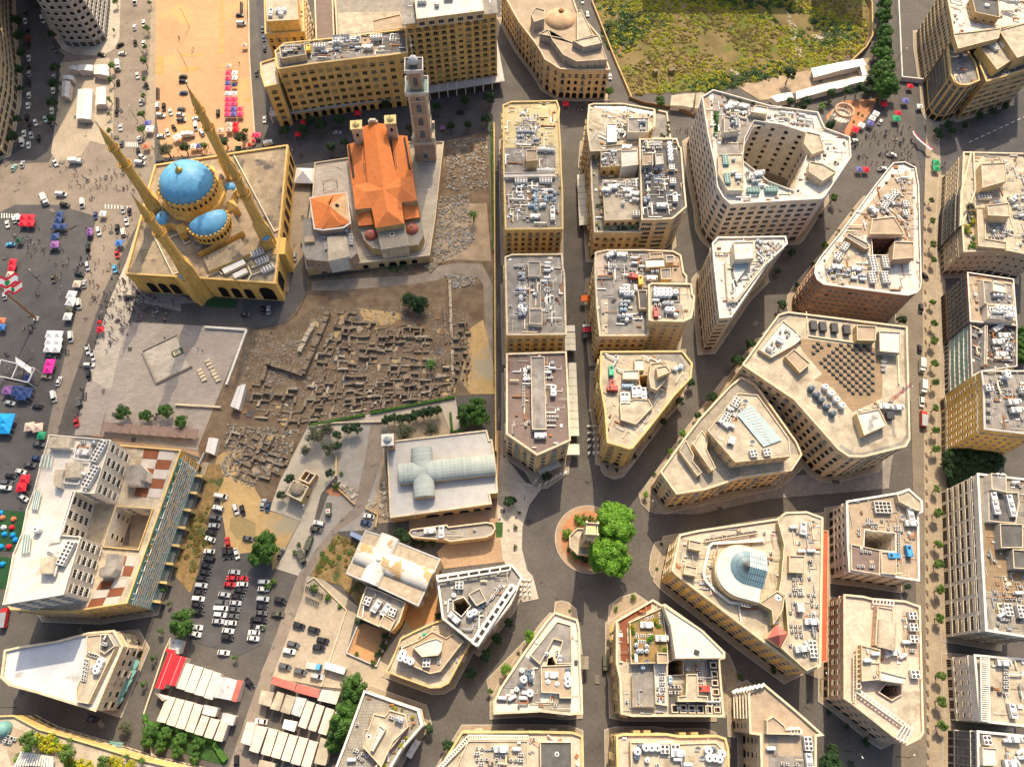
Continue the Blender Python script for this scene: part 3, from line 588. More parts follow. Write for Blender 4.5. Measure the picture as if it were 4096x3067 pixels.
# east edge of the view
building('brown_slab','office_tower','tall brown slab with diagonal dark glass corner at the upper right','30','1545,-150 1555,0 1590,180 1612,300 1790,270 2340,180 2340,-150',31,'tan_stone','roof_white','fins',pave=2,
pents=[('30','1755,-30 1990,0 2000,150 1790,105',35,'tan_stone','roof_dark','small'),('30','1600,290 1790,270 2010,240 1990,330 1640,420',33,'tan_stone','roof_cream',None)])
building('curved_tan','office_building','tan office block with rounded gridded corner and roof terrace at the upper right','30','1555,385 1700,400 1790,540 1825,690 1730,728 1660,728 1610,700 1580,640',24.5,'tan_stone','roof_grey','grid',pave=2,cornice='trim_yellow')
building('banded_tan','office_building','tan office block with long horizontal window bands beside the rounded corner','30','1825,400 1990,290 2360,180 2360,560 1888,698 1830,560',25,'tan_stone','roof_grey','strip',pave=2,cornice='trim_yellow',
pents=[('30','1820,390 1985,300 2190,460 1975,600',29,'yellow_stone','roof_cream',None),('30','1990,260 2360,160 2360,420 2150,500',32,'tan_stone','roof_cream',None)],patches=[('30','1885,690 1900,600 2360,470 2360,540','roof_dark')])
building('roof_garden_block','office_building','pale block with fringed parapets and bright shrubs on its west roof edge','31','1690,-345 2360,-330 2360,560 2075,500 1692,510 1672,150',19,'pale_stone','roof_cream','small',pave=2,
pents=[('31','1800,130 1880,130 1880,400 2060,430 2060,490 1815,465',21,'cream_stone','roof_cream',None),('31','1890,110 2080,90 2090,210 1900,200',24,'cream_stone','roof_cream',None),('30','1840,1410 2050,1400 2060,1560 1850,1620',24,'cream_stone','roof_cream',None)])
building('curtain_wall','curtain_wall_wing','blue grey gridded glass wing at the west edge of the pale fringed block','30','1755,1310 1775,1320 1790,1640 1680,1930 1660,1940 1668,1650',19.4,'grey_stone','roof_cream','grid',pave=0)
building('dark_lattice_block','office_building','dark brown block faced in a fine window grid with white roof frames','31','1720,690 2120,748 2150,1150 1745,1115',21,'red_brown_stone','roof_tan','grid',pave=2,cornice='trim_white',bands=False,
pents=[('31','1855,760 2110,790 2125,980 1870,960',24,'white_render','roof_grey',None),('31','1890,965 2130,990 2140,1110 1895,1090',24,'white_render','roof_white',None),('31','1940,770 2050,800 2065,870 1940,850',25.5,'white_render','roof_white',None)])
building('teal_glass_block','office_building','narrow block with green glass grid facade and messy dark roof','31','1747,1122 2150,1152 2150,1500 1840,1545 1760,1590 1750,1400',20,'grey_stone','roof_dark','teal',pave=2,cornice='trim_grey',bands=False,
pents=[('31','1870,1150 1895,1150 1890,1480 1865,1480',22,'trim_grey','roof_grey',None)])
building('yellow_tower','office_tower','tall yellow stone block with tiny windows beside the dark green tree clump','32','1842,-115 2360,-115 2360,440 1870,384 1860,0',30,'ochre_stone','roof_grey','small',pave=2,cornice='trim_grey')
building('white_long_block','office_building','long white office block with deep window bands at the right edge','32','1812,772 2360,835 2360,2195 1885,2120 1850,1500',25,'white_render','roof_pavers','strip',pave=2,cornice='trim_white',
patches=[('32','1860,1200 2000,1210 2010,1410 2200,1420 2200,1850 1885,1770','deck_wood')],
pents=[('32','1900,925 2160,930 2170,1010 2140,1200 2000,1190 1905,1180',27,'trim_white','roof_dark',None),('32','1925,765 2055,780 2060,930 1930,905',29,'white_render','roof_grey',None),('32','2000,1200 2200,1205 2200,1410 2010,1410',28,'grey_stone','roof_dark',None),('32','2110,1420 2360,1440 2360,1600 2120,1585',28,'grey_stone','roof_dark',None)])
building('perforated_block','office_building','white block with a perforated concrete roof screen at the lower right','33','1785,690 2360,735 2360,1315 1832,1256',18,'white_render','roof_cream','small',pave=2,cornice='trim_white')
building('louvred_block','office_building','grey office block with square concrete grid facade at the lower right corner','33','1812,1347 2360,1400 2360,1800 1822,1800',18,'grey_stone','roof_cream','grid',pave=2,cornice='trim_white',pents=[('33','1850,1480 1980,1490 1980,1640 1855,1640',20,'white_render','roof_white',None)])
# round the circle
building('fan_dome_block','parliament_annex','large cream block with a round drum under a fan shaped glass dome','Z','165,210 340,170 1095,60 1140,20 1170,0 1365,-8 1515,48 1492,1448 1365,1510 925,1190 130,580 95,540',22,'yellow_stone','roof_cream','pale',pave=2.6,cornice='trim_cream',
patches=[('Z','190,225 340,195 1085,85 1110,250 990,270 960,310 720,260 450,280 400,290 190,250','roof_pink')],
pents=[('Z','1142,20 1170,3 1363,-5 1510,50 1488,1440 1365,1495 1120,1275 1190,1145 1160,780 1100,740 1120,640 1150,300 1095,90',24.5,'olive_render','roof_cream','small'),
  ('Z','915,850 1085,735 1158,790 1140,920 1050,1060 1035,920',26,'olive_render','roof_tan','small'),('Z','255,250 372,275 362,360 245,335',24.4,'cream_stone','roof_cream',None),('Z','215,490 330,515 318,600 200,575',24.4,'cream_stone','roof_cream',None),('Z','1200,400 1350,405 1345,570 1200,560',26.5,'cream_stone','roof_cream',None)])
building('red_strip','red_annex','narrow orange red rendered annex between two cream blocks','32','470,1260 522,1262 512,2390 455,2400',14,'red_render','red_render',None,pave=0,bands=False,cornice='brick_rose',para=.3)
building('blue_machine_block','office_building','pale courtyard block with two bright blue roof machines','32','682,1010 1110,940 1215,905 1328,1005 1332,1095 1295,1112 1303,1690 980,1640 705,1610 690,1390',16.5,'white_render','roof_tan','pale',pave=2,cornice='trim_white',
holes=[('32','835,1258 1100,1285 1100,1442 830,1410')],pents=[('32','1115,950 1215,912 1320,1005 1325,1090 1275,1085 1130,1010',18.5,'pale_stone','roof_cream',None),('32','715,1375 970,1430 965,1640 720,1600',17.6,'white_render','roof_brown',None),('32','975,1440 1110,1450 1110,1640 980,1630',17.6,'white_render','roof_tan',None)])
building('pink_block','office_building','long pink stone office block with barrel vault and roof colonnades','33','660,170 820,185 900,205 1180,225 1310,270 1335,1200 1340,1355 1312,1400 1190,1460 1140,1430 735,1110 662,1060',18,'pink_stone','roof_pink','pale',pave=2,cornice='trim_cream',
holes=[('33','1020,935 1148,952 1145,1030 1070,1075 962,1008')],patches=[('33','1140,1000 1330,1000 1330,1190 1200,1330 1100,1230 1130,1110 1080,1140','roof_cream'),('33','1160,310 1300,290 1300,700 1160,690','roof_tan')],
pents=[('33','945,265 1080,290 1090,640 925,600',20.5,'pink_stone','roof_pink','small'),('33','805,600 970,640 965,900 810,915',21,'cream_stone','roof_cream',None),('33','965,820 1200,880 1195,940 970,905',21.5,'white_render','roof_white',None)])
building('hipped_fin_block','office_building','tan block with stepped fins along its west front and a zigzag parapet','33','-165,1015 -30,945 240,1170 325,1245 470,1375 412,1382 412,1760 -50,1760 -60,1372 -150,1360',20,'pale_stone','roof_tan','plain',pave=2,
patches=[('33','5,1385 410,1385 408,1650 5,1650','roof_grey'),('33','80,1385 285,1385 290,1555 90,1560','roof_tan')],pents=[('33','-10,1250 45,1215 150,1300 155,1330 285,1325 285,1375 -10,1370',22,'pale_stone','roof_tan',None)])
building('green_roof_block','stone_building','cream block with overgrown green roof beside a bright white triangular penthouse','23','905,395 1215,215 1292,262 1320,255 1640,480 1832,665 1830,712 1785,722 1825,1212 1360,1210 1040,1210 945,1190 935,900 905,760',17,'cream_stone','roof_cream','shut',pave=2,cornice='trim_cream',
holes=[('23','1345,755 1420,725 1475,735 1475,855 1345,862')],
patches=[('23','925,400 1200,240 1200,290 1000,400 1010,740 940,750','rust_brown_panel'),('23','1660,720 1785,725 1815,1205 1350,1205 1350,1040 1690,1090','roof_dark'),('23','1035,790 1220,775 1225,1135 1035,1135','roof_grey')],
pents=[('23','1305,262 1640,480 1828,668 1825,715 1410,718 1370,440',23,'white_render','roof_white','small'),('23','1015,405 1300,275 1345,640 1350,755 1025,765',19,'cream_stone','dry_weeds',None),('23','1250,665 1345,670 1350,760 1255,762',21.5,'cream_stone','roof_tan',None),('23','1430,1040 1500,1035 1505,850 1600,850 1610,1035 1690,1040 1690,1090 1430,1090',20,'cream_stone','roof_cream',None),('23','1035,870 1050,1130 1240,1135 1240,1145 1040,1140',18.4,'cream_stone','roof_cream',None),('23','1225,760 1335,765 1350,1130 1240,1110',18,'trim_white','roof_white',None)])
building('spiked_block','stone_building','wedge shaped cream block with a small dark light well and dark round tanks','23','370,322 560,385 580,480 582,700 600,1050 605,1188 500,1198 250,1170 -150,1190 -150,1090 -88,960 120,650 300,400',19,'cream_stone','roof_white','french',pave=2,cornice='trim_cream',
holes=[('23','310,720 350,700 375,760 370,822 300,790')],patches=[('23','-130,1080 -80,970 110,700 240,770 248,1100 -130,1110','roof_grey'),('23','250,1110 400,1050 510,1060 500,1190 260,1165','roof_pavers')],
pents=[('23','390,395 510,430 520,765 375,765 435,570 360,550 240,770 155,690',20,'cream_stone','roof_grey',None),('23','250,780 515,770 518,1060 410,1060 410,1020 250,1010',20,'cream_stone','roof_tan',None)])
building('south_long_block','stone_building','long cream block with slotted parapet along the bottom edge','23','-430,1352 215,1350 520,1357 605,1388 612,1760 -680,1760',16,'cream_stone','roof_cream','french',pave=2,cornice='trim_yellow',
patches=[('23','150,1385 590,1395 600,1700 150,1700','roof_pink')],pents=[('23','240,1435 515,1435 520,1700 245,1700',18,'cream_stone','roof_dark',None),('23','-380,1425 140,1425 140,1700 -500,1700',17.4,'cream_stone','roof_cream',None)])
building('south_tank_block','stone_building','cream block with crenellated terraces and many white round tanks at the bottom edge','23','905,1387 960,1372 1330,1370 1450,1390 1770,1385 1842,1410 1865,1500 1870,1760 915,1760',18,'cream_stone','roof_pink','shut',pave=2,cornice='trim_yellow',
pents=[('23','1020,1435 1440,1450 1760,1440 1800,1480 1850,1520 1850,1740 1030,1740',20,'cream_stone','roof_cream',None)])
building('white_frame_block','office_building','grey roofed block with an open white concrete frame round its edge','13','1562,5 2208,-85 2290,20 2225,180 2190,250 1908,608 1612,372',16.5,'pale_stone','roof_grey','plain',pave=2,cornice='trim_white',
holes=[('13','1702,222 1790,192 1848,262 1772,352 1705,300')],pents=[('13','1830,165 1930,110 1985,220 1900,265',18.6,'trim_grey','roof_grey',None)])
building('curved_cream_block','stone_building','cream building with curved stepped roofs and an inner yard holding a green machine','13','1540,405 1650,375 1850,580 1660,930 1590,968 1500,972 1300,900 1118,832 1155,770 1210,640 1245,545 1370,480',11,'yellow_stone','roof_cream','arch',pave=2,bands=False,cornice='trim_yellow',
pents=[('13','1215,725 1260,620 1400,560 1520,480 1640,540 1700,500 1790,570 1590,830 1500,850',13.5,'cream_stone','roof_tan',None),('13','1350,620 1480,560 1560,540 1612,570 1600,650 1570,690 1430,705',16,'cream_stone','roof_white',None)])
building('red_pergola_block','stone_building','pale block with beige roof, white parapet and long red pergola strip','13','935,1000 1160,1080 1395,1160 1430,1295 1250,1500 1110,1740 660,1740 780,1425',15,'pale_stone','roof_pavers','plain',pave=2,cornice='trim_white',
pents=[('13','1015,1192 1110,1215 1150,1160 1290,1200 1310,1310 1180,1440 1080,1656 920,1480',17,'pale_stone','roof_cream',None),('13','1065,1285 1118,1330 1010,1520 985,1505',18.2,'sheet_metal','sheet_metal',None),('13','1300,1300 1316,1306 1040,1656 1020,1656',16.2,'red_metal','red_metal',None)])
# south west
building('white_stepped_block','office_building','large white office building with tall slot windows, chequered terraces and open court','02','1040,522 1560,566 1095,1885 600,1962 90,1942 60,1900 400,1000',21.5,'ochre_stone','roof_cream','small',pave=2,cornice='trim_yellow',bands=False,
holes=[('02','1000,1052 1312,1074 1190,1422 892,1397 960,1180')],floorh=9,hsty='court',hwall='white_render')
pent('white_stepped_block','02','420,432 958,478 812,943 625,925 515,1297 698,1312 548,1812 20,1902 60,1725 110,1460 185,1285 225,1080 290,910 340,712 375,605',36,'white_render','roof_white','white',z0=.3,name='upper_block',cornice='trim_white',para=1)
patch('white_stepped_block','02','1015,1205 1125,1205 1110,1385 985,1375','roof_brown',z=9.1);patch('white_stepped_block','02','985,1120 1025,1120 960,1390 930,1390','roof_brown',z=9.1)
building('grey_white_roof','office_building','pale stone building with a long white flat roof and teal awnings','03','10,880 40,650 165,622 480,575 650,530 760,500 980,480 1055,612 820,1165 630,1105 330,1012 80,945',16.5,'pale_stone','roof_blue_white','french',pave=2,
pents=[('03','745,520 930,500 1000,610 760,1110 660,1090 655,980 715,830 745,640',18.2,'cream_stone','roof_cream',None),('03','865,510 935,505 990,610 900,680 855,650',19,'trim_grey','roof_dark',None)])
building('garden_roof','hotel_building','orange rimmed building with lush planted roof in the lower left corner','03','-80,1215 120,1208 330,1320 780,1450 1230,1590 1660,1690 1660,1790 -80,1790',12,'yellow_stone','roof_cream','small',pave=0,bands=False,cornice='trim_yellow',
patches=[('03','100,1300 330,1400 600,1500 640,1656 560,1656 480,1560 300,1480 100,1640 60,1500','roof_tan')])
# low chapel annex, mausoleum and other small masonry
building('boat_annex','low_building','low boat shaped stone annex with gravel roof below the pale vaulted church','12','1318,1280 1340,1250 1645,1210 1660,1228 1990,1188 2045,1200 2065,1240 2040,1290 1985,1318 1668,1355 1640,1340 1350,1320',6,'tan_stone','gravel',None,pave=0,bands=False)
building('theatre_annex','plant_building','low roof annex with big fans and wavy canopies behind the white vaulted church','13','952,95 1080,140 1290,235 1235,405 1165,490 868,355 905,220',9.5,'tan_stone','roof_grey',None,pave=0,bands=False,
patches=[('13','885,285 1190,410 1160,480 868,350','roof_tan')],pents=[('13','1060,430 1105,335 1200,385 1155,480',11.5,'white_render','roof_tan',None)])
for k,(u,v)in enumerate(((1735,775),(1742,852),(1748,928),(1755,1005),(1760,1082),(1768,1160),(1695,1158),(1622,1155),(1550,1155),(1475,1152),(1402,1150))):
 q=at('23',u,v,16.3);b=MB();b.box((q.x,q.y,16),(2.3,1.9+(k>5)*.6,.5),'trim_cream',0,'glass_and_shade');b.band(ccw([(q.x-1.15,q.y-1-(k>5)*.3),(q.x+1.15,q.y-1-(k>5)*.3),(q.x+1.15,q.y+1+(k>5)*.3),(q.x-1.15,q.y+1+(k>5)*.3)]),.02,16.1,16.75,'trim_cream',.35);b.obj('roof_opening',BLD['green_roof_block'][0])  # framed square opening; its dark top is painted for the shaded pit
# ------------------------------------------------------------------ landmarks
def surf(b,fr,pts,m): # a sloping face from measured corners with heights; texture runs down the slope
 p=[at(fr,*q)for q in pts];n=(p[1]-p[0]).cross(p[2]-p[0])
 if n.z<0:p.reverse();n=-n
 n.normalize();x=Vector((-n.y,n.x,0));x=x.normalized()if x.length>1e-3 else Vector((1,0,0));y=n.cross(x)
 b.face(p,m,[(q.dot(x),q.dot(y))for q in p])
def sq(c,w,rot=0.,w2=None):
 w2=w2 or w;cr,sr=math.cos(rot),math.sin(rot)
 return[(c[0]+cr*a-sr*bb,c[1]+sr*a+cr*bb)for a,bb in((-w/2,-w2/2),(w/2,-w2/2),(w/2,w2/2),(-w/2,w2/2))]
def ngon(c,r,n,rot=0.):return[(c[0]+r*math.cos(rot+2*math.pi*k/n),c[1]+r*math.sin(rot+2*math.pi*k/n))for k in range(n)]
def winobj(root,mesh,x,y,z,ang,name='window',par=None):
 o=bpy.data.objects.new(name,mesh);o.location=(x-root.location.x,y-root.location.y,z);o.rotation_euler=(0,0,ang);o.parent=par or root;COL.objects.link(o)
def ringwins(root,c,r,n,z,mesh,a0=0.,a1=2*math.pi,name='window',par=None):
 for k in range(n):
  t=a0+(a1-a0)*(k+.5)/n;winobj(root,mesh,c[0]+r*math.cos(t),c[1]+r*math.sin(t),z,t-math.pi/2,name,par)
def domeprof(r,h,n=8,base=0.):return[(r*math.cos(k*math.pi/2/n)if k<n else 0.,base+h*math.sin(k*math.pi/2/n))for k in range(n+1)]
# --- the mosque
MR=rad(34.4)
mosque_roof='5,1310 600,1345 1325,1395 1345,1200 1360,1015 1435,175 985,240 765,275 265,350 215,520'
p=ccw(W('M',mosque_roof,15.5));p=[Vector((q.x,q.y,0))for q in p]
cx=sum(q.x for q in p)/len(p);cy=sum(q.y for q in p)/len(p)
MQ=empty('mosque',(cx,cy,0));tag(MQ,'ochre stone mosque with blue domes and four minaret corners beside the crowded square','mosque')
b=MB();b.ring(p,0,15.5,'ochre_stone');i2=offset(p,-.6);b.ring(i2,14.6,15.5,'ochre_stone',flip=True)
for i in range(len(p)):j=(i+1)%len(p);b.face([(p[i].x,p[i].y,15.5),(p[j].x,p[j].y,15.5),(i2[j].x,i2[j].y,15.5),(i2[i].x,i2[i].y,15.5)],'trim_yellow')
b.obj('wall',MQ)
b=MB();b.cap(i2,14.6,'mosque_roof');b.obj('roof',MQ)
b=MB();b.band(p,.3,13.6,14.1,'ochre_stone');b.band(p,.3,15.0,15.45,'ochre_stone');b.obj('cornice',MQ)
def along(a,c,t):return(a[0]+(c[0]-a[0])*t,a[1]+(c[1]-a[1])*t)
big=winmesh(3.9,8.2,'arcade','glass_and_shade','ochre_stone');bigger=winmesh(6.6,10.5,'arcade','glass_and_shade','ochre_stone')  # mosque arches are open; the shade within is a dark pane
A,Bq,Cq=at('M',5,1310,15.5),at('M',1325,1395,15.5),at('M',1435,175,15.5)
e=(Bq-A).normalized();ang=math.atan2(-e.x,e.y)*1;ang=math.atan2(e.y,e.x)-math.pi
for u,v,mm in((150,1325,big),(255,1330,big),(360,1336,big),(800,1362,big),(915,1370,big),(1030,1376,big),(1205,1388,bigger)):
 q=at('M',u,v,15.5);q2=A+e*(q-A).dot(e);winobj(MQ,mm,q2 .x,q2 .y,.8,ang,'archway')
D1=at('M',1345,1200,15.5);D2=at('M',1360,1015,15.5)
for a,c,ts,mm in((Bq,D1,(.5,),bigger),(D2,Cq,(.12,.24,.36,.48,.6,.72,.84,.94),big)):
 e2=(c-a).normalized();an=math.atan2(e2 .y,e2 .x)-math.pi
 for t in ts:q=a+(c-a)*t;winobj(MQ,mm,q.x,q.y,3.2,an,'archway')
for mq,(u,v)in((at('M',50,600,71.5),(520,1325)),(at('M',865,235,71.5),(1240,990))):
 q=at('M',u,v,20);d=Vector((q.x-mq.x,q.y-mq.y,0));L=d.length+2.8;d.normalize();m2=Vector((mq.x,mq.y,0))+d*L/2;b=MB();b.prism(sq((m2 .x,m2 .y),L,math.atan2(d.y,d.x),5.4),0,18.6,'ochre_stone','mosque_roof');b.band(ccw(sq((m2 .x,m2 .y),L,math.atan2(d.y,d.x),5.4)),.02,18.6,19.5,'ochre_stone',.5);b.obj('buttress',MQ)
for u,v in((1340,1060),):
 q=at('M',u,v,15.5);b=MB();b.prism(sq((q.x+1,q.y),5.5,MR*.15,9),0,14.9,'ochre_stone');b.obj('buttress',MQ)
MC=at('M',548,520,30);HC=at('M',728,838,24)
b=MB();b.prism(ngon(MC,17,8,MR+.39),14.6,20.5,'ochre_stone','mosque_roof');b.prism(ngon(MC,14,12,MR),20.5,23,'ochre_stone')
for k in range(4): # stepped corner masses carrying the drum
 t=MR+math.pi/4+k*math.pi/2;q=(MC.x+16.5*math.cos(t),MC.y+16.5*math.sin(t));s2=sq(q,5,MR);b.ring(s2,14.6,19.5,'ochre_stone')
 for i in range(4):j=(i+1)%4;b.face([(s2[i][0],s2[i][1],19.5),(s2[j][0],s2[j][1],19.5),(q[0],q[1],22.5)],'ochre_stone')
b.prism(sq(along(MC,HC,1.05),22,MR,16),14.6,18.2,'ochre_stone','mosque_roof');b.obj('base_block',MQ)
def drum(c,r,z0,z1,n,a0=0.,a1=2*math.pi,rise=8,seg=64,full=True):
 b=MB();b.lathe((c[0],c[1],0),[(r+.5,z0),(r+.5,z1-.6),(r+.9,z1-.5),(r+.9,z1),(r-.3,z1)],'ochre_stone',seg,a0,a1)
 if not full:
  q0=(c[0]+(r+.5)*math.cos(a0),c[1]+(r+.5)*math.sin(a0));q1=(c[0]+(r+.5)*math.cos(a1),c[1]+(r+.5)*math.sin(a1));b.wall(q1,q0,z0,z1,'ochre_stone')
  b.face([(c[0],c[1],z1+rise)]+[(c[0]+r*math.cos(a0)*s,c[1]+r*math.sin(a0)*s,z1+rise*math.sqrt(max(0,1-s*s)))for s in(.35,.7,.9,1)]+[(c[0]+r*math.cos(a1)*s,c[1]+r*math.sin(a1)*s,z1+rise*math.sqrt(max(0,1-s*s)))for s in(1,.9,.7,.35)],'ochre_stone')
 d=b.obj('drum',MQ)
 m=MB();m.box((0,0,0),(1.0,.55,1.1),'ochre_stone');mm=m.mesh('merlon')
 for k in range(n):
  t=a0+(a1-a0)*(k+.5)/n;winobj(MQ,mm,c[0]+(r+.55)*math.cos(t),c[1]+(r+.55)*math.sin(t),z1,t-math.pi/2,'merlon',d)
  winobj(MQ,winmesh(1.1,2.2,'arch','glass_and_shade','ochre_stone'),c[0]+(r+.5)*math.cos(t),c[1]+(r+.5)*math.sin(t),z1-3.6,t-math.pi/2,'window',d)
 b=MB();b.lathe((c[0],c[1],z1),domeprof(r,rise,14),'blue_dome',seg,a0,a1);b.obj('dome',MQ,smooth=True)
drum(MC,11.7,22,30,30,rise=8.6)
ha=math.atan2(HC.y-MC.y,HC.x-MC.x)
drum(HC,8.6,17,23.5,15,ha-1.62,ha+1.62,rise=4.6,seg=32,full=False)
b=MB();b.lathe((MC.x,MC.y,38.4),[(1.5,0),(1.6,.5),(1.1,1.3),(.3,1.8),(.18,3),(.4,3.4),(.12,3.8),(.05,6.8)],'gilt',12);b.obj('finial',MQ)
for u,v,r,zb in((337,825,3.4,19),(930,552,2.6,19.5),(1240,990,1.9,20.5),(520,1325,1.95,20)):
 q=at('M',u,v,zb);b=MB();b.lathe((q.x,q.y,0),[(r+.4,13),(r+.4,zb-.5),(r+.7,zb-.4),(r+.7,zb),(r,zb)],'ochre_stone',24);t=b.obj('turret',MQ)
 b=MB();b.lathe((q.x,q.y,zb),domeprof(r,r*.8,8),'blue_dome',24);b.obj('dome',MQ,smooth=True);b=MB();b.lathe((q.x,q.y,zb+r*.8-.1),[(.3,0),(.3,.5),(.05,1.6)],'gilt',6);b.obj('finial',MQ)
b=MB();b.prism(ccw([tuple(q[:2])for q in W('M','740,1290 690,1170 1020,1000 1095,1135',17.5)]),14.6,17.5,'ochre_stone','mosque_roof')
b.obj('roof_block',MQ)
b=MB()
for s in('260,985 425,1320 470,1300','200,755 370,680','965,270 1320,940 1360,920','390,1000 480,955 530,1050 585,1020','1090,1370 1110,1330 1350,1240','720,1340 830,1290 860,1320','1060,1190 1150,1150','1120,1260 1260,1210','1090,1250 1120,1330'):
 q=W('M',s,15.2)
 for i in range(len(q)-1):b.bar(q[i],q[i+1],.55,'pipe_cream')
b.obj('pipework',MQ)
b=MB()
for a,c,w in(((870,1300),(1060,1210),3.2),((965,1345),(1080,1290),2.6)):
 a=at('M',*a,15.5);c=at('M',*c,15.5);mid=(a+c)/2;b.box((mid.x,mid.y,14.8),((c-a).length,w,1.6),'pipe_cream',math.atan2(c.y-a.y,c.x-a.x),'metal_white')
b.obj('duct_housing',MQ)
for n,fr,u,v,txt in((0,'M',50,600,'near left'),(1,'00',820,1045,'far left'),(2,'00',1600,715,'far right'),(3,'M',865,235,'near right')):
 q=at(fr,u,v,71.5)
 t=empty('minaret',(q.x,q.y,0));tag(t,'ochre minaret at the %s corner of the blue domed mosque'%txt,'minaret','minarets of the mosque');c=(q.x,q.y,0)
 b=MB();b.prism(sq(c,5.8,MR),0,25,'ochre_stone');s4=sq(c,5.8,MR);o8=ngon(c,2.5,8,MR+math.pi/8)
 b.lathe(c,[(4.1,25),(2.55,29.5)],'ochre_stone',4,MR+math.pi/4,MR+math.pi/4+2*math.pi);b.obj('base',t)
 b=MB();b.lathe(c,[(2.55,28),(2.2,31),(2.1,45.2),(2.75,46.6)],'ochre_stone',12);b.obj('shaft',t)
 b=MB();b.lathe(c,[(2.75,46.6),(2.8,48),(2.6,48),(2.55,46.9),(1.8,46.9)],'ochre_stone',12);b.obj('lower_balcony',t)
 b=MB();b.lathe(c,[(1.85,46.9),(1.75,55.3),(2.3,56.5)],'ochre_stone',12);b.obj('upper_shaft',t)
 b=MB();b.lathe(c,[(2.3,56.5),(2.35,57.7),(2.15,57.7),(2.1,56.8),(1.5,56.8)],'ochre_stone',12);b.obj('upper_balcony',t)
 b=MB();b.lathe(c,[(1.5,56.8),(1.5,60.2),(1.65,60.4),(0,70)],'ochre_stone',12);b.obj('spire',t)
 b=MB();b.lathe(c,[(.25,69.2),(.3,69.8),(.1,70.2),(.22,70.6),(.04,72)],'metal_grey',6);b.obj('finial',t)
# --- the orange roofed cathedral on its terrace
def rootat(name,fr,s,z,label,cat):
 q=W(fr,s,z);t=empty(name,(sum(a.x for a in q)/len(q),sum(a.y for a in q)/len(q),0));return tag(t,label,cat),[Vector((a.x,a.y,0))for a in ccw(q)]
TZ=5.6
t,p=rootat('church_terrace','C','175,1595 1345,1470 1395,1150 1480,390 1140,395 560,545 255,590 235,900 150,1410',TZ,'stone terrace with arched south wall carrying the orange roofed cathedral','terrace')
b=MB();b.ring(p,0,TZ,'tan_stone');b.obj('wall',t);b=MB();b.cap(p,TZ-.8,'plaza_light');b.obj('paving',t)
b=MB();i2=offset(p,-.5);b.band(p,.02,TZ-.8,TZ,'trim_cream',.5);b.ring(i2,TZ-.8,TZ,'trim_cream',flip=True);b.obj('parapet',t)
b=MB()
ci=at('C',405,812,TZ-.8)
for r0,r1 in((3.2,3.5),):
 for k in range(32):
  a0,a1=2*math.pi*k/32,2*math.pi*(k+1)/32;b.face([(ci.x+r*math.cos(a),ci.y+r*math.sin(a),TZ-.77)for r,a in((r0,a0),(r1,a0),(r1,a1),(r0,a1))],'marble_red')
for a,c in(((332,765),(465,750)),((465,750),(480,865)),((480,865),(347,880)),((347,880),(332,765)),((190,1560),(410,1530)),((640,1500),(1300,1420)),((1300,1420),(1340,1240)),((270,630),(560,575))):
 a=at('C',*a,TZ-.77);c=at('C',*c,TZ-.77);n=Vector((-(c-a).y,(c-a).x,0)).normalized()*.14;b.face([a-n,c-n,c+n,a+n],'marble_red')
b.obj('inlay',t)
a,c=at('C',175,1640),at('C',1335,1530);e=(c-a).normalized();an=math.atan2(e.y,e.x)-math.pi
pa,pc=at('C',175,1595,TZ),at('C',1345,1470,TZ);e=(pc-pa).normalized();an=math.atan2(e.y,e.x)-math.pi;L=(pc-pa).length
for f,w,h in((.13,2.6,3),(.3,2.4,3.4),(.47,2.6,3.4),(.6,2.6,3.2),(.69,3.8,3.4),(.775,3.6,3.6),(.87,2.6,3.4)):q=pa+(pc-pa)*f;winobj(t,winmesh(w,h,'arcade','glass_and_shade','trim_cream'),q.x,q.y,.4,an,'archway')
CH,p=rootat('cathedral','C','562,425 705,370 710,252 928,225 975,325 1135,342 1192,724 1226,950 1240,990 1254,1110 1108,1140 1105,1168 832,1212 820,1180 670,1192 655,1085 640,1035 608,805',12,'large cathedral with bright orange tiled cross shaped roof between mosque and ruins','church')
b=MB();b.ring(p,0,11,'tan_stone')
b2=MB();rows=[(('C',[(710,255,17),(825,215,20.5),(908,845,20.5),(757,785,17)]),),]
roof=[[(708,255,16.5),(825,215,20),(908,845,20),(757,785,16.5)],[(825,215,20),(928,227,16.5),(1038,738,16.5),(908,845,20)],
[(613,808,16.5),(757,785,16.5),(908,845,20),(750,868,18.6)],[(613,808,16.5),(750,868,18.6),(640,1035,16.5)],[(640,1035,16.5),(750,868,18.6),(908,845,20),(795,1020,16.5)],
[(1038,738,16.5),(1190,725,16.5),(1075,822,18.6),(908,845,20)],[(1190,725,16.5),(1226,950,16.5),(1075,822,18.6)],[(1226,950,16.5),(1080,970,16.5),(908,845,20),(1075,822,18.6)],
[(795,1020,16.5),(908,845,20),(940,1048,20),(832,1212,16.5)],[(908,845,20),(1080,970,16.5),(1105,1168,16.5),(940,1048,20)],[(832,1212,16.5),(940,1048,20),(1105,1168,16.5)],
[(562,425,11),(712,372,14.6),(760,790,14.6),(608,805,11)],[(975,325,14.6),(1135,342,11),(1192,724,11),(1036,742,14.6)],
[(655,1085,12),(780,1045,14.5),(820,1180,12),(672,1192,12)],[(1088,988,14.5),(1235,995,12),(1252,1108,12),(1110,1136,12)]]
for q in roof:surf(b2,'C',q,'orange_tiles')
b2 .obj('roof',CH)
up=ccw(W('C','712,258 925,230 1036,738 1188,728 1222,948 1080,968 1103,1166 834,1210 797,1022 642,1033 615,810 757,787',16.4));b.ring(up,9,16.4,'tan_stone');b.obj('wall',CH)
b=MB()
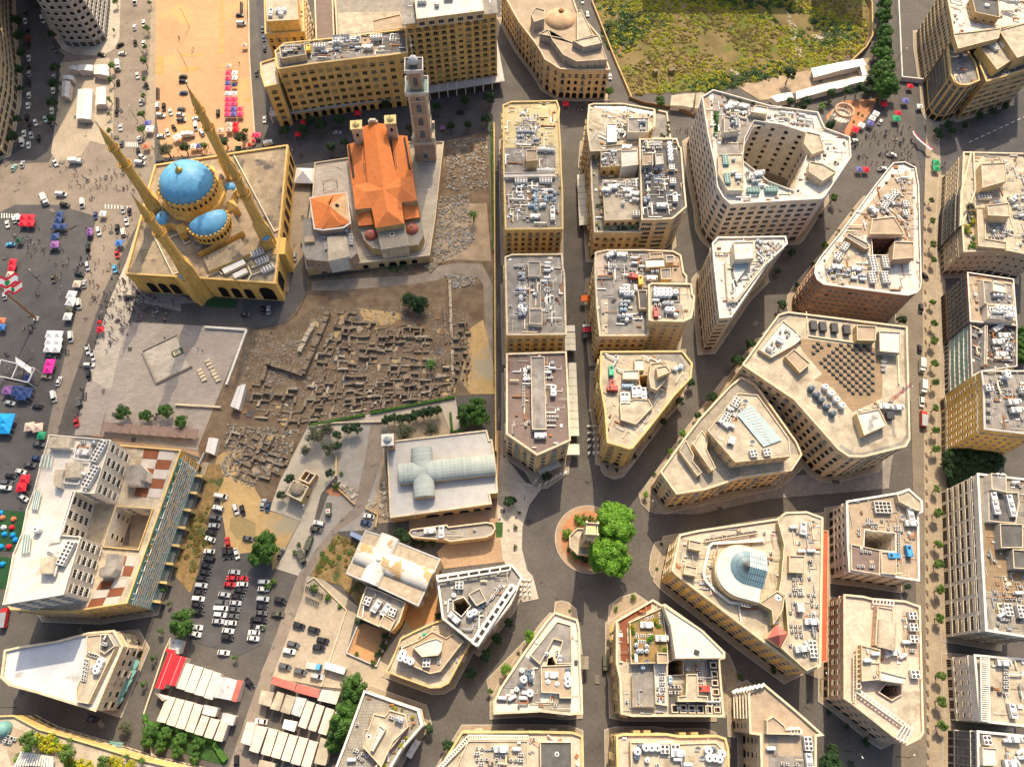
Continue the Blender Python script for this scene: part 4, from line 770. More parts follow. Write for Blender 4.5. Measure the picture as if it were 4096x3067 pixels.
for a,c in(((582,435,11.6),(628,735,11.6)),((1106,360,11.6),(1156,655,11.6))):
 a=at('C',*a);c=at('C',*c);b.bar(a+Vector((0,0,.3)),c+Vector((0,0,.3)),.9,'glass_and_shade')
b.obj('skylight',CH)
for u,v,s in((695,405,0),(700,435,0),(706,468,0),(711,510,0),(727,620,0),(733,655,0),(738,682,0),(988,363,1),(994,395,1),(999,428,1),(1004,462,1),(1011,505,1),(1015,530,1),(1021,568,1),(1028,612,1),(1033,637,1)):
 q=at('C',u,v,14);winobj(CH,winmesh(1.0,1.3,'rect','glass_and_shade','trim_cream'),q.x+(-.3 if s==0 else .3),q.y,14.2,math.pi/2 if s==0 else-math.pi/2,'dormer_window')
b=MB();b.prism(W('C','835,1205 1110,1165 1147,1375 885,1415',13),3,13,'pale_stone','roof_pavers');b.prism(W('C','672,1192 835,1205 890,1413 800,1402 720,1320',10),3,10,'tan_stone','roof_pavers');b.prism(W('C','1108,1135 1256,1110 1290,1275 1240,1370 1145,1380',10),3,10,'tan_stone','roof_pavers');b.obj('apse',CH)
for u,v,r in((792,1282,2.9),(1180,1222,3.0)):
 q=at('C',u,v,10);b=MB();b.lathe((q.x,q.y,10),domeprof(r,2.4,8),'red_dome',24);b.lathe((q.x,q.y,12.2),[(.6,0),(.6,.5),(0,.9)],'metal_grey',8);b.obj('dome',CH,smooth=False)
q=at('C',990,1272,13);b=MB();b.box((q.x,q.y,12.98),(1.9,1.9,.3),'trim_white');b.box((q.x,q.y,13.28),(1.3,1.3,.04),'glass_and_shade');b.obj('roof_hatch',CH)
q=at('C',808,205,20);b=MB();b.box((q.x,q.y,10),(4.5,1.2,10.5),'pale_stone');b.box((q.x,q.y,20.5),(3,1.4,1),'trim_cream');b.obj('gable',CH)
for u,v in((648,235),(972,185)):
 q=at('C',u,v,24);b=MB();b.prism(sq(q,4.6,.12),0,23.5,'pale_stone');w=b.obj('bell_tower',CH)
 b=MB();b.prism(sq(q,5.6,.12),23.5,24.1,'yellow_plaster');b.lathe((q.x,q.y,24.1),domeprof(1.7,1.5,6),'yellow_plaster',16);b.lathe((q.x,q.y,25.4),[(.25,0),(.2,.6),(0,1.8)],'gilt',6);b.obj('tower_cap',CH)
 for k in range(4):
  an=.12+k*math.pi/2;winobj(CH,winmesh(1.2,2.4,'arch','glass_and_shade','trim_cream'),q.x+2.3*math.cos(an),q.y+2.3*math.sin(an),18.5,an-math.pi/2,'belfry_opening',w)
# --- campanile
q=at('10',1478,1388);cc=(q.x,q.y);cr=.07
t=empty('campanile',(cc[0],cc[1],0));tag(t,'tall slender pink stone bell tower with silver globe beside the orange roofed cathedral','bell tower')
b=MB();b.prism(sq(cc,10,cr),0,17,'rose_stone');b.prism(sq(cc,10.8,cr),17,18.2,'trim_cream')
for s in sq(cc,9.6,cr):b.prism(sq(s,1.5,cr),18.2,21.5,'trim_cream')
b.obj('base',t)
b=MB();b.prism(sq(cc,8,cr),18,46.5,'rose_stone')
for s in sq(cc,7.6,cr):b.prism(sq(s,1.0,cr),18.2,46,'pale_stone')
for z in(26,34.5,42.5):b.prism(sq(cc,8.8,cr),z,z+.5,'trim_cream')
b.obj('shaft',t)
b=MB();b.prism(sq(cc,10.4,cr),46.5,47.6,'trim_cream',bottom=True);b.band(ccw(sq(cc,10.2,cr)),.1,47.6,48.8,'trim_white',.3);b.ring(ccw(sq(cc,9.6,cr)),47.6,48.8,'trim_white',flip=True);b.prism(sq(cc,9.3,cr),47.7,47.8,'machine_teal');b.obj('gallery',t)
b=MB();b.prism(sq(cc,6.2,cr),47.8,58,'rose_stone')
for s in sq(cc,5.9,cr):b.prism(sq(s,.9,cr),47.8,57.8,'trim_cream')
b.obj('belfry',t)
b=MB();b.prism(sq(cc,8,cr),58,59.3,'trim_white','roof_dark',bottom=True);b.band(ccw(sq(cc,8,cr)),.05,59.3,59.7,'trim_white',.4);b.obj('cap_slab',t)
b=MB();b.lathe((cc[0],cc[1],61.6),[(0.01,-2)]+[(2.1*math.cos(a),2.1*math.sin(a))for a in[x*math.pi/12 for x in range(-5,6)]]+[(0,2.1)],'metal_white',20);b.obj('globe',t,smooth=True)
b=MB();b.bar((cc[0],cc[1],63),(cc[0],cc[1],73.2),.3,'metal_white');b.box((cc[0],cc[1],68.5),(.6,.6,.6),'metal_white');b.obj('finial',t)
for k in range(4):
 an=cr+k*math.pi/2
 def W2(r,z,w,h,kd,nm='window',pn='glass_slate'):winobj(t,winmesh(w,h,kd,pn,'trim_white'),cc[0]+r*math.cos(an),cc[1]+r*math.sin(an),z,an-math.pi/2,nm)
 for z in(20.2,28,36):W2(4.02,z,2.6,5,'arch')
 W2(4.02,43.3,2.0,2.0,'arch');W2(3.12,50.5,2.2,5,'arch');W2(5.02,7.5,2,3.4,'arch');W2(5.02,.4,3.4,5.2,'arch','doorway');
 for s in(-1.6,0,1.6):winobj(t,winmesh(.5,1.5,'rect','glass_and_shade','trim_white'),cc[0]+5.02*math.cos(an)-s*math.sin(an),cc[1]+5.02*math.sin(an)+s*math.cos(an),14,an-math.pi/2)
# --- house with orange hipped roof left of the cathedral
t,p=rootat('rectory','C','150,1120 250,1110 590,1170 660,1445 600,1500 385,1525 180,1510 140,1410',12,'brick faced church house with pale flat roofs and white porch below the hipped roof','house')
b=MB();b.prism(p,3,12,'rose_stone','roof_grey');b.obj('wall',t);b=MB();b.prism(W('C','375,1290 552,1290 590,1480 385,1525',13.5),4,13.5,'trim_white','roof_cream');b.obj('porch',t)
b=MB();b.prism(W('C','155,1295 250,1285 255,1335 160,1345',13.4),11.9,13.4,'trim_yellow','roof_tan');b.obj('roof_box',t)
cnt={'n':0};facade(t,p,3.2,12,'small',cnt,ground=False)
t,p=rootat('hipped_house','C','222,930 552,885 587,1160 525,1200 340,1222 262,1212',16,'square church house with orange hipped roof carrying a small dark bell','house')
b=MB();b.ring(p,3,16,'rose_stone');b.obj('wall',t);b=MB();b.band(p,.7,15.6,16,'trim_white');b.obj('eaves',t);b=MB();ap=(395,1000,19.5)
for q,m in(([(215,930,16),(300,912,16),ap],'orange_tiles'),([(300,912,16),(440,893,16),(395,960,18.6),ap],'orange_tiles'),([(440,893,16),(556,880,16),ap],'orange_tiles'),([(556,880,16),(592,1160,16),ap],'orange_tiles_pale'),([(592,1160,16),(525,1185,16),(410,1090,18.6),ap],'orange_tiles'),([(525,1190,16),(340,1225,16),(412,1085,18.8)],'orange_tiles'),([(340,1215,16),(260,1215,16),(215,930,16),ap],'orange_tiles'),([(340,1215,16),(412,1085,18.6),ap],'orange_tiles')):surf(b,'C',q,m)
b.obj('roof',t);q=at('C',468,1000,18);b=MB();b.lathe((q.x,q.y,17),[(.9,0),(1,.8),(.6,1.8),(0,2.2)],'metal_dark',10);b.obj('bell',t);q=at('C',392,985,19.6);b=MB();b.bar((q.x,q.y,19),(q.x,q.y,21.4),.15,'metal_dark');b.bar((q.x-.6,q.y,20.6),(q.x+.6,q.y,20.6),.15,'metal_dark');b.obj('cross',t)
# --- bare concrete dome inside the arcaded corner building
q=at('20',412,185,17);b=MB();b.lathe((q.x,q.y,15),[(8.6,0),(8.6,2.2)]+[(r,z+2.2)for r,z in domeprof(8.2,4.5,10)],'dome_concrete',40);b.obj('dome',BLD['egg_dome'][0])
b=MB();b.lathe((q.x+.4,q.y+2,20.5),[(2,0),(2,.9),(1.4,1),(1.2,2),(0,2.4)],'rust',12);b.obj('lantern',BLD['egg_dome'][0])
# --- round hall with the fan shaped glass
R0=BLD['fan_dome_block'][0];q=at('Z',752,555,26);r=9.2;ax=rad(-14)
def dshape(r,ext,n=40,rot=ax):
 o=[]
 for k in range(n+1):
  t=math.pi/2+math.pi*k/n;o.append((r*math.cos(t),r*math.sin(t)))
 o+=[(ext,-r),(ext,r)]
 return ccw([(q.x+x*math.cos(rot)-y*math.sin(rot),q.y+x*math.sin(rot)+y*math.cos(rot))for x,y in o])
b=MB();b.prism(dshape(9.5,7.3),21,25.6,'cream_stone','trim_cream');b.prism(dshape(9.1,7.1),25.6,26.2,'trim_cream','roof_white');b.obj('drum',R0)
g0=at('Z',822,510,28.5);b=MB();N_=24
lo,hi=[],[]
for k in range(N_+1):t=ax+math.pi/2+math.pi*k/N_;lo.append((g0 .x+6*math.cos(t),g0 .y+6*math.sin(t),26.2));hi.append((g0 .x,g0 .y,29.2))
for k in range(N_):b.face([lo[k],lo[k+1],hi[k]],'glass_blue')
ex=Vector((math.cos(ax),math.sin(ax),0))*6.2;e0,e1=Vector(lo[0])+ex,Vector(lo[-1])+ex;rg=Vector((g0 .x,g0 .y,29.2));rg2=rg+ex
b.face([lo[0],rg,rg2,e0],'glass_pale');b.face([lo[-1],e1,rg2,rg],'glass_blue');b.face([e0,rg2,e1],'olive_render');gd=b.obj('glass_roof',R0)
b=MB()
for k in range(0,N_+1):b.bar(lo[k],hi[k],.13,'metal_dark')
for k in range(1,8):b.bar(Vector(lo[0])+ex*k/8,rg+ex*k/8,.12,'metal_dark');b.bar(Vector(lo[-1])+ex*k/8,rg+ex*k/8,.12,'metal_dark')
for f in(.33,.66):
 for k in range(N_):b.bar(Vector(lo[k]).lerp(Vector(hi[k]),f),Vector(lo[k+1]).lerp(Vector(hi[k]),f),.1,'metal_dark')
 b.bar(Vector(lo[-1]).lerp(rg,f),e1 .lerp(rg2,f),.1,'metal_dark');b.bar(Vector(lo[0]).lerp(rg,f),e0 .lerp(rg2,f),.1,'metal_dark')
b.obj('glazing_bars',gd,org=R0 .location)
b=MB();ap=at('Z',1105,1155,28)
co=[at('Z',1075,1052,24.6),at('Z',1192,1140,24.6),at('Z',1110,1272,24.6),at('Z',995,1185,24.6)]
for k in range(4):
 a,c=co[k],co[(k+1)%4];b.face([a,c,ap],'red_metal' if 0 else 'faded_red_metal',[(0,0),((c-a).length,0),((c-a).length/2,4)])
b.prism([tuple(c[:2])for c in co],20,24.6,'cream_stone');b.obj('hipped_turret',R0)
b=MB()
for k in range(13):a=at('Z',410+k*40,262-k*8,22.3);c=at('Z',400+k*40,240-k*8,22.3);b.bar(at('Z',405+k*40,270-k*7.5,22),at('Z',405+k*40,235-k*6,22.4),.2,'trim_cream')
b.bar(at('Z',400,272,22.2),at('Z',905,190,22.2),.3,'trim_cream');b.prism(W('Z','400,250 880,168 905,190 410,272',21.7),21.2,21.7,'metal_dark');b.obj('pergola',R0)
for s,w in(('1100,60 480,290 430,330 385,560 410,640 640,850 760,860',.0),):
 b=MB();q=W('Z','960,262 470,290 440,320 385,560 405,640 500,740 640,850 760,858',22)
 for i in range(len(q)-1):b.bar(q[i],q[i+1],.9,'trim_white')
 b.obj('roof_duct',R0)
# --- skylight pyramids on the big cream block
R1=BLD['skylight_block'][0];z=BLD['skylight_block'][1]+.03;b=MB();b.lathe((0,0,0),[(1.02,0),(1.0,.25),(.2,.75)],'metal_dark',4);b.lathe((0,0,.75),[(.2,0),(0,.08)],'glass_pale',4);sm=b.mesh('skylight');ns=0
sl=[(430,1308),(395,1332),(460,1340),(525,1320),(425,1365),(390,1392)]
for j in range(14):
 y=1330+j*31.5;x0,x1=(580-j*34 if j<5 else 445+(j-5)*33),915
 off=0 if j%2==0 else 34
 x=900-off
 while x>x0:
  if not(j==0 and x>860)and x<925:sl.append((x,y+(900-x)*-.03))
  x-=68
for u,v in sl:
 q=at('31',u,v,z);winobj(R1,sm,q.x,q.y,z,math.pi/4,'skylight')
b=MB()
for s,m,w in(('1085,345 1100,345 1105,570','trim_white',.5),('350,1240 760,1300','pipe_cream',.4),('330,1030 340,1200','pipe_cream',.3),('1120,1410 1130,1656','pipe_cream',.5)):
 q=W('31',s,z+.4)
 for i in range(len(q)-1):b.bar(q[i],q[i+1],w,m)
b.obj('pipework',R1)
# --- clock tower on the island
q=at('22',690,1243,28);cc=(q.x,q.y);cr=-.05
t=empty('clock_tower',(cc[0],cc[1],0));tag(t,'square stone clock tower on its octagonal platform between the two round trees','clock tower')
b=MB();b.prism(ngon((cc[0]-1.0,cc[1]+.3),5.6,8,.39),.2,4.2,'pale_stone','roof_cream');b.band(ccw(ngon((cc[0]-1.0,cc[1]+.3),5.6,8,.39)),.02,4.2,5,'trim_cream',.4);b.obj('platform',t)
b=MB();b.prism(sq(cc,3.7,cr),4.1,24,'cream_stone');
for s in sq(cc,3.5,cr):b.prism(sq(s,.7,cr),4.2,23,'pale_stone')
b.obj('shaft',t);b=MB();b.prism(sq(cc,4.7,cr),24,24.6,'trim_cream',bottom=True);b.prism(sq(cc,4.0,cr),24.6,27.2,'cream_stone');b.band(ccw(sq(cc,4.3,cr)),.02,27.2,28,'trim_cream',.35)
for s in sq(cc,4.1,cr):b.prism(sq(s,.8,cr),24.6,28.9,'trim_cream')
b.obj('parapet',t)
for k in range(4):
 an=cr+k*math.pi/2
 b=MB();b.lathe((0,0,0),[(0.01,.12),(1.15,.12),(1.3,.16),(1.3,0)],'trim_white',20);b.box((0,.5,.14),(.1,.9,.04),'metal_dark');b.box((.3,0,.14),(.6,.1,.04),'metal_dark')
 o=b.obj('clock_face',t,org=(0,0,0));o.location=(2.0*math.cos(an),2.0*math.sin(an),20.6);o.rotation_euler=Vector((math.cos(an),math.sin(an),0)).to_track_quat('Z','Y').to_euler()
 for s in(-.6,.6):winobj(t,winmesh(.5,6.5,'arch','glass_and_shade','trim_cream'),cc[0]+1.86*math.cos(an)-s*math.sin(an),cc[1]+1.86*math.sin(an)+s*math.cos(an),9.5,an-math.pi/2,'slit')
# --- the two vaulted churches
def vault(b,a,c,r,z,rise,m,n=10):
 a,c=Vector(a[:2]),Vector(c[:2]);e=(c-a).normalized();nn=Vector((-e.y,e.x));L=(c-a).length
 pr=[(r*math.cos(math.pi*k/n),rise*math.sin(math.pi*k/n))for k in range(n+1)];arc=0
 for k in range(n):
  d=math.dist(pr[k],pr[k+1]);q=[]
  for s,(x,zz)in((a,pr[k]),(c,pr[k]),(c,pr[k+1]),(a,pr[k+1])):w=s+nn*x;q.append((w.x,w.y,z+zz))
  b.face(q,m,[(arc,0),(arc,L),(arc+d,L),(arc+d,0)]);arc+=d
 for s in(a,c):b.face([((s+nn*x).x,(s+nn*x).y,z+zz)for x,zz in pr],m)
t,p=rootat('greek_church','12','1130,560 1190,487 1990,395 2012,480 2035,475 2060,640 2085,935 2015,940 2032,1030 1158,1150',8.5,'pale grey roofed church with a metal barrel vaulted cross and corner belfry','church')
b=MB();b.ring(p,0,8.5,'tan_stone');b.obj('wall',t);b=MB();i2=offset(p,-.5);b.cap(i2,7.9,'roof_grey' if 0 else 'trim_grey');b.obj('roof',t);b=MB();b.band(p,.12,7.9,8.5,'trim_cream',.5);b.ring(i2,7.9,8.5,'trim_cream',flip=True);b.obj('parapet',t)
b=MB();a,c=at('12',1235,775,10.5),at('12',2060,690,10.5);e=(c-a).normalized();n2=Vector((-e.y,e.x,0))
b.prism([tuple((a+n2*4.1)[:2]),tuple((a-n2*4.1)[:2]),tuple((c-n2*4.1)[:2]),tuple((c+n2*4.1)[:2])],7.8,10.2,'tan_stone')
x0=a+e*((at('12',1440,760,10.5)-a).dot(e));a2,c2=x0+n2*9.8,x0-n2*10.4;b.prism([tuple((a2-e*4)[:2]),tuple((a2+e*4)[:2]),tuple((c2+e*4)[:2]),tuple((c2-e*4)[:2])],7.8,10.2,'tan_stone');b.obj('clerestory',t)
b=MB();vault(b,a,c,4.3,10.2,2.6,'vault_metal');vault(b,a2,c2,4.2,10.2,2.55,'vault_metal');b.obj('barrel_vault',t)
pa,pc=at('12',1158,1150,8.5),at('12',2032,1030,8.5);e2=(pc-pa).normalized();an=math.atan2(e2 .y,e2 .x)-math.pi
for f,w,h in((.09,1,1),(.22,1,1),(.4,5.4,5),(.56,4.2,5),(.72,3.8,4.8),(.85,3,4.6),(.96,2.6,4.4)):q=pa+(pc-pa)*f;winobj(t,winmesh(w,h if h>2 else 1.1,'arcade' if h>2 else 'rect','glass_and_shade','trim_cream'),q.x,q.y,.3 if h>2 else 5.2,an,'archway' if h>2 else 'window')
b=MB();q=at('12',1135,478,15);b.prism(sq(q,4.3,.1),0,14.4,'rose_stone');b.prism(sq(q,4.9,.1),14.4,15,'trim_white',bottom=True);b.lathe((q.x,q.y,15),domeprof(1.7,1.6,6),'vault_metal',20);b.bar((q.x,q.y,16.4),(q.x,q.y,18),.14,'metal_dark');b.bar((q.x-.5,q.y,17.5),(q.x+.5,q.y,17.5),.14,'metal_dark');bt=b.obj('belfry',t)
for k in range(4):
 for s in(-.9,.9):an=.1+k*math.pi/2;winobj(t,winmesh(.8,1.8,'arch','glass_and_shade','trim_cream'),q.x+2.16*math.cos(an)-s*math.sin(an),q.y+2.16*math.sin(an)+s*math.cos(an),11.6,an-math.pi/2,'opening',bt)
t,p=rootat('white_vault_church','12','945,1262 1075,1300 1590,1508 1400,1910 1100,1770 780,1632 880,1400',11.5,'weathered church with white and ochre stained vaults above the orange courtyards','church')
b=MB();b.ring(p,0,11.5,'weathered_plaster');b.obj('wall',t);b=MB();b.cap(p,11.5,'weathered_plaster');b.obj('roof',t)
b=MB();b.band(p,.15,11.1,11.7,'trim_grey',.4);b.obj('parapet',t)
a,c=at('12',870,1440,13),at('12',1500,1690,13);x0=at('12',1062,1512,13);e=(c-a).normalized();n2=Vector((-e.y,e.x,0));b=MB()
vault(b,a,c,3.9,11.5,2.4,'old_plaster');a2,c2=x0+n2*9.6,x0-n2*9.0;vault(b,a2,c2,3.8,11.5,2.35,'old_plaster');b.lathe((x0 .x,x0 .y,13.6),domeprof(1.1,.9,5),'old_plaster',16);b.obj('barrel_vault',t)
cnt={'n':0};facade(t,p,0,11.5,'small',cnt,ground=False)
# --- domed mausoleum with roofless annex, on the walk
t,p=rootat('mausoleum','12','322,825 455,880 388,1010 255,945',6,'small square stone shrine with rubble dome standing on the concrete walk','shrine')
b=MB();b.ring(p,0,6,'tan_stone');i2=offset(p,-.45);b.cap(i2,5.5,'roof_cream');b.band(p,.02,5.5,6,'trim_cream',.45);b.obj('wall',t);b=MB();q=at('12',355,905,6);b.lathe((q.x,q.y,5.5),domeprof(2.9,1.9,7),'ruin_rubble',24);b.obj('dome',t)
an=math.atan2((p[1]-p[0]).y,(p[1]-p[0]).x)
for k in range(4):
 a,c=p[k],p[(k+1)%4];mid=(a+c)/2;winobj(t,winmesh(1.2,2.6,'arch','glass_and_shade','trim_cream'),mid.x,mid.y,.6,math.atan2((c-a).y,(c-a).x)-math.pi,'opening')
t,p=rootat('shrine_annex','12','425,735 522,775 458,862 365,820',4,'roofless stone annex beside the small domed shrine','ruin');i2=offset(p,-.6);b=MB();b.ring(p,0,4,'tan_stone');b.ring(i2,.3,4,'tan_stone',flip=True);b.band(p,.01,3.7,4,'trim_cream',.6);b.cap(i2,.3,'gravel');b.obj('wall',t)
b=MB();m1,m2=(i2[0]+i2[1])/2,(i2[2]+i2[3])/2;b.bar((m1 .x,m1 .y,3.7),(m2 .x,m2 .y,3.7),.4,'trim_cream');b.obj('cross_wall',t)
# --- white drum tower with open ring
q=at('30',665,942,13);t=empty('drum_tower',(q.x,q.y,0));tag(t,'white cylindrical tower with open pink rimmed ring beside the planted square','tower')
b=MB();b.lathe((q.x,q.y,0),[(5.1,0),(5.1,9),(4.6,9),(4.6,8),(0,8)],'white_render',40);b.obj('wall',t)
b=MB();b.lathe((q.x,q.y,0),[(4.7,11.6),(4.9,11.6),(4.9,12.8),(4.1,12.8),(4.1,11.6),(4.7,11.6)],'rose_stone',40);b.obj('ring',t)
for k in range(16):b=MB();a_=k*math.pi/8;b.bar((q.x+4.7*math.cos(a_),q.y+4.7*math.sin(a_),9),(q.x+4.6*math.cos(a_+.2),q.y+4.6*math.sin(a_+.2),11.7),.3,'trim_white');b.obj('strut',t)
# --- hotel canopies
def slab(key,fr,s,z,m,m2='trim_grey',name='canopy',th=.5):
 b=MB();p=ccw(W(fr,s,z));b.ring(p,z-th,z,m2);b.cap(p,z,m);b.cap(p,z-th,m,down=True);return b.obj(name,BLD[key][0])
slab('hotel_wing','10','125,1005 1330,830 1330,775 1180,800 135,955',6,'trim_grey');slab('hotel_tower','10','1335,828 1500,800 2145,700 2078,340 2045,345 2085,655 1500,742 1335,770',6,'trim_grey')
for key,a,c,n in(('hotel_wing',(125,985),(1330,808),15),('hotel_tower',(1345,806),(2115,690),10)):
 b=MB()
 for k in range(n+1):
  u,v=along(a,c,k/n);q=at('10',u,v-25,6);b.box((q.x,q.y,5.9),(.35,5,.35),'trim_white');b.box((q.x,q.y-2,0),(.5,.5,5.6),'trim_white')
 b.obj('canopy_frame',BLD[key][0])
# overhanging slab of the hotel tower
b=MB();p=ccw(W('10','1262,215 2085,110 2060,-200 1240,-150',43.2));b.prism(p,42.7,43.2,'trim_grey','roof_grey',bottom=True);b.obj('overhang',BLD['hotel_tower'][0]);pent('hotel_tower','10','1385,165 1968,92 1940,-120 1360,-60',46.5,'cream_stone','roof_white','white',z0=43.2,name='penthouse_storey')
# --- white block: lattice screen, chequered panels, side slats
RW=BLD['white_stepped_block'][0];z=BLD['white_stepped_block'][1]+.03
def bil(q,s,t):(a,b_,c,d)=q;return tuple(((1-t)*((1-s)*a[i]+s*b_[i])+t*((1-s)*d[i]+s*c[i]))for i in(0,1))
for fr,q,nr in(('02',((1243,558),(1512,576),(1378,985),(1155,968)),5),('03',((868,52),(1108,32),(1018,250),(745,285)),3),('02',((1010,1475),(1185,1485),(1130,1656),(975,1650)),2)):
 for r in range(nr):
  for c in range(2):
   w=[bil(q,(c+.02),0)for _ in(0,)]
   cs=[bil(q,(c+a)/2,(r+d)/nr)for a,d in((.02,.03),(.98,.03),(.98,.97),(.02,.97))]
   b=MB();b.prism([tuple(at(fr,u,v,z)[:2])for u,v in cs],z-.02,z+.12,'rust_brown_panel' if(r+c)%2==0 else 'grey_panel');b.obj('roof_panel',RW)
b=MB();top0,top1=at('02',1560,566,21.5),at('02',1095,1885,21.5);e=(top1-top0);L=e.length;e.normalize();nn=Vector((e.y,-e.x,0));nn=nn if nn.x>0 else-nn;rr=random.Random(5)
def LP(s,zz,o=.9):q=top0+e*s+nn*o;return Vector((q.x,q.y,zz))
zz=6.5;k=0
while zz<20.4:
 b.bar(LP(3,zz),LP(L,zz),.3,'trim_white');s=3+rr.random()*2
 while s<L:b.bar(LP(s,zz),LP(s,zz+1.6),.26,'trim_white');s+=1.5+rr.random()*3
 if rr.random()<.95:
  for _ in range(13):s0=3+rr.random()*(L-8);b.face([LP(s0,zz+.1),LP(s0+2.2,zz+.1),LP(s0+2.2,zz+1.4),LP(s0,zz+1.4)],rr.choice(('glass_pale','trim_yellow','ochre_stone')))
 zz+=1.6
b.obj('lattice_screen',RW);b=MB();b.face([LP(3,1,.1),LP(L,1,.1),LP(L,20.6,.1),LP(3,20.6,.1)],'glass_teal');b.obj('screen_glazing',RW)
for k in range(8):
 b=MB();s=5+k*(L-8)/7;q=LP(s,0,1.9);b.box((q.x,q.y,0),(3.6,.9,5.2),'trim_yellow',math.atan2(nn.y,nn.x));b.obj('buttress',RW)
b=MB();q0,q1=LP(4,3,.2),LP(L-1,3,.2)
b.face([LP(4,3.2,.2),LP(L-1,3.2,.2),LP(L-1,3.0,2.4),LP(4,3.0,2.4)],'glass_slate');b.obj('glass_awning',RW)
for s in('370,605 455,612 435,720 340,712','355,925 305,915 270,1075 320,1085','205,1290 265,1300 250,1450 180,1460'):
 b=MB();p=W('02',s,36.2);
 for k in range(7):a=p[0].lerp(p[1],k/6);c=p[3].lerp(p[2],k/6);b.bar(a,c,.25,'machine_teal' if k%2 else 'trim_white')
 b.obj('louvre',RW)
for s in('425,450 612,462 590,552 412,545','560,680 690,665 680,800 560,805','345,1490 475,1485 450,1630 340,1630','470,740 550,735 515,890 460,870'):
 b=MB();b.prism(W('02',s,38),35,38,'white_render','roof_cream');b.obj('penthouse',RW)
for s in('1090,700 1215,690 1250,730 1275,750 1260,830 1210,820 1200,865 1085,860','860,1585 905,1570 925,1460 1030,1465 1000,1590 950,1650 850,1656'):
 b=MB();b.prism(W('02',s,25),20.5,25,'white_render','roof_grey');b.obj('stair_house',RW)
b=MB()
for s in('420,550 655,560 640,640 780,660 740,920','555,800 555,850 680,860 690,820','650,920 540,1260 510,1330 430,1340 400,1420 520,1480 470,1656','410,1410 500,1420'):
 q=W('02',s,36.4)
 for i in range(len(q)-1):b.bar(q[i],q[i+1],.45,'metal_white')
b.obj('pipework',RW)
# white frame round the grey roofed block
RF=BLD['white_frame_block'][0];b=MB();z=17.4
def ladder(b,fr,o,i,n,z,m='trim_white',w=.55):
 o=W(fr,o,z);i=W(fr,i,z);b.bar(o[0],o[1],w,m);b.bar(i[0],i[1],w,m)
 for k in range(n+1):b.bar(o[0].lerp(o[1],k/n),i[0].lerp(i[1],k/n),w,m)
ladder(b,'13','1560,20 2200,-90','1568,55 2190,-45',7,z);ladder(b,'13','2240,105 1908,608','2200,80 1862,575',8,z,w=.9);b.obj('parapet_frame',RF)
for key,fr,o,i,n,z,m in(('pink_block','33','735,690 735,1095','755,690 755,1095',14,18.3,'trim_cream'),('pink_block','33','762,1010 1235,1345','785,985 1245,1320',15,18.6,'trim_white'),('pink_block','33','765,600 765,980','800,600 800,975',9,19.5,'trim_cream'),
 ('pink_block','33','1100,1400 1190,1440','1170,1290 1240,1330',3,19,'trim_white'),('pink_block','33','905,205 1085,225','905,245 1080,262',6,18.8,'trim_white'),('south_long_block','23','-380,1378 140,1382','-380,1412 140,1412',26,16.3,'trim_white'),('south_long_block','23','-640,1656 -390,1390','-600,1656 -370,1420',14,16.3,'trim_white'),
 ('perforated_block','33','1832,700 1840,1252','1905,705 1912,1258',30,19.5,'trim_white')):
 b=MB();ladder(b,fr,o,i,n,z,m,.35);b.obj('roof_screen',BLD[key][0])
b=MB();vault(b,at('33',1020,640,20.5),at('33',1030,400,20.5),3.1,20.2,1.6,'roof_cream');b.obj('barrel_vault',BLD['pink_block'][0])
# louvres and fins on west fronts
b=MB()
for k in range(6):q=W('23','%d,1000 %d,1240'%(1900+k*28,1885+k*30),20-k*.1);b.bar(at('23',1910+k*26,1010+k*-3,19.6),at('23',1918+k*26,1235,19.6),.4,'trim_cream')
for k in range(7):b.bar(at('23',1900+k*40,1012-k*8,20.6),at('23',1950+k*38,985-k*8,20.6),.9,'trim_white')
b.obj('sun_fins',BLD['hipped_fin_block'][0])
# teal awnings on the pale building, small canopy shades elsewhere
for u,v in((1150,770),(1120,850),(1085,925),(1042,1005),(1005,1085)):
 b=MB();q=at('03',u,v,4);b.box((q.x+.6,q.y,3.8),(2.2,3.2,.25),'machine_teal',-.42);b.obj('awning',BLD['grey_white_roof'][0])
# ------------------------------------------------------------------ roof machines
def fan(b,x,y,z,r,m='fan_black'):
 b.lathe((x,y,z),[(r,0),(r,.06),(r*.25,.06),(r*.22,.1),(0,.1)],m,12,ms=[m,m,'metal_grey','metal_grey'])
def mbox(c,d,m,rot=0.,top=None):b=MB();b.box(c,d,m,rot,top);return b
def eqproto(key,name,casing,fans,L=1.,Wd=1.,h=.8,r=.33,feet=True):
 c=mbox((0,0,.2),(L,Wd,h-.2),casing);f=[]
 for i,(x,y)in enumerate(fans):b=MB();fan(b,x,y,h,r);f.append(('fan',b))
 ft=MB()
 for s in(-1,1):ft.box((s*L*.36,0,0),(.12,Wd,.2),'metal_dark')
 proto(key,name,[('casing',c)]+f+[('base_frame',ft)])
eqproto('ac','air_conditioner','metal_white',[(0,0)],.95,.85,.85)
eqproto('ac2','twin_fan_air_conditioner','metal_white',[(-.42,0),(.42,0)],1.8,.95,1.0,.34)
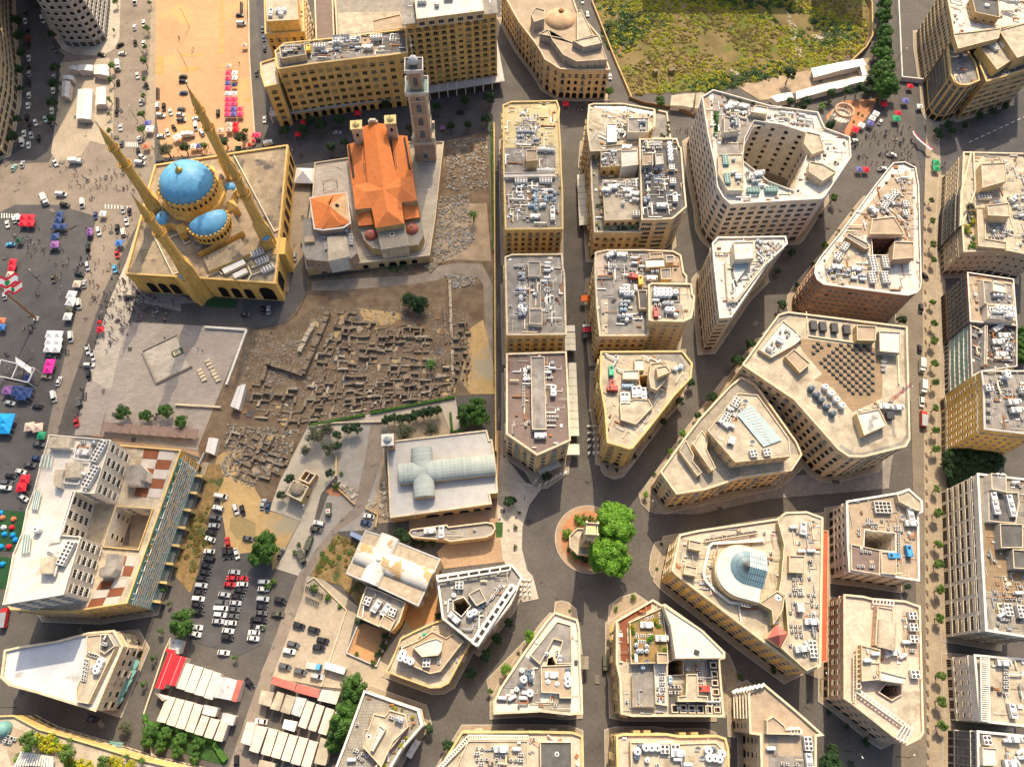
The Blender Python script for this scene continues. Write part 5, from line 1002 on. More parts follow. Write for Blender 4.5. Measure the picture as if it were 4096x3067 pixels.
for k,c in(('chill','metal_white'),('chillt','machine_teal'),('chillk','metal_dark')):
 eqproto(k+'4','chiller',c,[(x,y)for x in(-.65,.65)for y in(-.7,.7)],2.6,2.9,2.0,.48)
 eqproto(k+'6','chiller',c,[(x,y)for x in(-.65,.65)for y in(-1.35,0,1.35)],2.6,4.2,2.0,.48)
 eqproto(k+'8','chiller',c,[(x,y)for x in(-.65,.65)for y in(-2.0,-.67,.67,2.0)],2.6,5.6,2.0,.48)
 eqproto(k+'12','chiller',c,[(x,y)for x in(-.7,.7)for y in(-3.3,-1.98,-.66,.66,1.98,3.3)],2.7,8.2,2.1,.5)
def tank(key,m,r,h):
 b=MB();b.lathe((0,0,.1),[(r*.96,0),(r,.15),(r,h*.33),(r*1.03,h*.35),(r,h*.37),(r,h*.66),(r*1.03,h*.68),(r,h*.7),(r,h*.9),(r*.8,h),(r*.25,h*1.08)],m,18)
 c=MB();c.lathe((0,0,h*1.08+.1),[(r*.28,-.05),(r*.28,.1),(0,.13)],'metal_dark',10);s=MB();s.box((0,0,0),(r*1.6,r*1.6,.1),'metal_grey')
 proto(key,'water_tank',[('tank_body',b),('lid',c),('stand',s)])
tank('tw','tank_white',.82,1.7);tank('tg','tank_grey',.8,1.8);tank('tb','tank_blue',.75,1.6);tank('td','tank_dark',.95,1.6);tank('tW','tank_white',1.25,2.2);tank('tD','tank_dark',1.25,2.4)
b=MB();b.lathe((0,0,0),[(0.01,-1.5),(.45,-1.45),(.62,-1.3),(.62,1.3),(.45,1.45),(0.01,1.5)],'tank_white',14)
b.v=[(z,y,x+.95)for x,y,z in b.v];s=MB();s.box((-.8,0,0),(.12,1,.5),'metal_dark');s.box((.8,0,0),(.12,1,.5),'metal_dark');proto('th','horizontal_water_tank',[('tank_body',b),('cradle',s)])
b=MB();b.lathe((0,0,0),[(0.01,0),(.5,.08),(.95,.3),(.97,.3),(.5,.02),(0.01,-.06)],'metal_white',20);M_=Matrix.Rotation(.7,4,'X');b.v=[tuple(M_@Vector(v)+Vector((0,0,1.3)))for v in b.v]
s=MB();s.bar((0,0,0),(0,0,1.3),.12,'metal_grey');a=MB();a.bar((0,.0,1.3),(0,-.75,2.0),.06,'metal_grey');a.box((0,-.75,1.95),(.14,.14,.14),'metal_dark');proto('dish','satellite_dish',[('dish',b),('mast',s),('feed_arm',a)])
b=MB();b.box((0,0,.25),(4.6,2.1,1.7),'metal_white');s=MB();s.box((-.8,0,1.95),(.9,1.5,.3),'metal_grey');s2=MB();s2 .box((1.9,0,1.95),(.6,1.2,.7),'metal_white');f=MB();f.box((-1.6,0,0),(.2,2.1,.25),'metal_dark');f.box((1.6,0,0),(.2,2.1,.25),'metal_dark');proto('ahu','air_handling_unit',[('housing',b),('access_hatch',s),('outlet_hood',s2),('base_frame',f)])
for k,m in(('gb','machine_blue'),('go','machine_orange'),('gg','machine_green'),('gr','machine_red')):
 b=MB();b.box((0,0,.3),(1.9,4.2,1.9),m);s=MB();s.lathe((0,1.1,2.2),[(.55,0),(.55,.15),(0,.15)],'fan_black',12);x=MB();x.bar((.5,-1.4,2.2),(.5,-1.4,3),.16,'metal_dark');f=MB();f.box((0,0,0),(1.7,4.4,.3),'metal_dark');proto(k,'generator',[('housing',b),('radiator',s),('exhaust',x),('skid',f)])
b=MB();b.box((0,0,0),(2.4,3.0,2.2),'sheet_cream',top='sheet_metal');s=MB();s.box((0,-1.52,0),(.9,.06,1.9),'metal_dark');proto('hut','roof_hut',[('wall',b),('door',s)])
WHERE=dict(yellow_block='the long yellow block roof',courtyard_roof_block='the grey roofed stone block',purple_roof_block='the purple brown paved roof',cream_terrace_block='the pale glazed edge roof',stepped_terrace_block='the stepped terrace block',antenna_block='the satellite dish roof',
tank_roof_block='the roof with the yellow machine',round_corner_tower='the rounded corner tower roof',rotunda_block='the small rotunda block roof',white_courtyard_block='the huge white courtyard block',white_triangle='the white triangular roof',round_flatiron='the red brown flatiron roof',skylight_block='the skylight pyramid roof',
stepped_block='the terraced cream block',roof_garden_block='the shrub edged pale roof',dark_lattice_block='the dark grid faced block',teal_glass_block='the green glass block roof',yellow_tower='the tall yellow block roof',white_long_block='the long white right hand block',perforated_block='the perforated screen roof',louvred_block='the lower right corner roof',
fan_dome_block='the fan shaped glass dome block',blue_machine_block='the pale square courtyard block',pink_block='the long pink block',hipped_fin_block='the finned tan block',green_roof_block='the overgrown green roof block',spiked_block='the wedge shaped cream block',south_long_block='the slotted parapet block',south_tank_block='the bottom edge tank roof',
white_frame_block='the white framed grey roof',curved_cream_block='the curved cream block',red_pergola_block='the red pergola block',white_stepped_block='the white stepped block',grey_white_roof='the long white flat roof',hotel_wing='the long yellow hotel wing',hotel_tower='the grey slab hotel tower',orange_tower='the yellow block at the top edge',theatre_annex='the low church annex',brown_slab='the tall brown slab',banded_tan='the banded tan block',curved_tan='the rounded tan block',garden_roof='the planted corner roof',boat_annex='the boat shaped annex',rectory='the church house')
KN={'ac':'small white air conditioner','ac2':'white twin fan air conditioner','tw':'white round water tank','tg':'grey round water tank','tb':'pale blue water tank','td':'dark round water tank','tW':'large white round water tank','tD':'large dark round water tank','th':'white horizontal water tank','dish':'white satellite dish','ahu':'long white air handling unit',
 'gb':'bright blue generator','go':'yellow generator','gg':'green generator','gr':'dark red generator','hut':'metal roofed hut'}
KC={'ac':'air conditioner','ac2':'air conditioner','dish':'satellite dish','ahu':'ventilation unit','hut':'hut'}
COUNT={};OVER={}
def eq(kind,key,x,y,z,rot):
 fam='tank' if kind[0]=='t' else('ac' if kind[:2]=='ac' else kind);COUNT[fam]=COUNT.get(fam,0)+1
 if COUNT[fam]>288:
  mb=OVER.setdefault(fam,MB());M=Matrix.Translation((x,y,z))@Matrix.Rotation(rot,4,'Z')
  for ch in PROTO[kind][0].children:
   for pl in ch.data.polygons:mb.face([M@ch.data.vertices[j].co for j in pl.vertices],ch.data.materials[pl.material_index].name)
  return
 n=KN.get(kind)or('%s fan %s chiller'%({'4':'four','6':'six','8':'eight','2':'twelve'}[kind[-1]],{'l':'white','t':'teal','k':'dark'}[kind.rstrip('12468')[-1]]))
 reg(place(kind,x,y,z,rot),n+' on '+WHERE[key],KC.get(kind)or('water tank' if kind[0]=='t' else('generator' if kind[0]=='g' else 'chiller')),n+'s on '+WHERE[key])
def E(key,fr,lst,dz=0.,z=None): # "kind,u,v,angle[,nx,du,dv]" rows placed where they stand
 zz=(BLD[key][1]if key in BLD else 0)+.03+dz if z is None else z
 for it in lst.split():
  f=it.split(',');kind=f[0];u,v=float(f[1]),float(f[2]);ang=rad(float(f[3]))if len(f)>3 else 0;n=int(f[4])if len(f)>4 else 1;du,dv=(float(f[5]),float(f[6]))if len(f)>6 else(0,0)
  for k in range(n):q=at(fr,u+du*k,v+dv*k,zz+1);eq(kind,key,q.x,q.y,zz,ang)
MIXES={'a':'ac','A':'ac2','t':'tw','g':'tg','b':'tb','d':'td','h':'th','D':'dish','u':'ahu','H':'hut','T':'tW'}
def zone(key,fr,s,ang,dens,mix,z=None,pipes=1.8,seed=0,step=1.6,no=()):
 dens=min(.92,dens*1.35)
 zz=BLD[key][1]+.03 if z is None else z;p=W(fr,s,zz)if fr else s;rr=random.Random(len(s)*7+seed);a=rad(ang);ca,sa=math.cos(a),math.sin(a)
 cx=sum(q.x for q in p)/len(p);cy=sum(q.y for q in p)/len(p);loc=[((q.x-cx)*ca+(q.y-cy)*sa,-(q.x-cx)*sa+(q.y-cy)*ca)for q in p]
 x0,x1=min(q[0]for q in loc),max(q[0]for q in loc);y0,y1=min(q[1]for q in loc),max(q[1]for q in loc);wd=lambda x,y:(cx+x*ca-y*sa,cy+x*sa+y*ca)
 y=y0+.9;run=None
 while y<y1-.5:
  x=x0+.9
  while x<x1-.5:
   if run is None or rr.random()<.3:run=rr.choice(mix)
   if inside(x,y,loc)and all(inside(x+i,y+j,loc)for i,j in((.7,0),(-.7,0),(0,.7),(0,-.7)))and rr.random()<dens and not any(inside(*wd(x,y),q)for q in no):
    k=run
    if k in 'uH' and rr.random()<.75:k='a'
    q=wd(x+rr.uniform(-.15,.15),y+rr.uniform(-.15,.15));eq(MIXES[k],key,q[0],q[1],zz,a+(rr.random()<.1)*.5)
    x+={'u':3.4,'h':1.9,'H':2,'A':.6,'T':1.1}.get(k,0)
   x+=step
  y+=step*rr.choice((1,1,1.25))
 b=MB()
 for _ in range(int(pipes*(x1-x0)*(y1-y0)/14)):
  x,y=rr.uniform(x0,x1),rr.uniform(y0,y1);L=rr.uniform(2,7);hz=zz+rr.choice((.25,.4,1.1));d=rr.random()<.5;x2,y2=(x+L,y)if d else(x,y+L)
  if inside(x,y,loc)and inside(x2,y2,loc)and not any(inside(*wd(x+(x2-x)*f,y+(y2-y)*f),q)for q in no for f in(0,.5,1)):
   m=rr.choice(('metal_white','metal_grey','pipe_cream','metal_grey','rust'));w=rr.choice((.12,.12,.2,.45));b.bar((*wd(x,y),hz),(*wd(x2,y2),hz),w,m)
   if rr.random()<.5:
    x3,y3=(x2,y2+1.5)if d else(x2+1.5,y2);b.bar((*wd(x2,y2),hz),(*wd(x3,y3),hz),w,m);b.bar((*wd(x,y),hz),(*wd(x,y),zz),w,m)
 for _ in range(int(pipes*(x1-x0)*(y1-y0)/40)):
  x,y=rr.uniform(x0,x1),rr.uniform(y0,y1)
  if inside(x,y,loc)and not any(inside(*wd(x,y),q)for q in no):b.box((*wd(x,y),zz),(rr.uniform(.5,2),rr.uniform(.4,1.4),rr.uniform(.15,.7)),rr.choice(('metal_white','sheet_cream','metal_grey','rust','timber','roof_tan','metal_dark','trim_white')),a)
 if b.f:stuff(b.obj('pipework',BLD[key][0]))
z_=zone
z_('yellow_block','20','40,975 240,975 240,1255 40,1255',2,.8,'aaAAag');E('yellow_block','20','tw,225,1290,0,6,26,1 tw,225,1470,0,6,26,0 chill8,78,1565,92,1,0,0 chill8,290,1562,92,1,0,0')
z_('yellow_block','20','-40,1540 140,1580 150,1930 -30,1930',2,.12,'ah');z_('yellow_block','20','140,1600 400,1600 400,1800 140,1800',2,.4,'abgth');E('yellow_block','21','tb,200,20,0,5,1,31 ahu,200,215,2 ahu,350,170,92 ahu,350,210,92 tb,290,50,0,2,0,25')
z_('courtyard_roof_block','21','20,620 130,640 140,830 30,830',0,.8,'aAaAg');z_('courtyard_roof_block','21','25,830 150,830 150,1085 30,1080',0,.75,'ttgTa');z_('courtyard_roof_block','21','255,600 340,600 345,1140 265,1140',0,.45,'auhAg');z_('courtyard_roof_block','21','155,740 240,735 242,990 160,990',0,.15,'a',z=24)
E('purple_roof_block','22','ac,102,15,0,7,0,27 td,190,50,0,3,2,38 td,228,30,0,3,0,46 ahu,355,60,90 ahu,245,445,2 ac,315,275,0,4,25,0 ac,315,308,0,3,28,0 ac2,120,340,90 ac,290,100,90,3,0,28');z_('purple_roof_block','21','290,1430 390,1430 390,1620 290,1620',0,.5,'ahg');z_('purple_roof_block','21','100,1470 160,1480 160,1640 90,1640',0,.35,'at')
E('cream_terrace_block','20','tW,1035,1040,0,3,0,38 tW,1110,1110,0 tw,1160,1115,0 ac,790,955,0,2,28,0 ac,968,955,0,2,26,2 ac,1105,978,0,2,26,3',dz=1);z_('cream_terrace_block','20','1065,1010 1175,1015 1175,1130 1065,1130',0,.4,'ag',z=29.6);z_('cream_terrace_block','20','905,1060 985,1070 985,1200 905,1210',0,.4,'aA')
z_('stepped_terrace_block','20','775,1270 900,1260 935,1430 775,1430',0,.4,'auAh',z=25.6);z_('stepped_terrace_block','20','790,1560 1105,1545 1110,1700 795,1720',0,.45,'aAauh',z=24.6);z_('stepped_terrace_block','21','940,30 1115,30 1115,110 940,120',0,.5,'gta',z=24.6);E('stepped_terrace_block','20','ac2,885,1385,0 ahu,990,1275,0 chill4,1070,1846,90',dz=5)
z_('antenna_block','20','1115,1220 1300,1215 1300,1310 1115,1320',0,.7,'aAa');z_('antenna_block','20','1120,1440 1200,1440 1210,1800 1130,1800',0,.45,'aAg');E('antenna_block','20','tW,1355,1250,0,5,3,33 dish,1240,1455,0 dish,1290,1450,0 dish,1270,1520,0 dish,1235,1530,0 dish,1285,1570,0 dish,1240,1565,0 dish,1300,1500,0 chill4,1375,1450,0 chill4,1385,1570,0 dish,1345,1675,0');z_('antenna_block','20','1210,1590 1340,1590 1360,1660 1220,1660',0,.4,'aD');E('antenna_block','21','ahu,1290,120,0 ahu,1405,55,90')
z_('tank_roof_block','21','830,530 985,530 985,590 830,600',0,.5,'auA');z_('tank_roof_block','21','830,605 985,600 985,700 830,705',0,.7,'aAa');z_('tank_roof_block','21','920,800 1080,800 1080,920 920,920',0,.85,'gtg');z_('tank_roof_block','21','925,920 1020,920 1020,1040 925,1040',0,.8,'bg');z_('tank_roof_block','21','905,1045 1160,1030 1160,1130 905,1130',0,.55,'gat');E('tank_roof_block','21','go,1107,770,0 gr,1045,730,80 ahu,1205,745,0 tg,1210,690,0,2,40,-2');z_('tank_roof_block','21','1000,580 1140,560 1145,690 1010,690',0,.35,'uah')
E('round_corner_tower','21','tW,1240,855,0,4,38,0 tW,1242,890,0,4,38,0 tW,1408,870,0 tW,1340,1020,0,2,38,2');z_('round_corner_tower','21','1220,920 1440,910 1445,990 1220,990',0,.5,'agh');z_('round_corner_tower','21','1225,1000 1320,1000 1320,1080 1225,1085',0,.4,'ah');E('round_corner_tower','21','gr,1240,1045,0 tw,1410,1060,0')
E('rotunda_block','22','gg,855,-110,0 gr,862,15,0 gr,865,40,90 tb,960,18,0,4,25,0 tw,1410,-130,-40,2,45,-25 tb,1450,-140,0 ahu,955,125,90 ahu,990,125,90 ahu,1055,75,92 ahu,1095,70,92 ahu,1135,85,92 ac,1165,70,0');z_('rotunda_block','22','1100,60 1180,60 1200,110 1110,110',0,.5,'ah');z_('rotunda_block','22','950,-30 1090,-30 1090,40 950,40',0,.4,'aA')
z_('white_courtyard_block','20','1830,880 2190,960 2190,1020 1980,1060 1850,1000',-12,.4,'aAuah');z_('white_courtyard_block','20','2210,960 2600,1000 2580,1120 2350,1060 2200,1030',-8,.35,'aAah');E('white_courtyard_block','20','chillt8,1840,1385,0 chillt8,1855,1545,0 tg,1910,1380,0',dz=2);z_('white_courtyard_block','20','1900,1430 1990,1430 1995,1630 1880,1640',0,.3,'ah',z=32.5);E('white_courtyard_block','20','chillt8,2080,1645,90 chillt8,2235,1640,90 ahu,2130,1500,20')
z_('white_courtyard_block','20','2000,1470 2200,1480 2200,1620 2010,1620',5,.35,'uhag');z_('white_courtyard_block','20','2560,1190 2680,1180 2700,1330 2580,1380',20,.35,'ath');z_('white_courtyard_block','20','1860,1000 1960,1040 1960,1130 1860,1130',0,.5,'ahg',z=33.5)
z_('white_triangle','21','2100,425 2340,420 2340,470 2180,640 2000,880 1930,900 2090,600',-48,.75,'aaAag');z_('white_triangle','21','1860,600 1900,600 1920,880 1880,880',0,.3,'a')
E('round_flatiron','31','chill4,1085,15,-10 chill6,1055,60,-35 chill6,1005,120,-35 chill4,1185,110,0 chill4,1185,185,0 chill6,660,475,-35 chill6,608,560,-35 chill12,905,625,0 chill8,1010,610,0 chill8,895,740,0 chill8,1005,740,0 ac2,520,655,0 chill6,1150,470,90 chill6,1215,470,90 dish,665,700,0 dish,600,695,0'.replace('dish,665','dish,665'));z_('round_flatiron','31','960,40 1180,-30 1220,320 1100,210 900,230 800,330 760,340',-55,.25,'aAuh');z_('round_flatiron','31','470,660 860,600 860,780 520,750',-5,.35,'aAhgu');z_('round_flatiron','31','1080,-140 1200,-140 1230,-20 1090,0',0,.3,'ah')
E('skylight_block','31','chillk6,390,1155,-3 chillk6,470,1165,-3 chillk6,570,1175,-3 chillk6,675,1190,-3 ac2,1000,1455,0,3,0,38');E('skylight_block','32','tD,370,40,0,2,45,55 tD,455,140,0,3,50,58 tW,490,30,0,3,48,54 tW,635,190,0 chillk4,1045,275,0');z_('skylight_block','32','830,130 1130,160 1140,240 960,215 770,250 780,180',0,.3,'auhD');z_('skylight_block','31','100,1240 290,1170 290,1260 150,1330',-35,.12,'aDt')
E('stepped_block','22','chill6,1930,160,-32 chill6,1840,290,-32 ahu,1830,340,-40 tw,1875,215,0 dish,2070,500,0 chill4,2080,600,10 chill4,2195,590,10 dish,2010,150,0 hut,1890,490,-20',dz=6.5)
b=MB();
for k in range(14):b.bar(at('22',1950+k*20,210+k*22,27.2),at('22',2060+k*14,170+k*26,27.2),.12,'trim_white')
b.face([at('22',1940,260,27.1),at('22',2060,170,27.1),at('22',2330,480,27.1),at('22',2170,540,27.1)],'glass_pale');partobj('stepped_block','glazed_roof',b)
z_('roof_garden_block','31','1890,230 2070,220 2070,400 1900,400',0,.5,'aAg');z_('roof_garden_block','31','2080,330 2340,330 2340,450 2090,440',0,.35,'aAu');E('roof_garden_block','31','chill8,1860,45,90 ahu,2120,60,40 td,1960,95,0,6,20,4');z_('roof_garden_block','31','2100,0 2340,0 2340,250 2110,230',15,.4,'auhA')
z_('dark_lattice_block','31','1890,880 2100,870 2120,960 1900,950',0,.6,'ahg',z=23.5);z_('dark_lattice_block','31','1900,980 2120,1000 2130,1100 1900,1085',0,.85,'atT',z=23.5);E('dark_lattice_block','31','ac,1810,935,0,2,0,60 ahu,2010,830,5')
z_('teal_glass_block','31','1910,1170 2140,1180 2140,1480 1900,1490',0,.35,'ahug');z_('teal_glass_block','31','1760,1150 1860,1160 1860,1500 1770,1500',0,.15,'ah')
E('yellow_tower','32','chill4,1900,35,90 ac2,1915,145,0 ac2,1915,220,0 ac2,1915,292,0 ahu,2115,155,3 ahu,2140,225,3 chill4,2195,50,0',dz=.5);z_('yellow_tower','32','1880,-80 2050,-70 2050,10 1880,10',0,.7,'atg');z_('yellow_tower','32','1960,0 2200,20 2200,110 1970,110',0,.25,'ah');z_('yellow_tower','31','2000,1550 2080,1550 2080,1620 2000,1620',0,.8,'T',z=30)
E('white_long_block','32','ahu,1945,990,90 ahu,1960,1070,90 ahu,2080,1010,90 ahu,2100,1090,90 tW,1975,800,0,2,42,2',dz=2);E('white_long_block','33','chill6,2065,300,0 chill6,2175,315,0 ac2,2060,380,0');z_('white_long_block','33','1900,230 2040,240 2060,450 1920,440',0,.35,'ah');z_('white_long_block','32','2090,830 2320,850 2330,930 2090,920',5,.3,'auh')
E('perforated_block','33','ac2,2060,805,0,5,0,40 ahu,2105,1170,90 ahu,2025,755,0');E('louvred_block','33','chill4,1880,1420,0 ahu,2115,1410,0 ahu,2090,1620,0');z_('louvred_block','33','2030,1400 2340,1430 2340,1640 2040,1640',0,.3,'auht')
E('fan_dome_block','Z','chill8,1418,1290,0 ahu,1325,150,80 ac2,1075,985,80,2,0,30 ac,765,870,0,3,28,5 tW,1085,810,0',dz=2.2);z_('fan_dome_block','Z','1195,580 1340,590 1340,790 1190,790',0,.85,'aAa',z=24);z_('fan_dome_block','Z','1180,1010 1350,1010 1340,1190 1210,1180',0,.85,'aAa',z=24);z_('fan_dome_block','Z','1190,1230 1380,1210 1400,1380 1340,1420 1200,1290',-20,.4,'auth',z=24);z_('fan_dome_block','Z','1365,390 1430,390 1420,640 1370,640',0,.5,'ahb',z=24);z_('fan_dome_block','Z','1350,640 1470,650 1470,800 1360,800',0,.3,'uh',z=24);z_('fan_dome_block','Z','1165,800 1330,820 1340,1000 1200,1010',0,.3,'agH',z=24);z_('fan_dome_block','Z','1370,1010 1470,1020 1460,1190 1370,1190',0,.3,'ah',z=24)
E('blue_machine_block','32','gb,1210,1440,0 gb,1075,1480,90 ac,867,1160,0,2,0,25 ac,905,1175,0,3,0,27 ac,943,1200,0,2,0,30 ac,1107,1228,0,2,26,0 ac,1110,1253,0,3,26,5 ac,1133,1290,0,8,1,28 ac,790,1255,0,2,0,35 ac,1048,1243,0 ahu,1225,1120,90 ahu,1230,1200,0 dish,1160,1145,0');z_('blue_machine_block','32','745,1385 900,1400 900,1470 745,1460',0,.8,'aA',z=17);z_('blue_machine_block','32','760,1520 940,1530 940,1590 760,1590',0,.4,'aA',z=17)
b=MB();q=at('32',990,1060,17);b.box((q.x,q.y,15.7),(6.4,4.6,1.4),'trim_grey');b.box((q.x,q.y,17.1),(5.8,4.0,.05),'fan_black')
for k in range(5):b.box((q.x-3+k*1.5,q.y,17.1),(.25,4.6,.25),'trim_white')
for k in range(4):b.box((q.x,q.y-2.1+k*1.4,17.1),(6.4,.25,.26),'trim_white')
partobj('blue_machine_block','cooling_tower_cage',b)
E('pink_block','33','chill4,1242,350,90 chill4,1248,450,90 chill4,1252,552,90 ac2,1250,650,0 chill4,1262,855,90 ahu,1065,665,0');z_('pink_block','33','1150,310 1210,320 1210,760 1150,740',0,.25,'ah');z_('pink_block','33','985,640 1180,680 1190,800 975,790',-5,.35,'uahg');z_('pink_block','33','830,640 950,660 950,760 830,760',0,.2,'ah',z=20.5)
E('hipped_fin_block','33','tW,200,1345,0,2,55,2 chill6,340,1450,0 ahu,350,1600,90');z_('hipped_fin_block','33','-30,1400 70,1400 80,1640 -30,1640',0,.5,'aAth');z_('hipped_fin_block','33','100,1575 300,1575 300,1650 100,1650',0,.4,'uah')
E('green_roof_block','23','ac,1160,375,20,3,26,-10 ahu,1160,430,0 ac2,1080,520,90 ac2,1132,520,0 ac2,1192,518,0 ac,1080,570,0,2,24,0 ac2,1136,573,0 ac2,1190,572,0 ac2,1278,345,90 ac2,1285,410,90 tg,1070,605,0 tg,1085,655,0,2,32,0 tg,1160,615,0 tg,1160,657,0 th,1070,715,90 dish,1160,740,0 ahu,1290,545,0',dz=1.6);E('green_roof_block','23','ac2,1370,960,0,3,32,0 ac2,1378,1010,0,3,30,0 tb,1365,890,0 tb,1365,922,0 ac2,1615,810,0,3,6,38 ac2,1630,940,0 gr,1645,978,90 tb,1128,795,0');z_('green_roof_block','23','1235,780 1330,780 1345,1090 1240,1090',0,.6,'aAhu',z=17.6);z_('green_roof_block','23','1490,760 1590,760 1590,830 1490,830',0,.3,'gh');z_('green_roof_block','23','1460,590 1620,640 1640,690 1430,695',-20,.35,'tHa',z=22.5)
E('spiked_block','23','ac2,390,792,90,5,26,0 ac,400,828,0,4,26,0 tg,295,680,0 tg,412,705,0,2,0,35 td,478,820,0 tw,478,850,0 tW,478,890,0 tW,480,935,0 tw,85,822,0 td,145,828,0 td,135,860,0 tW,100,900,0 td,165,900,0 td,72,940,0 tw,40,985,0 tW,155,1018,0 tw,310,920,0 tw,388,938,0 ac,300,955,0,2,0,34 ac,325,990,0,3,32,0 ahu,340,860,0 ac2,390,670,90');z_('spiked_block','23','170,770 235,790 235,900 185,900',0,.5,'uah');z_('spiked_block','23','-90,950 240,960 240,1080 -110,1080',0,.4,'ahu');z_('spiked_block','23','345,590 430,600 430,680 340,660',-20,.4,'ah');z_('spiked_block','23','380,420 500,450 505,560 360,540',0,.08,'a')
E('south_long_block','23','ac,122,1440,0,5,0,37 tw,312,1450,0,4,20,1 tg,290,1475,0 th,345,1508,0 tg,310,1585,0 tW,385,1540,0 ahu,470,1490,90 ac2,470,1630,90 ac,410,1470,0,2,0,60');z_('south_long_block','23','-330,1440 110,1440 110,1656 -370,1656',0,.45,'aAuhA',z=17)
E('south_tank_block','23','td,1105,1480,0 tW,1152,1485,0,3,48,0 tW,1078,1518,0 td,1075,1570,0 chill4,1315,1497,90 chill4,1405,1497,90 tW,1690,1510,0 td,1740,1505,0 tW,1805,1540,0 tW,1695,1575,0,2,48,0 tW,1785,1585,0 tw,1165,1595,0 dish,1600,1490,0 dish,1640,1570,0',dz=2);z_('south_tank_block','23','1340,1530 1560,1480 1560,1656 1320,1656',0,.4,'ahAu',z=19.5);z_('south_tank_block','23','1190,1520 1290,1520 1290,1656 1190,1656',0,.3,'uah',z=19.5)
z_('white_frame_block','13','1690,90 1990,50 2000,95 1700,135',6,.75,'aAa');z_('white_frame_block','13','2040,100 2130,40 2140,90 1880,420 1820,390 2000,190',52,.6,'aAA');E('white_frame_block','13','tw,1707,175,0 tW,1845,340,0,2,38,-18 td,1950,260,0 ahu,1710,370,-40 chill4,1755,90,90')
E('curved_cream_block','13','gg,1455,555,0');E('curved_cream_block','13','chill4,1472,755,0 ac2,1578,742,90 tW,1268,675,0 tW,1248,715,0 tW,1297,728,0 tW,1337,745,0',dz=2.5)
E('red_pergola_block','13','td,1028,1230,0,4,-11,34 tW,980,1390,0');z_('red_pergola_block','13','1120,1170 1270,1210 1290,1300 1200,1310 1110,1240',-18,.6,'aAag',z=16.5);z_('red_pergola_block','13','820,1470 960,1490 1000,1560 880,1640 790,1600',-25,.5,'aAahu')
E('white_stepped_block','02','chill12,860,580,-17 chill12,790,800,-17 chill12,578,1458,-14 ac2,770,555,-17 ac2,718,610,-17 ac2,712,497,-5 tg,810,507,0',dz=0,z=35.1);z_('white_stepped_block','02','620,480 840,490 800,700 690,640',-10,.25,'aAh',z=35.1);z_('white_stepped_block','02','690,650 760,660 740,880 680,880',-15,.3,'h',z=35.1);E('white_stepped_block','02','tW,325,1255,0 ahu,730,590,0',z=35.1)
E('grey_white_roof','03','ac2,745,735,-12,6,-5,33 ac2,770,680,-25,4,22,6 tW,875,745,0 tW,857,785,0 tW,840,825,0 tb,808,803,0',dz=1.8);z_('grey_white_roof','03','870,540 940,530 970,600 880,660',-15,.8,'aA',z=19);z_('grey_white_roof','03','670,955 770,990 750,1020 670,1000',-15,.7,'A',z=18)
E('hotel_wing','10','chill8,550,400,93 chill8,1040,322,95 go,455,425,5 tw,700,345,0,8,26,-3 tw,680,375,0,3,30,-2 tw,790,358,0,4,28,-3',dz=1);z_('hotel_wing','10','215,400 410,385 415,450 220,470',5,.6,'aAH',z=36);z_('hotel_wing','10','670,330 900,310 900,370 670,390',5,.5,'Dgta',z=34);z_('hotel_wing','10','930,370 1110,360 1110,440 950,460',5,.35,'ahu');z_('hotel_wing','10','520,430 900,390 900,440 560,470',5,.2,'h')
E('hotel_tower','10','chill6,1430,10,95 chill6,1660,-20,95 ahu,1560,20,95',z=46.6);E('orange_tower','10','tW,193,98,0 tW,243,95,0 tW,218,128,0 ahu,130,120,90',dz=5.8);E('theatre_annex','13','chill4,962,225,-20 chill4,1178,320,-20 ahu,1040,270,60 ahu,1120,300,60')
E('banded_tan','30','chill8,1945,405,20 chill8,2040,395,20',dz=4);E('brown_slab','30','chill8,2110,10,85 tW,1880,60,0',dz=3);E('curved_tan','30','td,1665,485,0');E('rectory','C','ac2,597,1272,0,4,2,27 ac2,360,1360,90,2,2,35 ac,330,1290,0,2,22,0 tg,558,1235,0',z=12.1);E('mosque','M','',z=15)if 0 else None
WHERE['mosque']='the mosque roof beside the cream ducts';E('mosque','M','chill8,1172,1130,120 chill8,1215,1200,120 chill8,1262,1270,120 ac2,600,1310,80',z=14.7)
E('garden_roof','03','ac2,55,1390,-10,3,30,10 ac2,45,1430,-10,2,30,8');E('boat_annex','12','ahu,1500,1265,5 ahu,1600,1275,92 ac,1432,1295,0')
z_('fan_dome_block','Z','1190,60 1500,60 1490,560 1360,560 1350,380 1200,390',0,.1,'ah',z=24);z_('fan_dome_block','Z','1350,800 1480,800 1470,1200 1350,1190',0,.35,'auhA',z=24);z_('pink_block','33','830,640 960,660 960,900 820,900',0,.3,'ah',z=20.5);z_('skylight_block','32','-20,-300 130,-520 220,-450 60,-250',-35,.25,'ahD',z=27);z_('stepped_block','22','1700,420 1940,120 1990,250 1800,560 1900,640',-32,.15,'ah',z=26.5);z_('white_long_block','33','1900,60 2200,60 2200,230 1910,220',0,.3,'auh')
for i,key in enumerate(BLP):
 if key not in('skylight_block','pink_block','white_stepped_block','grey_white_roof','stepped_block','hipped_fin_block','garden_roof','glass_tower','north_tower','west_block','red_strip','curtain_wall')and key in WHERE:zone(key,None,BLP[key][0],0 if i%3 else-30*(i%2),0.012,'a',pipes=.8,seed=i,no=[offset(q,1)for q in BLP[key][1]])
for fam,mb in OVER.items():
 o=stuff(mb.obj({'ac':'rooftop_air_conditioners','tank':'rooftop_water_tanks'}.get(fam,'rooftop_units'),org=(0,0,0)));tag(o,'further small %s standing on the cluttered roofs'%{'ac':'air conditioners','tank':'water tanks'}.get(fam,'units'),'roof units')
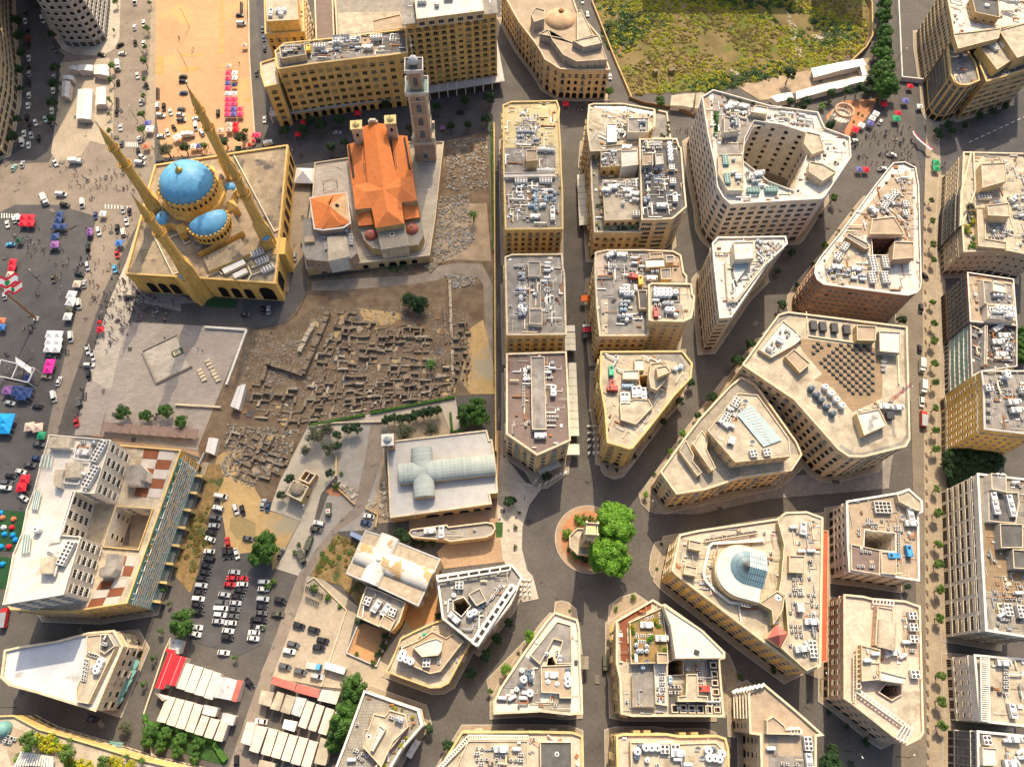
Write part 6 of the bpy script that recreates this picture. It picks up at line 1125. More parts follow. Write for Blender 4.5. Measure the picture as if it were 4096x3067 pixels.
# lattice mast, blue tarpaulins
def mast(fr,u,v,zt,z0,h,m,label,tilt=0):
 q=at(fr,u,v,zt);t=empty('lattice_mast',(q.x,q.y,z0));tag(t,label,'mast');b=MB();w=.55
 for s in((-w,-w),(w,-w),(w,w),(-w,w)):b.bar((q.x+s[0],q.y+s[1],z0),(q.x+s[0]*.5,q.y+s[1]*.5,z0+h),.12,m)
 n=int(h/1.2)
 for k in range(n):
  z=z0+k*1.2;f=1-.5*k/n;c=[(q.x+s*w*f,q.y+r*w*f)for s,r in((-1,-1),(1,-1),(1,1),(-1,1))]
  for i in range(4):b.bar((*c[i],z),(*c[(i+1)%4],z+1.2),.08,'metal_white' if k%4<2 else m)
 b.v=[(x,y,z-z0)for x,y,z in b.v];b.obj('lattice',t,org=(q.x,q.y,0));d=MB()
 for k in range(6):d.box((math.cos(k)*.9,math.sin(k)*.9,h*(.45+.09*k)),(.35,.35,1.2),'metal_white')
 d.obj('antenna',t,org=(0,0,0))
mast('32',1160,60,34,25,16,'red_metal','red and white lattice radio mast on the skylight pyramid roof')
mast('20',1200,1400,34,28,7,'metal_grey','small grey antenna mast on the roof full of satellite dishes')
mast('32',900,300,30,28,5,'metal_white','short white antenna mast by the south stair house of the skylight roof')
# ------------------------------------------------------------------ vehicles
PAINT={'w':('white',(.70,.70,.68)),'b':('black',(.018,.018,.02)),'s':('silver',(.36,.38,.40)),'g':('dark grey',(.09,.095,.10)),'r':('red',(.45,.02,.025)),'u':('dark blue',(.03,.06,.13)),'c':('light blue',(.08,.33,.55)),'t':('pale teal',(.30,.46,.45)),'y':('beige',(.48,.40,.27)),'o':('olive green',(.07,.075,.045)),'n':('orange',(.65,.28,.03))}
for k,(n,c)in PAINT.items():mat('paint_'+n.replace(' ','_'),c,.28 if k!='o' else .7,0,spec=.6)
mat('tyre',(.02,.02,.02),.9,0);mat('lamp_red',(.35,.01,.01),.3,0);mat('lamp_clear',(.7,.7,.68),.2,0);mat('skin',(.40,.24,.16),.7,0);mat('hair',(.02,.015,.012),.8,0);mat('canvas_olive',(.10,.105,.075),.9,.15,1)
def loft(b,st,m,capm=None): # stations: (x, [(y, z), ...]) closed by symmetry
 rings=[[(x,y,z)for y,z in pr]+[(x,-y,z)for y,z in reversed(pr)]for x,pr in st];n=len(rings[0])
 for i in range(len(rings)-1):
  for k in range(n):l=(k+1)%n;b.face([rings[i][k],rings[i][l],rings[i+1][l],rings[i+1][k]],m)
 b.face(rings[0][::-1],capm or m);b.face(rings[-1],capm or m)
def wheels(L,w,r=.32,axles=None):
 out=[]
 for ax in axles or(-L*.31,L*.31):
  for s in(-1,1):
   b=MB();b.lathe((0,0,0),[(r,-.1),(r,.1),(0,.1)],'tyre',12);b.lathe((0,0,.1),[(r*.6,0),(r*.5,.02),(0,.02)],'metal_grey',8)
   b.v=[(ax+x,s*(w/2-.1)+z*s,r+y)for x,y,z in b.v];out.append(('wheel',b))
 return out
def lamps(L,w,z):
 out=[]
 for s in(-1,1):
  b=MB();b.box((L/2-.04,s*w*.36,z),(.1,.32,.14),'lamp_clear');out.append(('headlight',b));b=MB();b.box((-L/2+.04,s*w*.38,z+.08),(.08,.26,.14),'lamp_red');out.append(('tail_light',b))
 return out
def car(key,kind,pc):
 pm='paint_'+PAINT[pc][0].replace(' ','_');H={'car':(4.5,1.8,.82,1.42),'suv':(4.7,1.9,.98,1.75),'van':(5.2,1.95,1.05,2.15),'pick':(5.1,1.85,.95,1.7)}[kind];L,w,zb,zt=H;hw=w/2;f=L/4.5
 def pr(z,k=1.,s=.9):return[(hw*k*.96,.22),(hw*k,.45),(hw*k,z-.14),(hw*k*s,z)]
 body=MB()
 hood,tail=(zb,zb+.06)if kind!='van' else(zb,zb+.02)
 loft(body,[(-L/2,pr(tail-.22,.86)),(-L/2+.12,pr(tail-.02,.94)),(-1.3*f,pr(tail+.02)),(.9*f,pr(zb+.04)),(L/2-.35,pr(hood-.08,.96)),(L/2-.08,pr(hood-.2,.88)),(L/2,pr(hood-.34,.8))],pm)
 cab={'car':(-1.85,-1.05,.45,1.15),'suv':(-2.2,-1.95,.55,1.2),'van':(-2.5,-2.4,1.35,1.95),'pick':(-.75,-.6,.55,1.2)}[kind];x0,x1,x2,x3=[c*f if kind!='van' else c for c in cab]
 g=MB();b1=hw*.9;t1=hw*.74;e=.04
 loft(g,[(x0,[(b1*.92,zb),(b1*.92,zb+e)]),(x1,[(b1,zb),(t1,zt-.06)]),(x2,[(b1,zb),(t1,zt-.06)]),(x3,[(b1*.95,zb),(b1*.95,zb+e)])],'glass_and_shade')
 r=MB();loft(r,[(x1-.03,[(t1*.98,zt-.07),(t1*.9,zt-.02)]),((x1+x2)/2,[(t1*1.02,zt-.07),(t1*.92,zt+.01)]),(x2+.03,[(t1*.98,zt-.07),(t1*.9,zt-.02)])],pm)
 parts=[('body',body,[]),('windows',g),('roof',r)]
 for s in(-1,1):
  p=MB();xm=(x1+x2)/2-.1;p.bar((xm,s*b1*1.0,zb),(xm,s*t1*1.02,zt-.04),.1,pm);p.bar((x1,s*b1,zb),(x1,s*t1*1.01,zt-.04),.14,pm);p.bar((x3-.05,s*b1*.98,zb),(x2,s*t1*1.02,zt-.04),.08,pm)
  if kind=='van':p.face([(x0+.1,s*b1*1.02,zb),(x2-.5,s*b1*1.02,zb),(x2-.5,s*t1*1.03,zt-.05),(x0+.1,s*t1*1.03,zt-.05)],pm)
  parts.append(('door_pillar',p));m=MB();m.box((x3-.35,s*(hw+.08),zb+.02),(.16,.2,.13),pm);parts.append(('wing_mirror',m))
 if kind=='pick':c=MB();c.box((-1.6,0,zb+.065),(1.6,w*.78,.02),'metal_dark');parts.append(('cargo_bed',c))
 proto(key,{'car':'parked_car','suv':'sport_utility_car','van':'van','pick':'pickup_truck'}[kind],parts+wheels(L,w)+lamps(L,w,zb-.3))
def truck(key,name,L,w,h,pcab,pbox,roofm=None,cross=False):
 c=MB();loft(c,[(L/2-1.9,[(w/2,.5),(w/2,2.1),(w/2*.92,2.3)]),(L/2-.5,[(w/2,.5),(w/2,2.0),(w/2*.9,2.2)]),(L/2,[(w/2*.95,.5),(w/2*.95,1.2),(w/2*.9,1.3)])],pcab)
 g=MB();g.face([(L/2-.44,-w*.4,2.05),(L/2-.44,w*.4,2.05),(L/2+.01,w*.42,1.35),(L/2+.01,-w*.42,1.35)],'glass_and_shade');bx=MB();bx.box((-.95,0,.75),(L-2.1,w,h-.75),pbox,top=roofm or pbox)
 parts=[('cab',c),('windscreen',g),('cargo_box',bx)]
 if cross:
  x=MB();x.box((-.9,0,h),(1.7,1.7,.03),'paint_white');x.box((-.9,0,h+.03),(1.1,.32,.02),'awning_red');x.box((-.9,0,h+.05),(.32,1.1,.02),'awning_red');parts.append(('red_cross_sign',x))
 proto(key,name,parts+wheels(L,w,.45,(-L*.33,L*.33))+lamps(L,w,.7))
for k in 'wbsgrucyto':car('car'+k,'car',k)
for k in 'wbsgo':car('suv'+k,'suv',k)
for k in 'wgb':car('van'+k,'van',k)
for k in 'wgoyr':car('pick'+k,'pick',k)
truck('truckw','box_truck',6.5,2.2,2.9,'paint_white','metal_white');truck('truckr','fire_engine',7.5,2.4,2.6,'paint_red','paint_red','metal_grey');truck('truckm','military_truck',5.6,2.1,2.5,'paint_olive_green','canvas_olive');truck('truckx','military_ambulance',5.6,2.1,2.5,'paint_olive_green','canvas_olive',cross=True)
truck('trucky','flatbed_truck',5.8,2.1,1.2,'paint_light_blue','sheet_cream');truck('truckt','box_truck',5.2,2.1,2.6,'paint_pale_teal','metal_white')
b=MB();loft(b,[(-4,[(1.2,.4),(1.25,2.5),(1.05,2.85)]),(3.7,[(1.2,.4),(1.25,2.5),(1.05,2.85)]),(4,[(1.1,.5),(1.1,2.2),(1.0,2.6)])],'paint_white');g=MB()
for s in(-1,1):g.face([(-3.6,s*1.27,1.5),(3.4,s*1.27,1.5),(3.4,s*1.27,2.3),(-3.6,s*1.27,2.3)],'glass_and_shade')
g.face([(4.02,-1,1.3),(4.02,1,1.3),(3.98,.9,2.4),(3.98,-.9,2.4)],'glass_and_shade');proto('bus','minibus',[('body',b),('windows',g)]+wheels(8,2.4,.45)+lamps(8,2.3,.8))
b=MB();b.box((0,0,.5),(.9,.26,.28),'metal_dark');s=MB();s.box((-.35,0,.78),(.75,.28,.1),'fan_black');h=MB();h.bar((.62,-.36,1.02),(.62,.36,1.02),.06,'metal_grey');h.bar((.75,0,.3),(.6,0,1.02),.08,'metal_grey');tk=MB();tk.box((.22,0,.76),(.45,.3,.22),'paint_dark_grey')
wl_=[]
for x in(-.68,.72):
 q=MB();q.lathe((0,0,0),[(.3,-.06),(.3,.06),(0,.06)],'tyre',10);q.v=[(x+a,c,.3+bb)for a,bb,c in q.v];wl_.append(('wheel',q))
proto('moto','motorcycle',[('engine_frame',b),('seat',s),('handlebar',h),('fuel_tank',tk)]+wl_)
KV={'car':('saloon car','car'),'suv':('tall car','car'),'van':('van','van'),'pick':('pickup','pickup')}
def V(fr,where,lst,z=.03,dz=0):
 for it in lst.split():
  f=it.split(',');u,v,a=float(f[0]),float(f[1]),float(f[2]);key=f[3]
  zz=z+dz;q=at(fr,u,v,zz+.7);d=at(fr,u+20*math.cos(rad(a)),v+20*math.sin(rad(a)),zz+.7)-q
  if key in('bus',)or key[:5]=='truck':n,c={'bus':('long white minibus','bus'),'truckw':('white box truck','truck'),'truckr':('red fire engine','fire engine'),'truckm':('olive military truck','truck'),'truckx':('olive army ambulance with red cross roof','ambulance'),'trucky':('flatbed truck with light blue cab','truck'),'truckt':('white box truck with teal cab','truck')}[key]
  elif key=='moto':n,c='dark motorcycle','motorcycle'
  else:kk,c=KV[key[:-1]];n=PAINT[key[-1]][0]+' '+kk
  reg(place(key,q.x,q.y,zz,math.atan2(d.y,d.x)+(0 if(int(u)+int(v))%3 else math.pi)*(key[:3]in('car','suv'))),n+' '+where,c,c+'s '+where)
V('00','in the shaded street at the upper left','218,110,90,carb 218,180,90,carw 238,270,90,carb 240,330,90,carr 245,390,90,carb 248,500,90,carw 245,580,90,carb 250,635,90,cars 250,720,90,carb 248,820,90,carw 240,910,90,carw 232,1010,90,suvb 255,1085,90,carb 205,1150,90,carw 268,1165,80,cars 330,1185,80,suvb 190,1230,90,vanw 245,1250,90,carw 305,1055,75,carw 390,1025,80,cart 445,955,90,carw 368,170,75,vanw 468,425,65,carb 465,665,90,cars 458,780,90,carw 430,1060,90,carb 120,1445,-60,cart 192,1415,-80,cars')
V('00','on the avenue beside the sandy car park','875,470,10,carb 1035,390,-30,carb 1055,460,5,carw 1165,15,90,vanw 1160,235,90,carw 1243,205,90,suvw 1165,370,85,carb 1238,375,90,carw 1185,650,80,carw 1022,570,90,truckw 1018,710,90,carb 1005,970,90,carb 1040,1098,90,carw 1048,1235,90,carg 1215,880,90,cars 1200,1200,75,carw 1190,1300,75,carb 1225,1350,30,carw 1210,1405,5,vanw 1375,1400,0,carb 475,1400,65,pickw 655,1395,0,truckw 1265,740,70,carb',dz=.03)
V('00','on the sunlit sandy car park','1578,660,0,carb 1578,700,0,carb 1582,800,0,caru 1358,910,90,suvw 1413,925,90,suvb 1470,965,75,carw 1388,995,5,suvw 1562,940,5,carg 1555,985,10,carw 1565,1035,0,suvg 1880,970,90,suvb 1500,1100,60,carb 1445,1140,75,carw 1695,1020,0,carw 1690,1090,90,vanw 1625,1170,-8,truckw 1390,1172,5,carw 2068,130,0,carb 2082,205,0,vanw 1740,1140,60,suvw',dz=.05)
V('00','by the sandy car park',' '.join('1358,%d,5,moto'%(760+k*11)for k in range(9))+' '+' '.join('2080,%d,15,moto'%(20+k*9)for k in range(10))+' '+' '.join('1010,%d,5,moto'%(845+k*10)for k in range(9))+' '+' '.join('%d,1180,80,moto'%(985+k*12)for k in range(4)),dz=.05)
V('01','on the crowded square','62,275,80,carw 125,235,80,carw 165,235,80,vanw 560,110,10,suvb 712,98,90,vanw 460,740,90,picko 90,450,0,carc 757,470,85,suvb 757,640,85,suvs 685,705,5,carb 725,790,90,cars 682,965,85,vanw 612,1250,88,vanw 440,1418,5,carb 400,1590,5,cary 508,1630,-70,carw 40,890,90,cars 392,70,70,truckw 530,20,5,vanw',dz=.03)
V('01','on the avenue west of the mosque','1060,150,85,cars 1115,165,85,carb 822,200,85,caru 1092,250,85,pickw 1012,318,90,suvb 1062,345,80,suvw 852,340,80,suvw 1010,530,85,pickr 988,660,80,carc 755,1355,80,pickw 800,1410,80,pickw 770,1490,0,suvw 765,1580,85,suvb',dz=.03)
V('01','in the shade beside the mosque','1105,905,0,carb 2115,1055,0,carb',dz=.2);V('11','by the east side of the mosque','332,560,90,suvs 55,1010,90,carb 107,1015,90,cars',dz=.1)
V('02','on the square by the white stepped block','465,108,80,vanw 85,160,10,cars 320,190,5,carb 685,155,75,suvg 657,322,80,pickr 335,518,5,pickg 318,637,3,caru 258,695,5,pickg 180,752,15,carw 90,788,5,carb 60,848,5,suvg 50,893,3,suvw 203,978,35,carw',dz=.03)
V('02','on the sandy lot beside the ruins','1907,965,10,vanw 1882,1067,15,suvw 1858,1150,8,suvg 1845,1218,5,cars 1815,1278,3,carb 1812,1335,20,carw 2035,1078,75,suvw 2090,1085,75,carb 1962,1362,80,carr 2140,1330,10,carg',dz=.1);V('12','on the sandy lot beside the ruins','60,1033,-75,cars 103,1055,-75,caru',dz=.1)
V('02','in the crowded dark car park','1803,1440,5,carw 1803,1503,15,suvb 1780,1563,8,carb 1768,1620,5,carb 1942,1452,85,suvb 1990,1452,85,carb 2040,1460,75,carw 2020,1620,3,cars',dz=.15)
V('03','in the crowded dark car park','1748,30,5,suvb 1737,88,5,suvs 1720,147,5,carb 1712,203,5,suvw 1703,255,5,carb 1705,316,5,suvb 1697,450,5,carw 1685,507,12,carw 2003,25,3,carr 2095,30,3,carr 1982,80,3,carr 2088,78,3,carw 2070,130,3,carb 1933,168,8,cars 2045,183,5,carb 1912,235,3,suvg 2030,240,3,cars 1907,287,3,vanw 2020,295,3,carg 1900,340,5,suvw 2005,352,3,carg 1880,398,3,cars 1988,412,3,carw 1967,480,8,carw 1963,535,8,suvb 1928,668,5,carw',dz=.15)
V('13','in the crowded dark car park','-5,380,0,carb 0,440,0,carb -18,495,3,carw -25,545,5,carw 70,60,3,suvs 65,120,3,carw 60,205,5,suvs 50,275,3,carb 45,325,3,carg 40,385,5,suvb 25,450,5,cars',dz=.15)
V('03','in the lower left streets','2150,930,50,carb 785,1240,10,carb 2040,1610,90,carb 45,370,-80,truckr',dz=.05)
V('12','on the gravel lane by the grey roofed church','972,1137,10,carw 948,1195,15,caru 542,1198,15,suvw 520,1250,15,picko 628,1083,-90,truckx 458,1375,-70,truckm 395,1490,70,truckm 215,1455,-60,carg',dz=.15)
V('13','on the beige gravel lot','210,215,15,suvb 190,335,5,picko 372,433,20,suvb 500,470,15,suvb 577,562,12,suvb 543,625,10,suvb 322,597,15,suvg 288,655,10,suvw 250,787,15,suvg 383,830,15,suvg 500,785,10,trucky 527,872,12,suvs 688,805,17,bus',dz=.15)
V('13','on the beige gravel lot',' '.join('%d,%d,110,moto'%(430+k*14,112+k*7)for k in range(11))+' '+' '.join('%d,%d,100,moto'%(432+k*13,205+k*6)for k in range(9)),dz=.15)
V('13','in the lower streets','45,1260,8,carw 1362,1490,-60,truckw',dz=.05);V('02','by the edge of the square','725,70,5,moto 725,88,5,moto 725,106,5,moto 725,124,5,moto 700,35,5,moto 680,250,5,moto',dz=.05)
V('30','among the tents at the upper right','970,1050,-60,cars 742,1212,-15,carw 1065,1335,5,pickw 985,1455,-10,pickw',dz=.05);V('31','on the tree lined street at the right','1318,1005,90,suvb 1355,725,50,carb 1308,1350,90,carb 1322,1500,90,truckw',dz=.12);V('32','on the tree lined street at the right','1335,30,90,truckw 1325,155,90,suvw 1335,305,-90,truckr',dz=.12)
V('10','in the shaded street before the hotel','72,1030,90,carw 110,1240,-15,truckt 700,1143,-5,cars 1560,995,0,carg 1765,970,-5,carb 75,420,90,carb 68,330,90,caru 58,250,90,carg 5,630,90,carb',dz=.05);V('20','beside the overgrown excavation','650,120,80,carg 605,5,80,carw 845,660,85,carb',dz=.05);V('23','in the street below the circle','805,765,90,truckm',dz=.05)
V('01','in the crowd','1020,690,20,moto 960,730,60,moto 780,60,20,moto 790,30,50,moto 690,620,10,moto 715,605,30,moto 770,380,5,moto 775,400,5,moto 770,540,30,moto 760,565,5,moto 860,1065,20,moto 865,1085,10,moto 915,930,20,moto 915,975,40,moto 840,1240,30,moto 830,1290,10,moto 1250,1005,5,moto 320,880,10,moto 285,1160,10,moto 260,1200,10,moto 45,1380,20,moto 60,1400,20,moto 575,1360,5,moto 575,1390,5,moto',dz=.06)
# ------------------------------------------------------------------ tents, awnings, market sheds
TC={'p':('bright pink',(.72,.07,.16)),'r':('red',(.62,.02,.04)),'w':('white',(.72,.71,.67)),'b':('blue violet',(.13,.13,.36)),'n':('navy blue',(.03,.06,.17)),'c':('cream',(.62,.46,.36)),'g':('green',(.02,.27,.12)),'k':('dark green',(.02,.07,.045)),'u':('blue',(.05,.17,.45)),'o':('orange',(.62,.18,.09)),'l':('olive',(.30,.30,.06)),'m':('magenta',(.72,.03,.30)),'s':('sky blue',(.01,.28,.62)),'v':('violet',(.22,.10,.28))}
for k,(n,c)in TC.items():
 m=mat('canvas_'+n.replace(' ','_'),c,.75,.1,1);b=MB();s=1.5;q=[(-s,-s),(s,-s),(s,s),(-s,s)]
 for i in range(4):j=(i+1)%4;b.face([(*q[i],2.2),(*q[j],2.2),(q[j][0]*.5,q[j][1]*.5,2.65),(q[i][0]*.5,q[i][1]*.5,2.65)],m.name);b.face([(q[i][0]*.5,q[i][1]*.5,2.65),(q[j][0]*.5,q[j][1]*.5,2.65),(0,0,3.3)],m.name);b.face([(*q[i],1.95),(*q[j],1.95),(*q[j],2.2),(*q[i],2.2)],m.name)
 lg=[]
 for x,y in q:l=MB();l.bar((x*.97,y*.97,0),(x*.97,y*.97,2.2),.07,'metal_white');lg.append(('leg',l))
 proto('tent'+k,'canopy_tent',[('canopy',b)]+lg)
def TT(fr,where,lst,sc=1.,dz=.08):
 for it in lst.split():
  f=it.split(',');u,v,k=float(f[0]),float(f[1]),f[2];s=float(f[3])if len(f)>3 else sc;a=rad(float(f[4]))if len(f)>4 else 0;q=at(fr,u,v,2.6);reg(place('tent'+k,q.x,q.y,dz,a,(s,s,1+(s-1)*.3)),TC[k][0]+' canopy tent '+where,'tent','canopy tents '+where)
TT('00','in the long stall row on the sand','1970,565,c,.95 1968,625,p 2022,625,w 1965,670,p 2022,668,w 1963,712,b,.95 1963,755,p 1963,802,w 2018,802,w 1963,850,p 2017,850,p 1963,893,p 2013,893,p 1960,935,p 2012,935,b 2068,935,p 1960,980,p 2012,980,b 2068,980,p 1975,1070,c 2030,1070,r 1975,1112,c 2030,1112,r 1900,1120,c 2018,725,n,.85',dz=.1)
TT('00','behind the blue domed mosque','1273,1057,b,1.1 1287,1110,w,1.3 1258,1255,o,1.1,10 1525,1180,w,1.2,40 1667,1258,w 1712,1253,b 2108,385,c,.9 2195,1160,p 2150,1240,r,.6 2185,1205,p,.6 2050,1275,k',dz=.12);TT('10','in the shade before the hotel','875,970,r,1.1 405,1050,r 360,1150,r 12,1160,p 1608,1095,v,.8',dz=.12)
TT('01','on the crowded square','200,215,r,1.15 262,215,r,1.15 195,265,r,1.15 260,268,r,1.15 512,188,n,1.1 500,235,n,1.1 480,290,n,1.1 540,292,n,1.1 470,380,n,1.2,15 470,450,v,1.3,5 160,410,k 1025,435,u,1.1 105,600,r,1.1 98,650,r,1.1 80,705,c 883,183,w 615,885,w,1.4,-5 610,945,w,1.4,-8 590,1012,l,1.1 580,1070,w,1.2 430,1225,w,1.25 500,1228,w,1.25 425,1285,w,1.25 495,1290,w,1.25 415,1345,w,1.25 485,1348,w,1.25 428,1475,m,1.35 415,1525,m,1.35 240,1600,n,1.2 850,1115,r,.6 860,1180,r,1,10 660,790,c,1.2 770,325,v,.9 770,350,v,.9 10,1105,o 10,1160,u')
TT('02','on the square by the white stepped block','150,60,n,1.6 225,75,n,1.6 185,95,n,1.5 60,50,v,1.3 50,320,s,2.2 40,370,s,2 250,365,c,1.3,10 325,372,c,1.3,12 353,440,g,1.1 210,820,r,1.3,8 182,885,r,1.3,8')
TT('30','near the white drum tower','1230,738,r 1190,865,b,1.2 1005,893,r,1.1 1315,912,w 1125,970,r,1 1110,1018,g,1.3 935,975,w,1.1,-30 905,1015,w,1.1,-30 885,1060,b,1.1,-30 810,1075,w,1.1,-30 755,1112,r,1.2,-25 790,1455,b 850,1457,r 1455,1397,g,1.15 1455,1448,g,1.15',dz=.05);TT('20','at the head of the arcade street','465,890,r,1.1')
q=at('10',415,1505,4);t=empty('marquee',(q.x,q.y,0));tag(t,'large white pyramid marquee between the mosque and the church terrace','marquee');b=MB();s=4.6;c4=sq((q.x,q.y),9.4)
for i in range(4):j=(i+1)%4;b.face([(*c4[i],3.2),(*c4[j],3.2),(q.x,q.y,6.6)],'canvas_white');b.face([(*c4[i],2.8),(*c4[j],2.8),(*c4[j],3.2),(*c4[i],3.2)],'canvas_white')
b.obj('canopy',t)
for x,y in c4:b=MB();b.bar((x*.995+q.x*.005,y*.995+q.y*.005,0),(x,y,3),.15,'metal_white');b.obj('leg',t)
# small camping tents on green turf
flat('turf','02','-60,1080 225,1100 150,1440 -60,1430','turf');flat('turf','02','-60,1480 110,1500 60,1760 -60,1760','turf')
for k in 'souwr':
 b=MB();m='canvas_'+TC[k][0].replace(' ','_');b.lathe((0,0,0),[(1.2,0),(1.1,.5),(.7,1.0),(0,1.25)],m,6);d=MB();d.face([(1.08,-.3,0),(1.08,.3,0),(.85,0,.85)],'metal_dark');proto('camp'+k,'dome_tent',[('shell',b),('door',d)])
for u,v,k in((20,1150,'o'),(115,1163,'o'),(30,1235,'w'),(100,1235,'r'),(38,1292,'s'),(110,1300,'s'),(130,1342,'s'),(75,1400,'r'),(22,1550,'s'),(5,1110,'s'),(8,1400,'s')):
 q=at('02',u,v,.6);reg(place('camp'+k,q.x,q.y,.3,u*.1),TC[k][0]+' dome tent on the green turf','tent','dome tents on the green turf')
def awning(fr,s,z,m,label,n=0,rib='metal_dark',name='awning',rise=.4):
 p=W(fr,s,z);c=sum(p,Vector())/4;t=empty(name,(c.x,c.y,0));tag(t,label,'awning');b=MB();mid0=(p[0]+p[1])/2+Vector((0,0,rise));mid1=(p[3]+p[2])/2+Vector((0,0,rise))
 b.face([p[0],mid0,mid1,p[3]],m);b.face([mid0,p[1],p[2],mid1],m)
 for a,d in((p[0],p[3]),(p[2],p[1])):b.face([a,d,d-Vector((0,0,.35)),a-Vector((0,0,.35))],m)
 b.face([p[0],p[1],mid0],m);b.face([p[3],mid1,p[2]],m);b.obj('canopy',t);r=MB()
 for k in range(n+1):
  a=p[0].lerp(p[3],k/max(n,1))+Vector((0,0,.03));e=p[1].lerp(p[2],k/max(n,1))+Vector((0,0,.03));mm=(a+e)/2+Vector((0,0,rise));r.bar(a,mm,.1,rib);r.bar(mm,e,.1,rib)
 for a in p:r.bar(a,(a.x,a.y,0),.12,'metal_grey')
 r.obj('frame',t);return t
awning('20','562,1505 668,1500 688,1940 580,1945',4.2,'awning_beige','long ribbed beige awning along the street beside the stepped terrace block',8);awning('21','457,1210 545,1210 550,1368 455,1368',4,'awning_beige','beige street awning beside the yellow grey roofed block',3);awning('21','467,1150 542,1148 543,1207 468,1207',4.2,'metal_white','short white street awning north of the beige one',1)
awning('22','487,-185 553,-185 580,448 498,448',4,'awning_beige','very long ribbed awning beside the purple roofed block',9);awning('22','485,515 580,515 583,610 475,610',4,'awning_beige','square beige awning where the arcade street meets the circle',1);awning('22','220,740 405,660 425,705 250,790',3.6,'awning_beige','beige cafe awning at the pointed end of the purple roofed block',4)
awning('21','596,890 692,890 692,945 596,945',3.4,'awning_orange','orange pitched stall roof in the dark arcade street',1,rise=.8);awning('21','610,1168 720,1162 722,1202 612,1208',3.2,'awning_red','crimson awning over a stall in the dark arcade street',2);awning('21','608,1140 672,1138 676,1158 612,1162',3,'metal_white','grey stall roof touching the crimson awning',1);awning('21','612,1215 690,1212 692,1250 618,1255',2.6,'metal_dark','dark stall below the crimson awning',2)
awning('23','585,690 660,692 662,812 588,812',4.5,'roof_pavers','grey brown canopy projecting over the lane below the circle',1,rise=.8);awning('03','945,1425 1065,1440 1040,1485 940,1450',4,'machine_teal','teal curved canopy by the dark cul de sac',2)
# market and workshop sheds: pitched roofs on low walls
def shed(fr,s,z,m,label,wall='sheet_cream',rise=.5,name='market_shed',group=None,cat='shed'):
 p=W(fr,s,z);c=sum(p,Vector())/4;t=empty(name,(c.x,c.y,0))
 if group:reg(t,label,cat,group)
 else:tag(t,label,cat)
 b=MB();m0=(p[0]+p[1])/2+Vector((0,0,rise));m1=(p[3]+p[2])/2+Vector((0,0,rise));L=(p[3]-p[0]).length;w=(p[1]-p[0]).length/2
 b.face([p[0],m0,m1,p[3]],m,[(0,0),(w,0),(w,L),(0,L)]);b.face([m0,p[1],p[2],m1],m,[(w,0),(2*w,0),(2*w,L),(w,L)]);b.obj('roof',t);k=.93;q=[c+(a-c)*k for a in p];b=MB();b.ring(ccw([tuple(a[:2])for a in q]),0,z-.02,wall);b.face([q[0]+Vector((0,0,0)),q[1],m0*k+c*(1-k)],wall);b.obj('wall',t)
 if(m0-m1).length>9:
  b=MB();b.bar(m0,m1,.14,'trim_grey');b.obj('ridge_cap',t)
 return t
shed('03','1450,670 1525,685 1410,985 1335,968',5,'red_metal','long scarlet metal roof, western half, beside the paved walk');shed('03','1528,688 1608,710 1510,958 1432,938',5.2,'red_metal','long scarlet metal roof, eastern half, next to white canopies',rise=.3);shed('03','1432,630 1515,645 1510,682 1430,662',4.6,'red_metal','small scarlet roof strip at the north end of the market')
G='long pale market canopies'
for s in('1590,752 1670,770 1592,990 1510,968','1678,776 1755,795 1672,1018 1592,998','1762,802 1838,822 1755,1045 1675,1025','1842,828 1905,845 1832,1075 1758,1055'):shed('03',s,3.8,'canvas_white' if 0 else 'awning_beige','white canopy roof in the row beside the scarlet roof',group=G)
for s in('1440,1040 1515,1055 1425,1275 1350,1255','1522,1060 1592,1075 1508,1305 1432,1282','1600,1078 1672,1095 1590,1330 1512,1310','1680,1102 1752,1120 1668,1360 1595,1338','1742,1205 1808,1222 1745,1385 1675,1365','1820,1228 1895,1250 1828,1412 1758,1392','1905,1255 1972,1272 1915,1435 1842,1418'):shed('03',s,3.8,'sheet_cream','pale canopy roof in the long southern market row',group=G)
shed('03','1895,862 2045,905 2000,1080 1842,1050',4,'sheet_metal','grey metal roof between white canopies and brick red strip');shed('03','2052,900 2098,910 2040,1095 1990,1082',4.2,'faded_red_metal','narrow brick red roof strip at the east side of the market');shed('03','1762,1115 1882,1145 1855,1222 1740,1195',3.6,'sheet_metal','small grey shed roof inside the market yard');shed('03','1922,1185 2036,1215 2008,1298 1902,1270',3.6,'sheet_metal','grey shed roof by the lane east of the market');shed('03','1330,1010 1400,1030 1470,1060 1400,1085',4,'sheet_cream','brown stained shed roof south of the scarlet roof')
shed('03','1470,545 1578,560 1545,680 1440,650',3.4,'sheet_metal','grey blue shed roof under the big tree north of the scarlet roof');shed('13','150,870 345,930 330,1000 128,935',4.4,'faded_red_metal','faded red roof, western one of the pair by the gravel lot');shed('13','360,932 550,985 535,1060 332,1005',4.4,'faded_red_metal','faded red roof, eastern one of the pair by the gravel lot');shed('13','570,985 730,1005 690,1115 530,1078',4.5,'sheet_cream','cream concrete roofed hut at the end of the red roofs')
for s in('45,990 155,1010 125,1135 20,1105','185,1000 245,1020 200,1170 120,1150','262,1025 345,1050 290,1200 208,1175'):shed('13',s,4,'roof_cream','cream patched roof south of the faded red roofs',group='cream patched roofs in the lower market')
shed('13','350,1045 438,1065 380,1222 300,1195',4,'sheet_metal','grey green corrugated roof among cream canopies')
